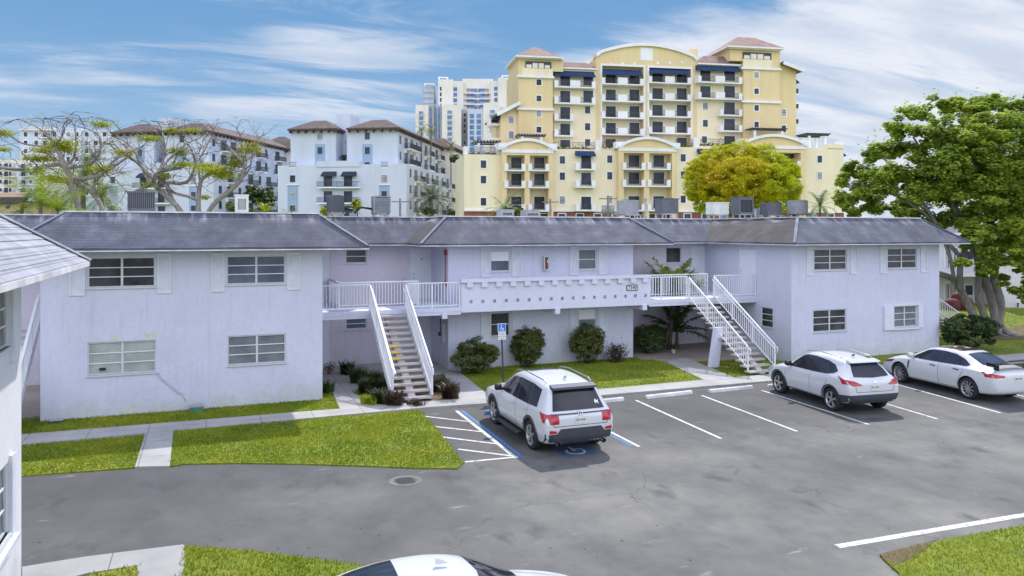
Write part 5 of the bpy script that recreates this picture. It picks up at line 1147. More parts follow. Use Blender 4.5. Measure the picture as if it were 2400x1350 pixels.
palm('palm_tree', 'dark low palm in shade under the gallery with arching fronds', (22.1, 33.2, 0), .9, .08, 15, 1.8, 'leaf_dark', .5, 'bark_brown', up=.6, ll=.42, lw=.08)
def palm_px(label, px, pyc, depth, scale, mat, nf=22, droop=.6, up=.2, r=.18, name='palm_tree', base=0, **k):
    p = pxw(px, pyc, depth); return palm(name, label, (p.x, p.y, base), p.z-base, r, nf, scale, mat, droop, up=up, **k)
palm_px('grey green date palm between the white block and yellow building', 1010, 462, 95, 3.1, 'leaf_palm_grey', 46, .55, -.1, .3, ll=.30)
palm_px('bright yellow green palm behind the roof, nearest the left edge', 95, 480, 46, 2.9, 'leaf_palm_bright', 16, .45, .5, .12, ll=.35)
palm_px('bright lime palm left of the forked bare tree trunk', 135, 492, 44, 2.2, 'leaf_palm_bright', 12, .4, .6, .1, ll=.35)
palm_px('tall olive palm behind the first bare tree', 195, 425, 62, 4.6, 'leaf_palm', 34, .75, .0, .2, ll=.3)
palm_px('olive palm with drooping fronds right of the first bare tree trunk', 238, 462, 60, 3.4, 'leaf_palm', 24, .8, .0, .2, ll=.3)
palm_px('dim green palm low at the far left above shed roof', 50, 492, 52, 2.4, 'leaf_palm', 14, .7, .1, .15)
palm_px('small green palm at left foot of the yellow building', 1182, 492, 90, 2.7, 'leaf_palm', 20, .6, .1, .15)
palm_px('small green palm between golden tree and large green tree', 1922, 482, 85, 2.6, 'leaf_palm', 20, .65, .1, .15)
palm_px('tiny yellow palm top peeking over roof right of the pale unit', 620, 500, 50, 1.0, 'leaf_palm_bright', 12, .3, .7, .08)
palm_px('tiny yellow palm top peeking over roof at foot of the white block', 680, 505, 50, .8, 'leaf_palm_bright', 10, .3, .7, .08)
palm_px('small palm growing on the white block roof terrace, left one', 988, 306, 160, 2.1, 'leaf_palm', 16, .8, .1, .12, base=20)
palm_px('small palm growing on the white block roof terrace, right one', 1010, 301, 160, 2.1, 'leaf_palm', 16, .8, .1, .12, base=20)
palm_px('small palm growing on the white block roof terrace, lower one', 1057, 342, 165, 1.6, 'leaf_palm', 14, .8, .1, .1, base=16)
# background green masses, each its own bush or tree
def tree(name, label, px, py, depth, wpx, hpx, mat, n, size, trunk='bark_brown', lumps=9, group=None, gz_=0):
    c = pxw(px, py, depth); k = depth/FPX; rx, rz = wpx*k/2, hpx*k/2; t = thing(name, label, 'tree' if name.endswith('tree') else 'shrub', (c.x, c.y, gz_), group=group)
    cl = [(c.x, c.y, c.z, rx*.7, rx*.6, rz*.75)]
    for q in range(lumps): a = random.uniform(0, 6.28); e = random.uniform(-.7, 1); cl.append((c.x+rx*.6*math.cos(a)*math.cos(e*.6), c.y+rx*.5*math.sin(a), c.z+rz*.6*math.sin(e), rx*.4, rx*.4, rz*.4))
    tot = sum((q[3]*q[4]*q[5])**(2/3) for q in cl); P_, O_ = clump_pts(cl, n/tot, .6, 30/(rx*rz)**.5+4, .36); P_[:, 2] = np.maximum(P_[:, 2], gz_+.05)
    leafmesh('crown', P_, size, mat, t, .3, .8, 4, O_); b = MB(); b.tube([(c.x, c.y, gz_), (c.x, c.y, c.z)], [max(.12, rx*.06), .05], 7); b.build('trunk', trunk, t); return t
tree('bushy_tree', 'dark leafy tree in the gap left of the white block', 608, 465, 100, 75, 76, 'leaf_dark', 5000, .32)
tree('bushy_tree', 'dull green tree at left foot of the dark leafy one', 560, 492, 98, 70, 50, 'leaf_palm', 3000, .3)
tree('shrub', 'clipped yellow green shrub behind the tall blue grey unit', 838, 478, 85, 26, 46, 'leaf_lime', 1200, .2)
tree('shrub', 'low yellow shrub before the white block, left of the tall unit', 765, 497, 85, 34, 24, 'leaf_lime', 900, .2)
tree('shrub', 'dark ball shrub at the foot of the date palm', 1002, 496, 92, 28, 26, 'leaf_dark', 900, .2)
tree('shrub', 'dark ball shrub between date palm and yellow building', 1058, 497, 92, 16, 20, 'leaf_dark', 600, .2)
tree('bushy_tree', 'bright green bush behind the roof by the small palm', 1205, 496, 88, 46, 30, 'leaf_palm', 1600, .22)
tree('bushy_tree', 'dull green hedge tree at far left edge behind the shed', 20, 492, 90, 110, 40, 'leaf_palm', 3000, .3)
tree('hanging_garden', 'dark trailing plants on the terrace right of the white block', 1068, 372, 160, 36, 26, 'leaf_dark', 1200, .35, gz_=14)
# --- bare flame trees with a few lime tufts
def flame_tree(label, limbs, tufts, d, root, seed, scale=1.):
    rs = random.Random(seed); k = d/FPX; base = pxw(*root, d); base.z = 0; t = thing('bare_tree', label, 'tree', base, group='bare spreading trees behind the roof'); b = MB(); tips = []
    for pts in limbs:
        W = []; r = []
        dy = rs.uniform(-.6, .6)
        for i, (x, y, rp) in enumerate(pts):
            W.append(pxw(x, y, d+dy*i*.8)); r.append(rp*k*.78)
        out = limb(b, W, r, 8)
        m = len(out)
        for j in range(int(m*.35), m, 3): tips.append((out[j], (out[min(j+1, m-1)]-out[max(0, j-1)]).normalized(), r[-1]*.75))
        tips.append((out[-1], (out[-1]-out[-2]).normalized(), r[-1]))
    b.build('trunk', 'bark_pale', t); b = MB(); ends = []
    def grow(p, dr, r, L, lv):
        q = [p]; rr = [r]
        for s_ in range(4):
            dr = (dr+Vector((rs.gauss(0, .28), rs.gauss(0, .28), rs.gauss(.02, .22)))).normalized(); 
            if q[-1].z > 6+ (540-285)*k: dr.z = min(dr.z, -.02)
            q.append(q[-1]+dr*L/4); rr.append(r*(1-.17*(s_+1)))
        b.tube(q, rr, 4, cap=False); ends.append(q[-1])
        if lv > 0:
            for s_ in range(rs.choice((2, 2, 3))):
                nd = (dr+Vector((rs.gauss(0, .75), rs.gauss(0, .75), rs.gauss(.1, .3)))).normalized(); grow(q[rs.choice((2, 3, 4))], nd, r*.6, L*.72, lv-1)
    for p, dr, r in tips:
        nd = (dr+Vector((rs.gauss(0, .5), rs.gauss(0, .5), .15))).normalized(); grow(p, nd, max(.018, min(r, .05)), 1.7*scale, 2)
    b.build('twig', 'bark_twig', t)
    P_ = []
    for x, y, w_, h_ in tufts:
        n = int(w_*h_*1.9); c = np.array(pxw(x, y, d+rs.uniform(-1, 1))); P_.append(c+rng.normal(0, .42, (n, 3))*np.array([w_*k, w_*k*.8, h_*k*.7]))
    E_ = [ends[i] for i in rs.sample(range(len(ends)), int(len(ends)*.12))]
    for e in E_: P_.append(np.array(e)+rng.normal(0, .13, (7, 3)))
    leafmesh('foliage', np.concatenate(P_), .13, 'leaf_lime', t, .5, .5)
    E_ = [ends[i] for i in rs.sample(range(len(ends)), int(len(ends)*.25))]; P_ = [np.array(e)+rng.normal(0, .06, (4, 3)) for e in E_]; leafmesh('foliage', np.concatenate(P_), .10, 'leaf_red', t, .1, .3); return t  # this second mesh is brown red seed pods, not leaves
flame_tree('pale bare tree with long level limbs and lime tufts, leftmost of the bare trees', [
    [(192, 520, 10), (182, 480, 9), (168, 440, 8.5), (162, 410, 8), (150, 388, 8), (140, 360, 7), (128, 345, 5)], [(142, 385, 7), (110, 388, 5.5), (70, 398, 5), (30, 396, 5), (-20, 388, 4)], [(160, 425, 6), (125, 424, 5), (98, 408, 3.5), (92, 395, 2.5)],
    [(128, 345, 4), (90, 342, 3), (50, 335, 2.5), (18, 315, 2), (-10, 300, 1.5)], [(150, 388, 5), (172, 372, 3.5), (178, 330, 3), (172, 290, 2.2), (150, 272, 1.5)], [(155, 395, 5.5), (195, 388, 4.5), (218, 378, 4), (234, 355, 3.6), (232, 318, 3), (200, 300, 2)],
    [(165, 420, 6.5), (200, 418, 6), (238, 410, 5), (240, 400, 4)], [(245, 515, 7), (235, 478, 6.5), (215, 452, 6), (195, 435, 6), (172, 425, 6)], [(218, 455, 3.5), (222, 420, 3), (210, 395, 2)], [(140, 360, 4), (120, 330, 3), (90, 300, 2), (45, 280, 1.4)],
    [(240, 400, 4), (270, 375, 3.2), (300, 358, 3), (330, 345, 2)]],
    [(145, 340, 38, 26), (160, 350, 24, 14), (92, 372, 44, 16), (100, 352, 30, 12), (85, 400, 22, 10), (232, 396, 34, 14), (238, 292, 28, 12), (4, 312, 34, 16), (8, 350, 20, 9), (125, 418, 30, 14)], 50, (192, 520), 3)
flame_tree('bare grey tree with crooked crossing limbs, middle of the bare trees', [
    [(432, 520, 9), (420, 490, 8), (392, 462, 7.5), (368, 440, 7), (360, 420, 6.5), (372, 405, 6), (395, 398, 5), (425, 394, 4)], [(360, 420, 5.5), (340, 400, 4.5), (320, 380, 4), (300, 368, 4), (283, 355, 3), (270, 340, 2)], [(368, 440, 5), (345, 420, 4), (330, 385, 3.5), (312, 350, 3), (290, 330, 2)],
    [(372, 405, 4), (384, 370, 3.2), (386, 340, 2.8), (380, 310, 2)], [(360, 425, 4), (390, 380, 3.2), (420, 350, 2.6), (440, 335, 2)], [(425, 505, 6), (402, 462, 5.5), (392, 430, 5.5), (420, 430, 5.5), (440, 425, 5), (452, 405, 4.5), (458, 382, 4), (448, 350, 3), (435, 330, 2)], [(300, 368, 3.4), (275, 385, 3.4), (248, 405, 3.6)], [(458, 382, 3), (475, 360, 2.4), (490, 330, 1.8)], [(322, 446, 4), (340, 438, 4), (362, 432, 4)]],
    [(290, 358, 30, 14), (345, 325, 22, 12), (430, 385, 30, 12), (415, 355, 26, 18), (385, 412, 18, 10), (350, 432, 22, 8), (365, 325, 18, 10), (400, 305, 18, 10), (450, 305, 24, 9)], 52, (432, 520), 5)
flame_tree('bare grey tree with lime canopy tuft, right of the bare trees', [
    [(468, 520, 7), (465, 480, 6.5), (468, 440, 6), (475, 418, 5.5), (500, 405, 4.5), (525, 398, 3.5)], [(478, 520, 7), (500, 480, 7), (535, 450, 6.5), (562, 425, 6), (572, 400, 5.5), (570, 380, 5), (555, 365, 4), (540, 350, 3)], [(465, 470, 5), (440, 460, 4.5), (408, 452, 4), (385, 432, 3.5)], [(470, 430, 4), (466, 400, 3), (470, 385, 2)], [(562, 425, 3), (585, 395, 2), (592, 360, 1.6)]],
    [(500, 398, 52, 16), (522, 408, 44, 22), (486, 388, 34, 12), (585, 352, 34, 18), (560, 368, 26, 12), (548, 388, 22, 12), (590, 340, 26, 10), (478, 462, 18, 10), (560, 378, 20, 10)], 53, (470, 520), 9)
# --- golden umbrella shaped tree
d = 82; k = d/FPX; c = pxw(1738, 430, d); t = thing('golden_tree', 'wide rounded tree with yellow green and golden foliage before the yellow building', 'tree', (c.x, c.y, 0)); cl = []
for x, y, r, dy in ((1655, 432, 50, -1), (1640, 402, 36, 0), (1682, 378, 44, 1), (1735, 370, 48, 0), (1785, 376, 46, 0), (1830, 402, 42, 1), (1842, 440, 36, -1), (1800, 430, 56, -3), (1735, 420, 62, -3), (1690, 440, 50, -3), (1655, 470, 36, 0), (1835, 470, 34, 0), (1760, 400, 50, 3), (1700, 400, 50, 3), (1630, 440, 24, 0), (1850, 420, 24, 0), (1780, 465, 36, -2), (1700, 478, 30, -1), (1815, 388, 34, -1), (1655, 388, 30, -1)):
    q = pxw(x, y, d+dy); cl.append((q.x, q.y, q.z, r*k, r*k*.9, r*k*.78))
P_, O_ = clump_pts(cl, 2600, .88, 34, .34); leafmesh('crown', P_, .19, 'leaf_gold', t, .2, .5, 4, O_)
b = MB()
for pts in ([(1745, 512, 7), (1742, 480, 6), (1720, 450, 4.5), (1690, 420, 3), (1660, 400, 2)], [(1755, 512, 7), (1765, 470, 6), (1790, 440, 4), (1820, 410, 2.4)], [(1735, 512, 6), (1700, 480, 4.5), (1670, 462, 3.2), (1640, 450, 2)], [(1752, 500, 5), (1755, 450, 4), (1745, 400, 2.5)], [(1765, 510, 6), (1800, 480, 4), (1830, 460, 2.5)], [(1740, 505, 5), (1690, 500, 3.5), (1650, 480, 2)], [(1728, 460, 3), (1705, 430, 2), (1700, 400, 1.5)], [(1790, 445, 3), (1785, 410, 2)]):
    limb(b, [pxw(x, y, d-1.5) for x, y, r in pts], [r*k for x, y, r in pts], 7)
b.box(c.x-.4, c.x+.4, c.y-1.9, c.y-1.1, 0, 7.3); b.build('trunk', 'bark_brown', t)
# --- big seagrape tree at the right
d = 46; k = d/FPX; c = gz(2330, 785); t = thing('broadleaf_tree', 'large spreading green tree with several grey trunks at the right edge', 'tree', (c.x, c.y, 0)); b = MB()
dd = c.dot(D)
stems = ([(2345, 790, 22), (2338, 760, 17), (2325, 700, 15), (2305, 650, 14), (2290, 600, 13), (2262, 545, 11), (2235, 480, 8), (2205, 430, 6), (2170, 370, 4), (2140, 320, 3)], [(2312, 790, 17), (2290, 755, 13), (2270, 715, 11.5), (2252, 680, 10.5), (2236, 655, 10), (2212, 645, 9), (2195, 640, 8)],
    [(2318, 780, 15), (2303, 730, 11), (2292, 680, 10.5), (2300, 610, 10), (2318, 540, 9), (2340, 470, 7), (2350, 400, 5), (2340, 330, 3)], [(2252, 680, 9), (2250, 630, 9), (2262, 580, 9), (2268, 530, 8), (2250, 460, 6), (2255, 380, 4), (2240, 300, 3)], [(2335, 770, 14), (2345, 710, 13), (2330, 650, 12), (2345, 590, 10), (2380, 520, 8), (2410, 440, 6), (2420, 360, 4)],
    [(2236, 655, 6), (2228, 610, 6), (2215, 570, 6), (2190, 520, 5), (2120, 470, 4), (2050, 440, 3), (1985, 435, 2)], [(2250, 600, 7), (2215, 560, 6), (2180, 500, 5), (2120, 420, 4), (2070, 370, 3)], [(2330, 650, 7), (2300, 590, 6), (2240, 560, 5)], [(2345, 600, 6), (2370, 560, 5), (2430, 530, 4)])
for pts in stems:
    n_ = len(pts); limb(b, [pxw(x, y, dd+(.35 if i < 2 else .35+.12*i)) for i, (x, y, r) in enumerate(pts)], [r*k*.72 for x, y, r in pts], 10)
for a in range(9):
    q = a*.7; b.tube([(c.x+.25*math.cos(q), c.y+.25*math.sin(q), .5), (c.x+.8*math.cos(q), c.y+.8*math.sin(q), .12), (c.x+1.5*math.cos(q+.2), c.y+1.5*math.sin(q+.2), .02)], [.22, .12, .04], 6)
b.build('trunk', 'bark_grey', t); cl = []
for x, y, r, dy in ((1975, 420, 26, 0), (1985, 462, 30, 0), (2000, 492, 26, 1), (2010, 400, 34, 0), (2035, 440, 40, -1), (2060, 355, 40, 0), (2050, 480, 36, 1), (2090, 410, 50, -2), (2110, 300, 34, 0), (2130, 350, 46, 0), (2150, 265, 36, 1), (2150, 430, 52, -2), (2120, 480, 36, 2), (2190, 310, 50, -2), (2210, 245, 34, 0), (2200, 380, 56, -3), (2220, 450, 50, 0), (2260, 270, 48, 0), (2270, 340, 60, -3), (2290, 420, 66, -3), (2310, 245, 44, 1), (2340, 300, 60, -2), (2370, 380, 70, -3), (2350, 460, 60, -3), (2390, 260, 50, 0), (2420, 330, 60, 0), (2420, 440, 70, -2), (2300, 500, 46, -2), (2380, 530, 50, -3), (2420, 580, 50, -1), (2345, 560, 34, -2), (2400, 620, 28, -3), (2360, 655, 22, -3), (2385, 680, 18, -3), (2250, 505, 34, 2), (2275, 570, 24, -2), (2290, 640, 16, -2), (2240, 400, 44, 3), (2160, 460, 36, 3), (2320, 590, 30, -3), (2435, 650, 40, 0), (2060, 420, 36, 3), (2285, 545, 34, -4), (2330, 625, 26, -4), (2375, 600, 36, -4), (2410, 540, 44, -4), (2260, 610, 18, -4), (2400, 700, 16, -4), (2215, 520, 28, -1), (2100, 500, 30, -1), (2155, 500, 34, 0), (2190, 525, 26, 1), (2300, 350, 60, 2), (2350, 420, 70, 3), (2260, 440, 56, 3), (2400, 500, 60, 2)):
    q = pxw(x, y, d+dy); cl.append((q.x, q.y, q.z, r*k, r*k, r*k*.72))
P_, O_ = clump_pts(cl, 2500, .35, 26, .46)
# sprigs sticking up at the crown's edge
Q_ = []
for x, y in ((2072, 300), (2095, 262), (2130, 245), (2165, 232), (2200, 215), (2240, 222), (2285, 214), (2350, 225), (2392, 228), (2035, 330), (2020, 350), (1990, 385), (1958, 425), (1962, 450), (2050, 310), (2115, 255), (2180, 240), (2305, 232)):
    q = np.array(pxw(x, y, d+random.uniform(-2, 2))); 
    for j in range(14): Q_.append(q+np.array([rng.normal(0, .12), rng.normal(0, .12), -.10*j+.3]))
Q_ = np.array(Q_); leafmesh('crown', np.concatenate([P_, Q_]), .17, 'leaf_seagrape', t, .9, .95, 6, np.concatenate([O_, np.tile([0., 0., 1.], (len(Q_), 1))]))
# ================================================================ far buildings
class Bld:
    def __init__(s, label, pxl, depth, th, name='apartment_block', group=None, z=0):
        p = pxw(pxl, HY, depth); th = R_(th); u = RT*math.cos(th)+D*math.sin(th); s.root = thing(name, label, 'building', (p.x, p.y, z), math.atan2(u.y, u.x), group)
        s.o = Vector((p.x, p.y, z)); s.u = u; s.v = Vector((-u.y, u.x, 0))
    def at(s, x, y, ly=0.):
        r = ray(x, y); t = ((s.o-CAM).dot(s.v)+ly)/r.dot(s.v); w_ = CAM+r*t-s.o; return w_.dot(s.u), w_.z
    def atx(s, x, y, lx):
        r = ray(x, y); t = ((s.o-CAM).dot(s.u)+lx)/r.dot(s.u); w_ = CAM+r*t-s.o; return w_.dot(s.v), w_.z
    def b(s, mb, name, mat, par=None): return mb.build(name, mat, par or s.root, (0, 0, 0))
    def X(s, x, ly=0, y=400): return s.at(x, y, ly)[0]
    def Zc(s, x, y, ly=0): return s.at(x, y, ly)[1]
    def block(s, name, mat, x0, x1, ytop, ly, depth, zb=0., side=None):
        a = s.X(x0, ly); c = s.X(x1, ly); z = s.Zc((x0+x1)/2, ytop, ly); mb = MB(); mb.box(a, c, ly, ly+depth, zb, z); return s.b(mb, name, mat)
    def win(s, x, y, w_, h_, ly, pane='pane_far', frame='far_trim', fr=.16, cross=True):
        z = s.Zc(x, y, ly); u = s.X(x, ly, y); k = ((s.o-CAM).dot(s.v)+ly)/FPX; W, H = w_*k/2, h_*k/2; mb = MB()
        mb.box(u-W-fr, u+W+fr, ly-.06, ly-.003, z-H-fr, z-H); mb.box(u-W-fr, u+W+fr, ly-.06, ly-.003, z+H, z+H+fr); mb.box(u-W-fr, u-W, ly-.06, ly-.003, z-H, z+H); mb.box(u+W, u+W+fr, ly-.06, ly-.003, z-H, z+H)
        f = s.b(mb, 'window', frame); mb = MB(); mb.box(u-W, u+W, ly-.02, ly-.004, z-H, z+H); s.b(mb, 'pane', pane if random.random() > .22 or pane != 'pane_far' else 'pane_light_far', f)
        if cross: mb = MB(); mb.box(u-W, u+W, ly-.035, ly-.021, z-.03, z+.03); s.b(mb, 'glazing_bar', 'far_metal', f)
        return f
    def door(s, x0, x1, y0, y1, ly, frame='far_trim', pane='pane_far'):
        a, c = s.X(x0, ly), s.X(x1, ly); xm = (x0+x1)/2; z1, z0 = s.Zc(xm, y0, ly), s.Zc(xm, y1, ly); fr = .15; mb = MB(); mb.box(a-fr, a, ly-.07, ly-.003, z0, z1+fr); mb.box(c, c+fr, ly-.07, ly-.003, z0, z1+fr); mb.box(a, c, ly-.07, ly-.003, z1, z1+fr)
        f = s.b(mb, 'balcony_door', frame); mb = MB(); mb.box(a, c, ly-.02, ly-.004, z0, z1); s.b(mb, 'pane', pane, f); mb = MB(); mb.box((a+c)/2-.04, (a+c)/2+.04, ly-.04, ly-.021, z0, z1); mb.box(a, a+.05, ly-.04, ly-.021, z0, z1); mb.box(c-.05, c, ly-.04, ly-.021, z0, z1); s.b(mb, 'mullion', 'far_metal', f); return f
    def balc(s, x0, x1, ybot, ly, out=1.3, ends=True, mid=False, rail='far_metal', slab='far_trim', h=1.05, glassy=False):
        a, c = s.X(x0, ly-out), s.X(x1, ly-out); z = s.Zc((x0+x1)/2, ybot, ly-out); mb = MB(); mb.box(a, c, ly-out, ly-.004, z, z+.22)
        if ends: mb.box(a, a+.7, ly-out-.02, ly-out+.14, z+.22, z+.22+h); mb.box(c-.7, c, ly-out-.02, ly-out+.14, z+.22, z+.22+h); mb.box(a, a+.12, ly-out+.14, ly-.004, z+.22, z+.22+h); mb.box(c-.12, c, ly-out+.14, ly-.004, z+.22, z+.22+h)
        if mid: mb.box((a+c)/2-.95, (a+c)/2+.95, ly-out-.02, ly-out+.14, z+.22, z+.32+h)
        o = s.b(mb, 'balcony', slab); mb = MB(); y = ly-out+.05
        mb.box(a, c, y-.03, y+.03, z+.2+h-.06, z+.2+h); mb.box(a, c, y-.03, y+.03, z+.30, z+.36); n = int((c-a)/.16)
        for k_ in range(n+1): xx = a+(c-a)*k_/n; mb.box(xx-.018, xx+.018, y-.018, y+.018, z+.30, z+.2+h)
        if not ends:
            for xx in (a, c): mb.box(xx-.03, xx+.03, y, ly, z+.2+h-.06, z+.2+h); 
        s.b(mb, 'railing', rail, o)
        if glassy: mb = MB(); mb.box(a, a+(c-a)*.25, y-.005, y+.005, z+.3, z+.2+h); s.b(mb, 'screen', 'glass_rail', o); mb = MB(); mb.box(c-(c-a)*.2, c, y-.005, y+.005, z+.3, z+.2+h); s.b(mb, 'screen', 'glass_rail', o)
        return o
    def awn(s, x0, x1, y0, y1, ly, mat='awning_navy', out=1.2):
        a, c = s.X(x0, ly-out), s.X(x1, ly-out); xm = (x0+x1)/2; z1 = s.Zc(xm, y0, ly); z0 = s.Zc(xm, y1, ly-out); mb = MB()
        mb.face([(a, ly-out, z0), (c, ly-out, z0), (c, ly-.005, z1), (a, ly-.005, z1)]); mb.face([(a, ly-out, z0), (a, ly-.005, z1), (a, ly-.005, z0)]); mb.face([(c, ly-out, z0), (c, ly-.005, z0), (c, ly-.005, z1)]); mb.face([(a, ly-out, z0-.22), (c, ly-out, z0-.22), (c, ly-out, z0), (a, ly-out, z0)])
        return s.b(mb, 'awning', mat)
    def band(s, x0, x1, y0, y1, ly, mat='far_trim', out=.3, name='cornice'):
        a, c = s.X(x0, ly-out), s.X(x1, ly-out); xm = (x0+x1)/2; mb = MB(); mb.box(a, c, ly-out, ly-.003, s.Zc(xm, y1, ly-out), s.Zc(xm, y0, ly-out)); return s.b(mb, name, mat)
    def hip(s, x0, x1, yeave, ytop, ly, depth, mat='far_tile', over=.8, inn=None, fascia='far_trim', corbel=False):
        a, c = s.X(x0, ly-over), s.X(x1, ly-over); xm = (x0+x1)/2; z0 = s.Zc(xm, yeave, ly-over); k = inn if inn is not None else min(c-a, depth+2*over)/2; z1 = s.Zc(xm, ytop, ly+k); y0, y1 = ly-over, ly+depth+over; k = min(k, (y1-y0)/2, (c-a)/2-.01)
        o_ = [(a, y0, z0), (c, y0, z0), (c, y1, z0), (a, y1, z0)]; i_ = [(a+k, y0+k, z1), (c-k, y0+k, z1), (c-k, y1-k, z1), (a+k, y1-k, z1)]; mb = MB()
        for q in range(4): mb.face([o_[q], o_[(q+1) % 4], i_[(q+1) % 4], i_[q]])
        mb.face(i_); mb.face(o_[::-1]); r = s.b(mb, 'roof', mat)
        mb = MB(); mb.box(a, c, y0, y1, z0-.28, z0-.01); 
        if corbel:
            n = int((c-a)/1.5)
            for q in range(n+1): xx = a+.4+(c-a-.8)*q/n; mb.box(xx-.13, xx+.13, y0+.05, ly-.01, z0-.75, z0-.281)
            n = int((y1-y0)/1.5)
            for q in range(n+1): yy = y0+.4+(y1-y0-.8)*q/n; mb.box(c-over+.01, c-.05, yy-.13, yy+.13, z0-.75, z0-.281)
        s.b(mb, 'eave', fascia, r); return r
# ---------------------------------------------------------------- yellow building
Y_ = Bld('large pale yellow and ochre apartment building with arched central gable and two tile roofed towers', 1088, 132, 10.5, 'yellow_apartment_building')
U = 6.0   # setback of the upper storeys
Y_.block('wall', 'far_paleyellow', 1088, 1176, 362, 0, 14); Y_.block('wall', 'far_paleyellow', 1297, 1450, 350, 0, 14); Y_.block('wall', 'far_paleyellow', 1586, 1740, 346, 0, 14); Y_.block('wall', 'far_paleyellow', 1888, 1977, 347, 0, 14)
def bay(x0, x1, px, yopen, yarch0, ypk, yband):
    # projecting arched bay with a recessed loggia
    b = MB(); a, c = Y_.X(x0, -1.2), Y_.X(x1, -1.2); oa, oc = Y_.X(x0+12, -1.2), Y_.X(x1-11, -1.2); pa, pc = Y_.X(px-6, -1.2), Y_.X(px+6, -1.2); xm = (x0+x1)/2
    zo = Y_.Zc(xm, yopen, -1.2); zt = Y_.Zc(xm, yarch0, -1.2); zp = Y_.Zc(xm, ypk, -1.2)
    b.wall(a, c, 0, zt, -1.2, [(oa, pa, 3.2, zo), (pc, oc, 3.2, zo)], 2.4); n = 16; arc_ = [(a+(c-a)*k/n, zt+(zp-zt)*math.sin(math.pi*k/n)**.8) for k in range(n+1)]
    b.face([(x, -1.2, z) for x, z in arc_]); b.face([(a, -1.2, 0), (a, -1.2, zt), (a, 0, zt), (a, 0, 0)][::-1]); b.face([(c, -1.2, 0), (c, 0, 0), (c, 0, zt), (c, -1.2, zt)])
    for (x_, z_), (x2, z2) in zip(arc_[:-1], arc_[1:]): b.face([(x_, -1.2, z_), (x2, -1.2, z2), (x2, 3, z2), (x_, 3, z_)])
    Y_.b(b, 'arched_bay', 'far_ochre'); b = MB(); b.box(a, c, 1.2, 3, 0, zt); Y_.b(b, 'loggia_wall', 'far_paleyellow')
    b = MB()
    for (x_, z_), (x2, z2) in zip(arc_[:-1], arc_[1:]): b.bar((x_, -1.25, z_+.1), (x2, -1.25, z2+.1), .5, .75, up=(0, 1, 0))
    zb = Y_.Zc(xm, yband, -1.2); b.box(a, c, -1.35, -1.203, zb-.2, zb+.35); b.box(a-.6, a+.9, -1.4, .2, zt-.15, zt+1.0); b.box(c-.9, c+.6, -1.4, .2, zt-.15, zt+1.0); Y_.b(b, 'arch_moulding', 'far_trim')
bay(1176, 1297, 1236, 364, 350, 329, 356); bay(1450, 1586, 1516, 359, 347, 325, 352); bay(1740, 1888, 1812, 357, 340, 319, 346)
for xs_ in ((1198, 1222, 1184, 1231), (1252, 1276, 1240, 1287)):
    for yt, yb, bt in ((369, 394, 401), (407, 434, 441), (461, 490, 496)): Y_.door(xs_[0], xs_[1], yt, yb, 1.2); Y_.balc(xs_[2]-2, xs_[3]+1, bt, 1.2, 2.6)
for xs_ in ((1473, 1498, 1461, 1512), (1531, 1556, 1520, 1571)):
    for yt, yb, bt in ((364, 391, 398), (404, 431, 438), (460, 488, 495)): Y_.door(xs_[0], xs_[1], yt, yb, 1.2); Y_.balc(xs_[2]-2, xs_[3]+1, bt, 1.2, 2.6)
for xs_ in ((1760, 1784, 1754, 1806), (1838, 1862, 1820, 1876)):
    for yt, yb, bt in ((359, 386, 393), (400, 427, 434), (458, 486, 492)): Y_.door(xs_[0], xs_[1], yt, yb, 1.2); Y_.balc(xs_[2]-2, xs_[3]+1, bt, 1.2, 2.6)
for x, ys in ((1133, (385, 421, 473)), (1318, (375, 413, 469)), (1429, (373, 412, 468)), (1601, (370, 410, 467)), (1716, (368, 408, 466)), (1921, (373, 412, 465))):
    for y in ys: Y_.win(x, y, 13, 18, 0)
for x0, x1, w0, w1, dy in ((1362, 1385, 1350, 1396, 0), (1650, 1673, 1638, 1684, -5)):
    for yt, yb, bt in ((366, 394, 399), (405, 433, 440), (461, 490, 495)): Y_.door(x0, x1, yt+dy, yb+dy, 0); Y_.balc(w0, w1, bt+dy, 0, 1.4)
    Y_.awn(x0-10, x1+12, 354+dy, 363+dy, 0)
Y_.band(1088, 1977, 493, 497, 0, 'far_trim', .35); b = MB(); b.box(Y_.X(1088)-.05, Y_.X(1977)+.05, -.08, -.002, 0, Y_.Zc(1500, 497)); Y_.b(b, 'brick_base', 'far_brick')
for x in range(1275, 1960, 42): Y_.win(x, 507, 17, 12, -.09, cross=False)
# parapet piers, pergolas, terrace greenery
for x, y in ((1092, 343), (1172, 344), (1401, 328), (1631, 322), (1972, 331)): Y_.block('pier', 'far_trim', x-5, x+5, y, .2, 1.4, Y_.Zc(x, 362))
Y_.block('parapet', 'far_paleyellow', 1940, 1977, 338, 0, 1.2, Y_.Zc(1950, 350))
def pergola(x0, x1, yt, yb, ly, mat='far_metal'):
    a, c = Y_.X(x0, ly), Y_.X(x1, ly); xm = (x0+x1)/2; z1 = Y_.Zc(xm, yt, ly); z0 = Y_.Zc(xm, yb, ly); b = MB()
    b.box(a, c, ly, ly+.15, z1-.25, z1); b.box(a, c, ly+3, ly+3.15, z1-.25, z1); n = int((c-a)/.5)
    for k in range(n+1): x = a+(c-a)*k/n; b.box(x-.07, x+.07, ly-.5, ly+3.6, z1+.003, z1+.22)
    p = Y_.b(b, 'pergola', mat); b = MB()
    for x in (a+.7, c-.7):
        for y_ in (ly+.05, ly+2.9): b = MB(); b.box(x-.22, x+.22, y_, y_+.33, z0, z1-.251); Y_.b(b, 'post', 'far_trim', p)
    
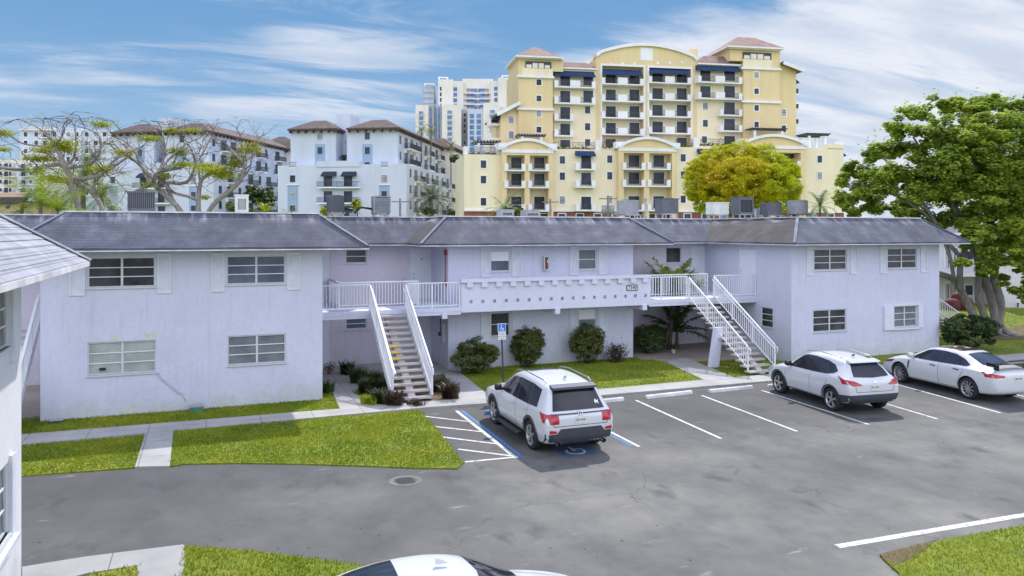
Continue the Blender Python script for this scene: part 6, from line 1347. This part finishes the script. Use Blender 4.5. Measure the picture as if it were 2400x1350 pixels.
pergola(1113, 1172, 332, 362, 1); pergola(1216, 1278, 317, 330, 2.5); pergola(1762, 1842, 303, 322, 2.5); pergola(1890, 1943, 315, 347, 1.5)
def trail(x0, x1, y0, y1, mat='leaf_dark', rail=True, ly=.3):
    a, c = Y_.X(x0, ly), Y_.X(x1, ly); z1, z0 = Y_.Zc(x0, y0, ly), Y_.Zc(x0, y1, ly); b = MB(); n = int((c-a)/.2)
    for k in range(n+1): x = a+(c-a)*k/n; b.box(x-.02, x+.02, ly, ly+.04, z0, z0+1.2)
    b.box(a, c, ly-.02, ly+.06, z0+1.2, z0+1.26); Y_.b(b, 'terrace_railing', 'far_metal')
    n = int((c-a)*45); P_ = np.column_stack([rng.uniform(a, c, n), rng.normal(ly+.3, .3, n), z0+abs(rng.normal(0, .45, n))*(z1-z0)*.7*(1+.6*np.sin(rng.uniform(a, c, n)))])
    leafmesh('terrace_plants', P_, .28, mat, Y_.root)['kind'] = 'stuff'
trail(1300, 1392, 334, 349); trail(1412, 1450, 326, 347, 'leaf_palm'); trail(1583, 1622, 331, 343, 'leaf_palm'); trail(1642, 1740, 329, 341); trail(1104, 1162, 347, 361)
# upper block
def ub(n, m, x0, x1, yt, dep=16, ly=U, zb=9.): return Y_.block(n, m, x0, x1, yt, ly, dep, zb)
ub('wall', 'far_paleyellow', 1297, 1398, 158); ub('wall', 'far_paleyellow', 1634, 1743, 150)
# centre with two tall loggias
a, c = Y_.X(1397, U), Y_.X(1634, U); L0 = [(Y_.X(1411, U), Y_.X(1508, U)), (Y_.X(1521, U), Y_.X(1619, U))]; zo = Y_.Zc(1515, 158, U); zg = Y_.Zc(1515, 141, U)
b = MB(); b.wall(a, c, 9, zg, U, [(*L0[0], 9.5, zo), (*L0[1], 9.5, zo)], 1.6); b.face([(a, U, 9), (a, U, zg), (a, U+10, zg), (a, U+10, 9)]); b.face([(c, U, 9), (c, U+10, 9), (c, U+10, zg), (c, U, zg)])
zp = Y_.Zc(1518, 107, U); n = 24; arc_ = [(a+(c-a)*k/n, zg+(zp-zg)*math.sin(math.pi*(.06+.88*k/n))**.85-(zp-zg)*.15*(1 if k in (0, n) else 0)) for k in range(n+1)]
b.face([(a, U, zg)]+[(x, U, z) for x, z in arc_]+[(c, U, zg)])
for (x_, z_), (x2, z2) in zip(arc_[:-1], arc_[1:]): b.face([(x_, U, z_), (x2, U, z2), (x2, U+8, z2), (x_, U+8, z_)])
Y_.b(b, 'gable_wall', 'far_ochre'); bpy.context.view_layer.update()
b = MB(); b.box(a+.1, c-.1, U+1.6, U+14, 9, zo+.1); Y_.b(b, 'loggia_wall', 'far_paleyellow')
b = MB()
for (x_, z_), (x2, z2) in zip(arc_[:-1], arc_[1:]): b.bar((x_, U-.12, z_+.15), (x2, U-.12, z2+.15), .55, .6, up=(0, 1, 0))
for q in L0: b.box(q[0]-.32, q[0], U-.12, U-.003, 9, zo+.35); b.box(q[1], q[1]+.32, U-.12, U-.003, 9, zo+.35); b.box(q[0], q[1], U-.12, U-.003, zo, zo+.35)
Y_.b(b, 'white_moulding', 'far_trim')
b = MB(); b.box(Y_.X(1501, U), Y_.X(1530, U), U-.06, U-.003, Y_.Zc(1515, 142, U), Y_.Zc(1515, 113, U)); Y_.b(b, 'wall_panel', 'far_trim')
for x, y in ((1432, 151), (1459, 150), (1487, 149), (1542, 148), (1570, 147), (1598, 146)): b = MB(); b.box(Y_.X(x-3, U), Y_.X(x+3, U), U-.06, U-.003, Y_.Zc(x, y+3, U), Y_.Zc(x, y-3, U)); Y_.b(b, 'vent', 'far_trim')
for x0, x1, y in ((1398, 1411, 124), (1621, 1635, 115)): Y_.block('chimney', 'far_ochre', x0, x1, y, U+2, 2, 30)
R4 = ((178, 199, 204, 213), (213, 236, 243, 250), (250, 274, 283, 290), (288, 313, 320, 330))
for i, (d0, d1, bx0, bx1) in enumerate(((1420, 1443, 1411, 1508), (1529, 1553, 1521, 1619))):
    e = -3*i
    for yt, yb, bt in ((174+e//2, 197+e, 199+e), (210+e, 236+e, 239+e), (249+e, 275+e, 278+e), (288+e, 314+e, 317+e)):
        Y_.door(d0, d1, yt, yb, U+1.6); Y_.door(bx1-33, bx1-10, yt, yb, U+1.6); Y_.balc(bx0-1, bx1+1, bt, U+1.6, 1.9, mid=True)
    Y_.door(d0, d1, 326+e, 345, U+1.6); Y_.door(bx1-33, bx1-10, 326+e, 345, U+1.6); Y_.awn(bx0+3, bx1-3, 163+e, 174+e, U+.4, out=1.0)
for yt, yb, bt, two in ((177, 200, 206, 1), (213, 239, 244, 1), (251, 278, 283, 0), (290, 316, 320, 0)):
    Y_.door(1313, 1336, yt, yb, U); Y_.balc(1300, 1396 if two else 1345, bt, U, 1.4, mid=bool(two))
    if two: Y_.door(1367, 1390, yt, yb, U)
    e = -11
    Y_.door(1697, 1722, yt+e, yb+e, U); Y_.balc(1636 if two else 1688, 1740, bt+e, U, 1.4, mid=bool(two))
    if two: Y_.door(1641, 1665, yt+e, yb+e, U)
Y_.door(1313, 1336, 328, 345, U); Y_.door(1697, 1722, 319, 340, U); Y_.win(1377, 334, 13, 16, U); Y_.win(1651, 327, 13, 16, U)
for x, y in ((1377, 258), (1377, 297), (1653, 249), (1653, 289)): Y_.win(x, y, 13, 17, U)
Y_.awn(1301, 1396, 167, 177, U); Y_.awn(1636, 1738, 155, 164, U)
Y_.hip(1296, 1400, 158, 148, U, 10, 'far_tile_red', .5, 1.6); Y_.hip(1636, 1745, 149, 134, U, 10, 'far_tile_red', .5, 2.2)
# towers
for (x0, x1, band_, yr, roof, mo, wx_, wys) in ((1215, 1296, (144, 160), 150, (1209, 1318, 131, 114), ((177, 182), (253, 258)), 1263, (193, 231, 267, 304)), (1742, 1829, (123, 139), 134, (1706, 1838, 109, 92), ((158, 163), (236, 241)), 1773, (176, 214, 253, 292))):
    ub('tower', 'far_ochre', x0, x1, band_[1]+2, 12, U-1.0); xa_, xb_ = (x0, x0+105) if x0 < 1500 else (x1-118, x1)
    ub('tower_top', 'far_ochre', xa_, xb_, roof[2]+3, 10, U-.9, Y_.Zc(x0, band_[1]+4, U-1))
    Y_.band(x0+8 if x0 < 1500 else x0, x1 if x0 < 1500 else x1-20, band_[1], mo[0][0], U-1, 'far_paleyellow', .12, 'frieze')
    Y_.hip(*roof, U-1, 9, 'far_tile_red', 1.0, 4.0)
    Y_.band(xa_-1, xb_+1, roof[2]+1, roof[2]+7, U-1, 'far_trim', .5)
    bx = (x0+17, x1-4) if x0 < 1500 else (x0, x1-21); Y_.band(bx[0], bx[1], band_[0], band_[1], U-1, 'far_metal', .14, 'louvre_opening')
    b = MB()
    for k in range(4): q0 = bx[0]+2+(bx[1]-bx[0]-3)*k/4; q1 = q0+(bx[1]-bx[0])/4-3; b.box(Y_.X(q0, U-1.2), Y_.X(q1, U-1.2), U-1.2, U-1.142, Y_.Zc(x0, band_[1]-2, U-1.2), Y_.Zc(x0, band_[0]+(2 if k in (1, 2) else 6), U-1.2))
    Y_.b(b, 'louvre', 'far_cream')
    for m0, m1 in mo: Y_.band(x0-3, x1+3, m0, m1, U-1, 'far_trim', .4)
    for y in wys: Y_.win(wx_, y, 12, 14, U-1, cross=False)
# wings beyond the towers with sloped gables
for x0, x1, ya, yb_, wx_, wys in ((1175, 1216, 265, 244, 1198, (281, 316)), (1828, 1866, 151, 166, 1837, (264, 302))):
    a, c = Y_.X(x0, U-.5), Y_.X(x1, U-.5); za, zc_ = Y_.Zc(x0, ya, U-.5), Y_.Zc(x1, yb_, U-.5); b = MB(); b.prismy([(a, 9), (c, 9), (c, zc_), (a, za)], U-.5, U+12); Y_.b(b, 'wing', 'far_ochre' if x0 > 1500 else 'far_yellow')
    b = MB(); e0 = -1. if x0 < 1500 else 0; e1 = 1. if x0 > 1500 else 0; sl_ = (zc_-za)/(c-a); b.bar((a+e0, U+5.5, za+e0*sl_+.2), (c+e1, U+5.5, zc_+e1*sl_+.2), 14.5, .35); Y_.b(b, 'roof', 'far_tile_red'); b = MB(); b.bar((a+e0, U-1.9, za+e0*sl_+.05), (c+e1, U-1.9, zc_+e1*sl_+.05), .3, .6); Y_.b(b, 'bargeboard', 'far_trim')
    for y in wys: Y_.win(wx_, y, 12, 17, U-.5)
# side balconies seen in profile
xr = Y_.X(1866, U-.5)
for y0, y1 in ((196, 220), (234, 256), (272, 292)):
    z0 = Y_.Zc(1866, y1, U); z1 = z0+1.3; b = MB(); b.box(xr-.1, xr+1.5, U+1, U+5, z0, z0+.3); b.box(xr+1.3, xr+1.5, U+1, U+2, z0+.3, z1); b.box(xr+1.3, xr+1.5, U+4, U+5, z0+.3, z1); o = Y_.b(b, 'balcony', 'far_trim'); b = MB(); b.box(xr, xr+1.4, U+1, U+1.05, z0+.35, z1-.1); Y_.b(b, 'railing', 'far_metal', o)
for x, y, ly in ((1866, 184, U), (1977, 357, 1)):
    q = Y_.X(x, ly); z = Y_.Zc(x, y, ly); b = MB(); b.prismy([(q, z-.6), (q+1.4, z-.6), (q, z+.6)], ly+1, ly+5); Y_.b(b, 'awning', 'awning_navy')
ql = Y_.X(1175, U-.5)
for y in (258, 292): z = Y_.Zc(1175, y, U); b = MB(); b.box(ql-1.8, ql, U+1, U+5, z-2.6, z-2.3); b.box(ql-1.8, ql-1.6, U+1, U+5, z-2.3, z-1.4); Y_.b(b, 'balcony', 'far_trim')
q = ql; z = Y_.Zc(1175, 272, U); b = MB(); b.prismy([(q, z-.5), (q, z+.6), (q-1.5, z-.5)], U+1, U+5); Y_.b(b, 'awning', 'awning_navy')
# ---------------------------------------------------------------- white block, then a copy for its twin
W = Bld('white apartment block with dark tile roofs, navy awnings and blue window panels in the centre', 650, 146, -9., 'white_apartment_block', 'twin white apartment blocks')
def side_face(Bd, x_l, l0, l1, z0, z1, cols, floors, z_first, dz, balc_cols, seed):
    T_ = lambda u, d, z: (x_l+d, u, z); n_ = len(cols)
    for i, u in enumerate(cols):
        for f in range(floors):
            z = z_first+dz*f
            if z+2 > z1: continue
            if i in balc_cols:
                b = MB(T_); b.box(u-1.0, u+1.0, .004, .05, z, z+2.15); o = Bd.b(b, 'balcony_door', 'pane_far'); b = MB(T_); b.box(u-1.7, u+1.7, .004, 1.5, z-.3, z-.12); b.box(u-1.6, u-1.4, .004, .5, z-.9, z-.3); b.box(u+1.4, u+1.6, .004, .5, z-.9, z-.3); o = Bd.b(b, 'balcony', 'far_trim'); b = MB(T_)
                b.box(u-1.7, u+1.7, 1.44, 1.5, z+.85, z+.93); b.box(u-1.7, u-1.64, .05, 1.5, z+.85, z+.93)
                for k in range(23): uu = u-1.7+3.4*k/22; b.box(uu-.02, uu+.02, 1.45, 1.49, z-.12, z+.85)
                for k in range(9): b.box(u-1.7, u-1.66, .1+1.38*k/8-.02, .1+1.38*k/8+.02, z-.12, z+.85)
                Bd.b(b, 'railing', 'far_metal', o)
            else:
                b = MB(T_); b.box(u-.5, u+.5, .004, .05, z+.6, z+2.1); Bd.b(b, 'window', 'pane_far')
def white_block(W):
    W.block('wall', 'far_white', 651, 953, 386, 0, 40); zl = W.Zc(800, 386)
    W.block('parapet', 'far_white', 741, 843, 377, -.15, 1.0, zl-.4)
    w1 = 2.5
    W.block('wall', 'far_white', 681, 787, 300, w1, 36, zl-.1); W.block('wall', 'far_white', 813, 932, 299, w1, 34, zl-.1); W.block('wall', 'far_white', 786, 814, 300, w1+3.5, 20, zl-.1)
    W.block('stair_tower', 'far_white', 789, 822, 268, w1+3.4, 5, zl+5)
    W.hip(673, 790, 301, 285, w1, 20, 'far_tile', 1.0, 3.8, 'far_tile', True); W.hip(811, 936, 299, 283, w1, 34, 'far_tile', 1.0, 3.8, 'far_tile', True)
    for x in (750, 861):
        W.band(x-11.5, x+11.5, 338, 386, w1, 'far_blue', .05, 'blue_panel'); W.win(x, 319, 13, 17, w1, frame='far_white', fr=.08); W.win(x, 353, 13, 17, w1-.06, frame='far_bluegrey', fr=.1); 
    W.win(861, 383, 13, 6, w1-.06, frame='far_bluegrey', fr=.1)
    for x in (686, 900.5):
        W.win(x, 419, 14, 17, 0, frame='far_white', fr=.08); W.band(x-12, x+12, 433, 505, 0, 'far_blue', .05, 'blue_panel'); W.win(x, 456, 14, 17, -.06, frame='far_bluegrey', fr=.1); W.win(x, 488, 14, 14, -.06, frame='far_bluegrey', fr=.1); W.band(x-14, x+14, 432, 434, 0, 'far_trim', .2)
    for x0 in (759, 806):
        W.door(x0, x0+20, 412, 437, 0, 'far_white'); W.awn(x0-8, x0+24, 402, 411, 0, 'awning_dark'); W.door(x0, x0+20, 448, 474, 0, 'far_white'); W.door(x0, x0+20, 483, 510, 0, 'far_white')
    for y in (441, 478): W.balc(742, 789, y, 0, 1.4, False, rail='far_metal', glassy=True); W.balc(789.5, 838, y, 0, 1.4, False, rail='far_metal', glassy=True)
    W.balc(742, 838, 514, 0, 1.4, False, glassy=True)
    W.door(800, 811, 368, 382, w1+3.4, 'far_white'); W.awn(793, 813, 363, 368, w1+3.4, 'awning_dark', .9); W.balc(779, 811, 382, w1+2.5, 1.0, False)
    for x in (685, 900): W.balc(x-7, x+8, 395, .5, .55, False)
    xl = W.X(932, w1); z_h = W.Zc(932, 299, w1)
    side_face(W, xl, 3, 34, zl, z_h, [4.2, 8, 11.8, 15.4, 22.5, 26, 31.5], 4, zl+.6, 3.0, (1, 2, 4, 6), 1)
    xl = W.X(953, 0); side_face(W, xl, 0, 34, 0, zl, [2.5, 6.2, 10, 14.5, 18.5, 22.5, 27, 31.5], 6, .4, 3.0, (1, 3, 5, 7), 2)
    W.block('wall', 'far_white', 620, 652, 322, 30, 20) if False else None
white_block(W)
# farther half of the block, lower eave
W.hip(955, 1068, 346, 326, 36, 26, 'far_tile', 1.0, 3.5, 'far_tile', True); W.block('wall', 'far_cream', 955, 1064, 346, 36, 26)
twin = copy_tree(W.root); twin['label'] = 'white apartment block behind the bare trees, left twin of the central one'
p = pxw(363-(790-650)*.93, HY, 146/.93); twin.location = (p.x, p.y, 0); twin.rotation_euler.z = W.root.rotation_euler.z-.02; twin.scale = (1, 1, 1.03)
# block between the twins
K = Bld('blue grey and white apartment wing between the twin white blocks', 600, 205, 8., 'apartment_wing')
K.block('wall', 'far_white', 619, 690, 338, 0, 20); K.block('wall', 'far_bluegrey', 560, 619, 326, 3, 20); K.hip(612, 700, 338, 321, 0, 18, 'far_tile', 1., 4., 'far_tile', True)
for y in (353, 382, 411, 440): 
    K.win(632, y, 10, 13, 0, frame='far_white', fr=.08); K.win(614, y+1, 8, 13, 2.9, frame='far_bluegrey', fr=.06); K.door(661, 677, y-9, y+10, 0, 'far_white'); K.balc(646, 690, y+14, 0, 1.6, False); K.door(580, 596, y-8, y+11, 3, 'far_bluegrey'); K.balc(572, 602, y+16, 3, 1.6, False)
# far left white blocks
F1 = Bld('distant white apartment block with grid of dark windows behind first bare tree', 40, 290, 4., 'apartment_block')
F1.block('wall', 'far_white', 46, 262, 304, 0, 30); F1.block('wall', 'far_white', 52, 120, 297, -1, 8); F1.block('wall', 'far_white', 150, 190, 300, -1, 8)
F1.hip(44, 122, 303, 298, -1, 20, 'far_peach', 1.5, 6); 
for y in (315, 335, 354, 373, 393, 412, 432, 451):
    for x in (60, 85, 128, 160, 180, 203, 225, 245): F1.win(x, y, 8, 10, 0 if not (150 < x < 190 or x < 120) else -1, fr=.2, cross=False)
    F1.door(101, 111, y-5, y+7, -1, 'far_white'); F1.balc(96, 117, y+8, -1, 1.8, False)
F2 = Bld('distant low white block with small balconies at the far left edge', -40, 270, -4., 'apartment_block')
F2.block('wall', 'far_cream', -60, 92, 375, 0, 24); F2.block('wall', 'far_white', 40, 92, 384, -2, 6); F2.block('wall', 'far_peach', -60, 60, 452, -3, 6)
for y in (388, 407, 426, 445):
    for x in (2, 24, 72, 86): F2.win(x, y, 6, 9, 0 if x < 40 else -2, fr=.2, cross=False)
    F2.door(10, 19, y-5, y+7, 0, 'far_white'); F2.balc(5, 36, y+8, 0, 1.6, False); F2.door(50, 60, y-4, y+7, -2, 'far_white'); F2.balc(44, 66, y+8, -2, 1.6, False)
F2.band(-60, 60, 462, 470, -3, 'far_metal', .5)
# ---------------------------------------------------------------- distant pale tower
Tw = Bld('distant pale high rise tower with stepped top between white block and yellow building', 972, 420, 3., 'high_rise_tower')
TB = [('tower_wing', 'far_grey', 990, 1018, 200, 14, 20), ('tower_wing', 'far_cream', 1027, 1062, 186, 12, 24), ('tower_wing', 'far_cream', 1060, 1086, 190, 16, 20), ('tower_wing', 'far_cream', 1084, 1155, 185, 18, 20), ('tower_wing', 'far_cream', 1150, 1172, 190, 16, 20), ('tower_wing', 'far_cream', 1168, 1201, 182, 12, 24), ('tower_wing', 'far_cream', 1198, 1216, 196, 20, 20),
      ('tower_base', 'far_cream', 974, 1004, 246, 2, 20), ('tower_base', 'far_grey', 1004, 1020, 243, 4, 16), ('tower_base', 'far_grey', 1017, 1038, 247, 4, 16), ('tower_base', 'far_cream', 1036, 1081, 245, 0, 24), ('tower_slot', 'far_grey', 1080, 1098, 256, 10, 14), ('tower_base', 'far_white', 1096, 1133, 257, 2, 20), ('tower_base', 'far_cream', 1133, 1172, 242, 0, 22), ('tower_base', 'far_cream', 1172, 1192, 250, 4, 18)]
for n_, m_, x0, x1, y, ly, dp in TB: Tw.block(n_, m_, x0, x1, y, ly, dp)
for x0, x1, y0 in ((1027, 1050, 180), (1176, 1201, 176), (994, 1018, 195)): 
    b = MB(); a, c = Tw.X(x0, 14), Tw.X(x1, 14); z = Tw.Zc(x0, y0, 14); b.box(a, c, 14, 14.6, z-.6, z); b.box(a, a+.6, 14, 14.6, z-4, z-.6); b.box(c-.6, c, 14, 14.6, z-4, z-.6); b.box(a, c, 24, 24.6, z-.6, z); b.box(a, a+.6, 14.6, 24, z-.6, z); b.box(c-.6, c, 14.6, 24, z-.6, z); Tw.b(b, 'crown_frame', 'far_trim')
    
for k in range(9):
    y = 208+13*k
    if k < 4: Tw.win(1033, y, 4, 9, 12, fr=.05, cross=False); Tw.win(1067, y+1, 9, 9, 16, 'pane_sky', fr=.05, cross=False); Tw.win(1162, y, 8, 9, 16, 'pane_sky', fr=.05, cross=False); Tw.win(1194, y-3, 4, 9, 12, fr=.05, cross=False)
    if k < 4:
        for x in (1110, 1129): Tw.win(x, y+4, 15, 9, 18, 'pane_sky', fr=.05, cross=False)
        Tw.win(1120, y+4, 52, 8, 18.02, 'pane_far', 'far_metal', fr=.05, cross=False)
        Tw.balc(1087, 1111, y+11, 18, 2., False, rail='far_trim'); Tw.balc(1126, 1150, y+11, 18, 2., False, rail='far_trim'); Tw.band(992, 1017, y+1, y+8, 14, 'far_bluegrey', .3, 'loggia_opening')
for k in range(9):
    y = 263+13.1*k
    Tw.win(1054, y, 11, 8, 0, 'pane_sky', fr=.05, cross=False); Tw.balc(1048, 1061, y+6, 0, 1.5, False, rail='far_bluegrey')
    if k < 7: Tw.win(987, y+2, 10, 8, 2, 'pane_sky', fr=.05, cross=False); Tw.balc(980, 995, y+7, 2, 1.5, False, rail='far_bluegrey')
    for x in (1106, 1122): Tw.win(x, y+9, 10, 10, 2, 'pane_sky', 'far_bluegrey', fr=.05, cross=False)
    Tw.win(1154, y-1, 11, 8, 0, 'pane_sky', fr=.05, cross=False); Tw.balc(1147, 1161, y+5, 0, 1.5, False, rail='far_bluegrey'); Tw.win(1089, y+6, 5, 8, 10, fr=.05, cross=False)
for x in (1010, 1022, 1029): Tw.band(x-2, x+2, 252, 330, 4, 'pane_sky', .1, 'glass_strip')
# low building with red roof between white block and yellow building
G_ = Bld('low cream building with red roof squeezed between date palm and yellow building', 1030, 178, 24., 'apartment_wing')
G_.block('wall', 'far_cream', 1030, 1100, 400, 0, 30); G_.hip(1028, 1108, 398, 374, 0, 26, 'far_tile_red', 1.0, 8.)
for y in (414, 432, 450, 468, 484):
    for x in (1058, 1066, 1078, 1086): G_.win(x, y, 4, 9, 0, fr=.06, cross=False)
# low shed roofs at far left
Sh = Bld('low brown shed with dark flat eave at the far left', -30, 75, 0., 'shed'); Sh.block('wall', 'far_peach', -60, 45, 476, 0, 6); Sh.block('roof', 'far_tile', -66, 50, 470, -.6, 7.5, Sh.Zc(0, 477, -.6)); Sh.win(20, 485, 14, 9, 0, fr=.05)
# ---------------------------------------------------------------- white two storey building at right, behind the tree
N_ = Bld('white two storey building with gallery railing behind the large green tree', 2150, 62, -14., 'white_building')
N_.block('wall', 'stucco_white', 2060, 2340, 545, 2.4, 8); N_.block('wall', 'stucco_white', 2340, 2620, 540, -1., 12)
N_.hip(2050, 2350, 545, 530, 2.4, 8, 'shingle_grey', 1.0, 2.5); N_.hip(2330, 2640, 548, 530, -1, 12, 'shingle_grey', 1.0, 3.)
N_.block('gallery', 'stucco_white', 2150, 2340, 638, 0, 2.4, N_.Zc(2250, 648)); 
b = MB(); a, c = N_.X(2150), N_.X(2340); z = N_.Zc(2250, 638); b.box(a, c, .05, .1, z+.95, z+1.0); b.box(a, c, .05, .1, z+.1, z+.14)
for k in range(int((c-a)/.13)): x = a+.13*k; b.box(x-.013, x+.013, .06, .09, z+.1, z+.95)
N_.b(b, 'railing', 'white_paint')
for x in (2222, 2238, 2290): N_.door(x-6, x+6, 665, 712, 2.4, 'far_trim', 'far_cream'); N_.door(x-6, x+6, 582, 628, 2.4, 'far_trim', 'door_paint')
N_.win(2272, 600, 16, 20, 2.4); N_.win(2272, 680, 16, 20, 2.4); N_.win(2385, 715, 4, 10, -1, fr=.02); N_.win(2450, 600, 30, 24, -1)
t = thing('covered_grill', 'dark red covered patio furniture in the shade behind the tree', 'furniture', pxw(2245, 700, 58)); c0 = pxw(2245, 700, 58); b = MB(); rr = 1.0
bm_ = [(c0.x-.8, c0.y, 0), ]
for dx, dz, sx, sz in ((-.6, .45, .6, .45), (.35, .55, .85, .55), (.2, 1.0, .6, .35)): b.tube([(c0.x+dx, c0.y, dz-sz), (c0.x+dx, c0.y, dz-sz*.4), (c0.x+dx, c0.y, dz+sz*.5), (c0.x+dx, c0.y, dz+sz)], [sx*.9, sx, sx*.9, sx*.5], 12)
b.build('cover', 'brown_red', t)
# utility poles behind the roof
for lab, x, y0, d in (('grey utility pole with insulators before the white block', 938, 465, 70), ('thin utility pole left of the wide grey rooftop unit', 1290, 466, 72), ('utility pole with grey transformer cans before the yellow building', 1425, 458, 70)):
    p = pxw(x, y0, d); t = thing('utility_pole', lab, 'utility pole', (p.x, p.y, 0), group='utility poles behind the roof'); b = MB(); b.tube([(p.x, p.y, 0), (p.x, p.y, p.z)], [.16, .10], 8); b.build('pole', 'bark_grey', t); b = MB(); b.bar(tuple(p+RT*-.8+Vector((0, 0, -.3))), tuple(p+RT*.8+Vector((0, 0, -.3))), .09, .09); b.build('crossarm', 'bark_grey', t)
    if x == 1425:
        b = MB()
        for s_ in (-.35, .35): q = p+RT*s_; b.tube([(q.x, q.y, p.z-1.7), (q.x, q.y, p.z-.9)], .24, 12)
        b.build('transformer', 'ac_mid', t)
# ---------------------------------------------------------------- litter: fallen leaves on lawns and asphalt
n = 900; P_ = np.column_stack([rng.uniform(-3, 34, n), rng.uniform(11, 27, n), np.full(n, .015)]); dens_ = np.sin(P_[:, 0]*.6+1)*np.sin(P_[:, 1]*.9); P_ = P_[dens_ > rng.uniform(-.6, 1.2, n)]
inl = np.zeros(len(P_), bool)
for p in LAWNS: inl |= inside(P_, p)
P_[inl, 2] = .06
o = leafmesh('fallen_leaves', P_, .055, 'leaf_red', None, 2.5, .6); tag(o, 'scattered dry brown leaves lying on the asphalt and lawns', 'leaf litter', kind='stuff')
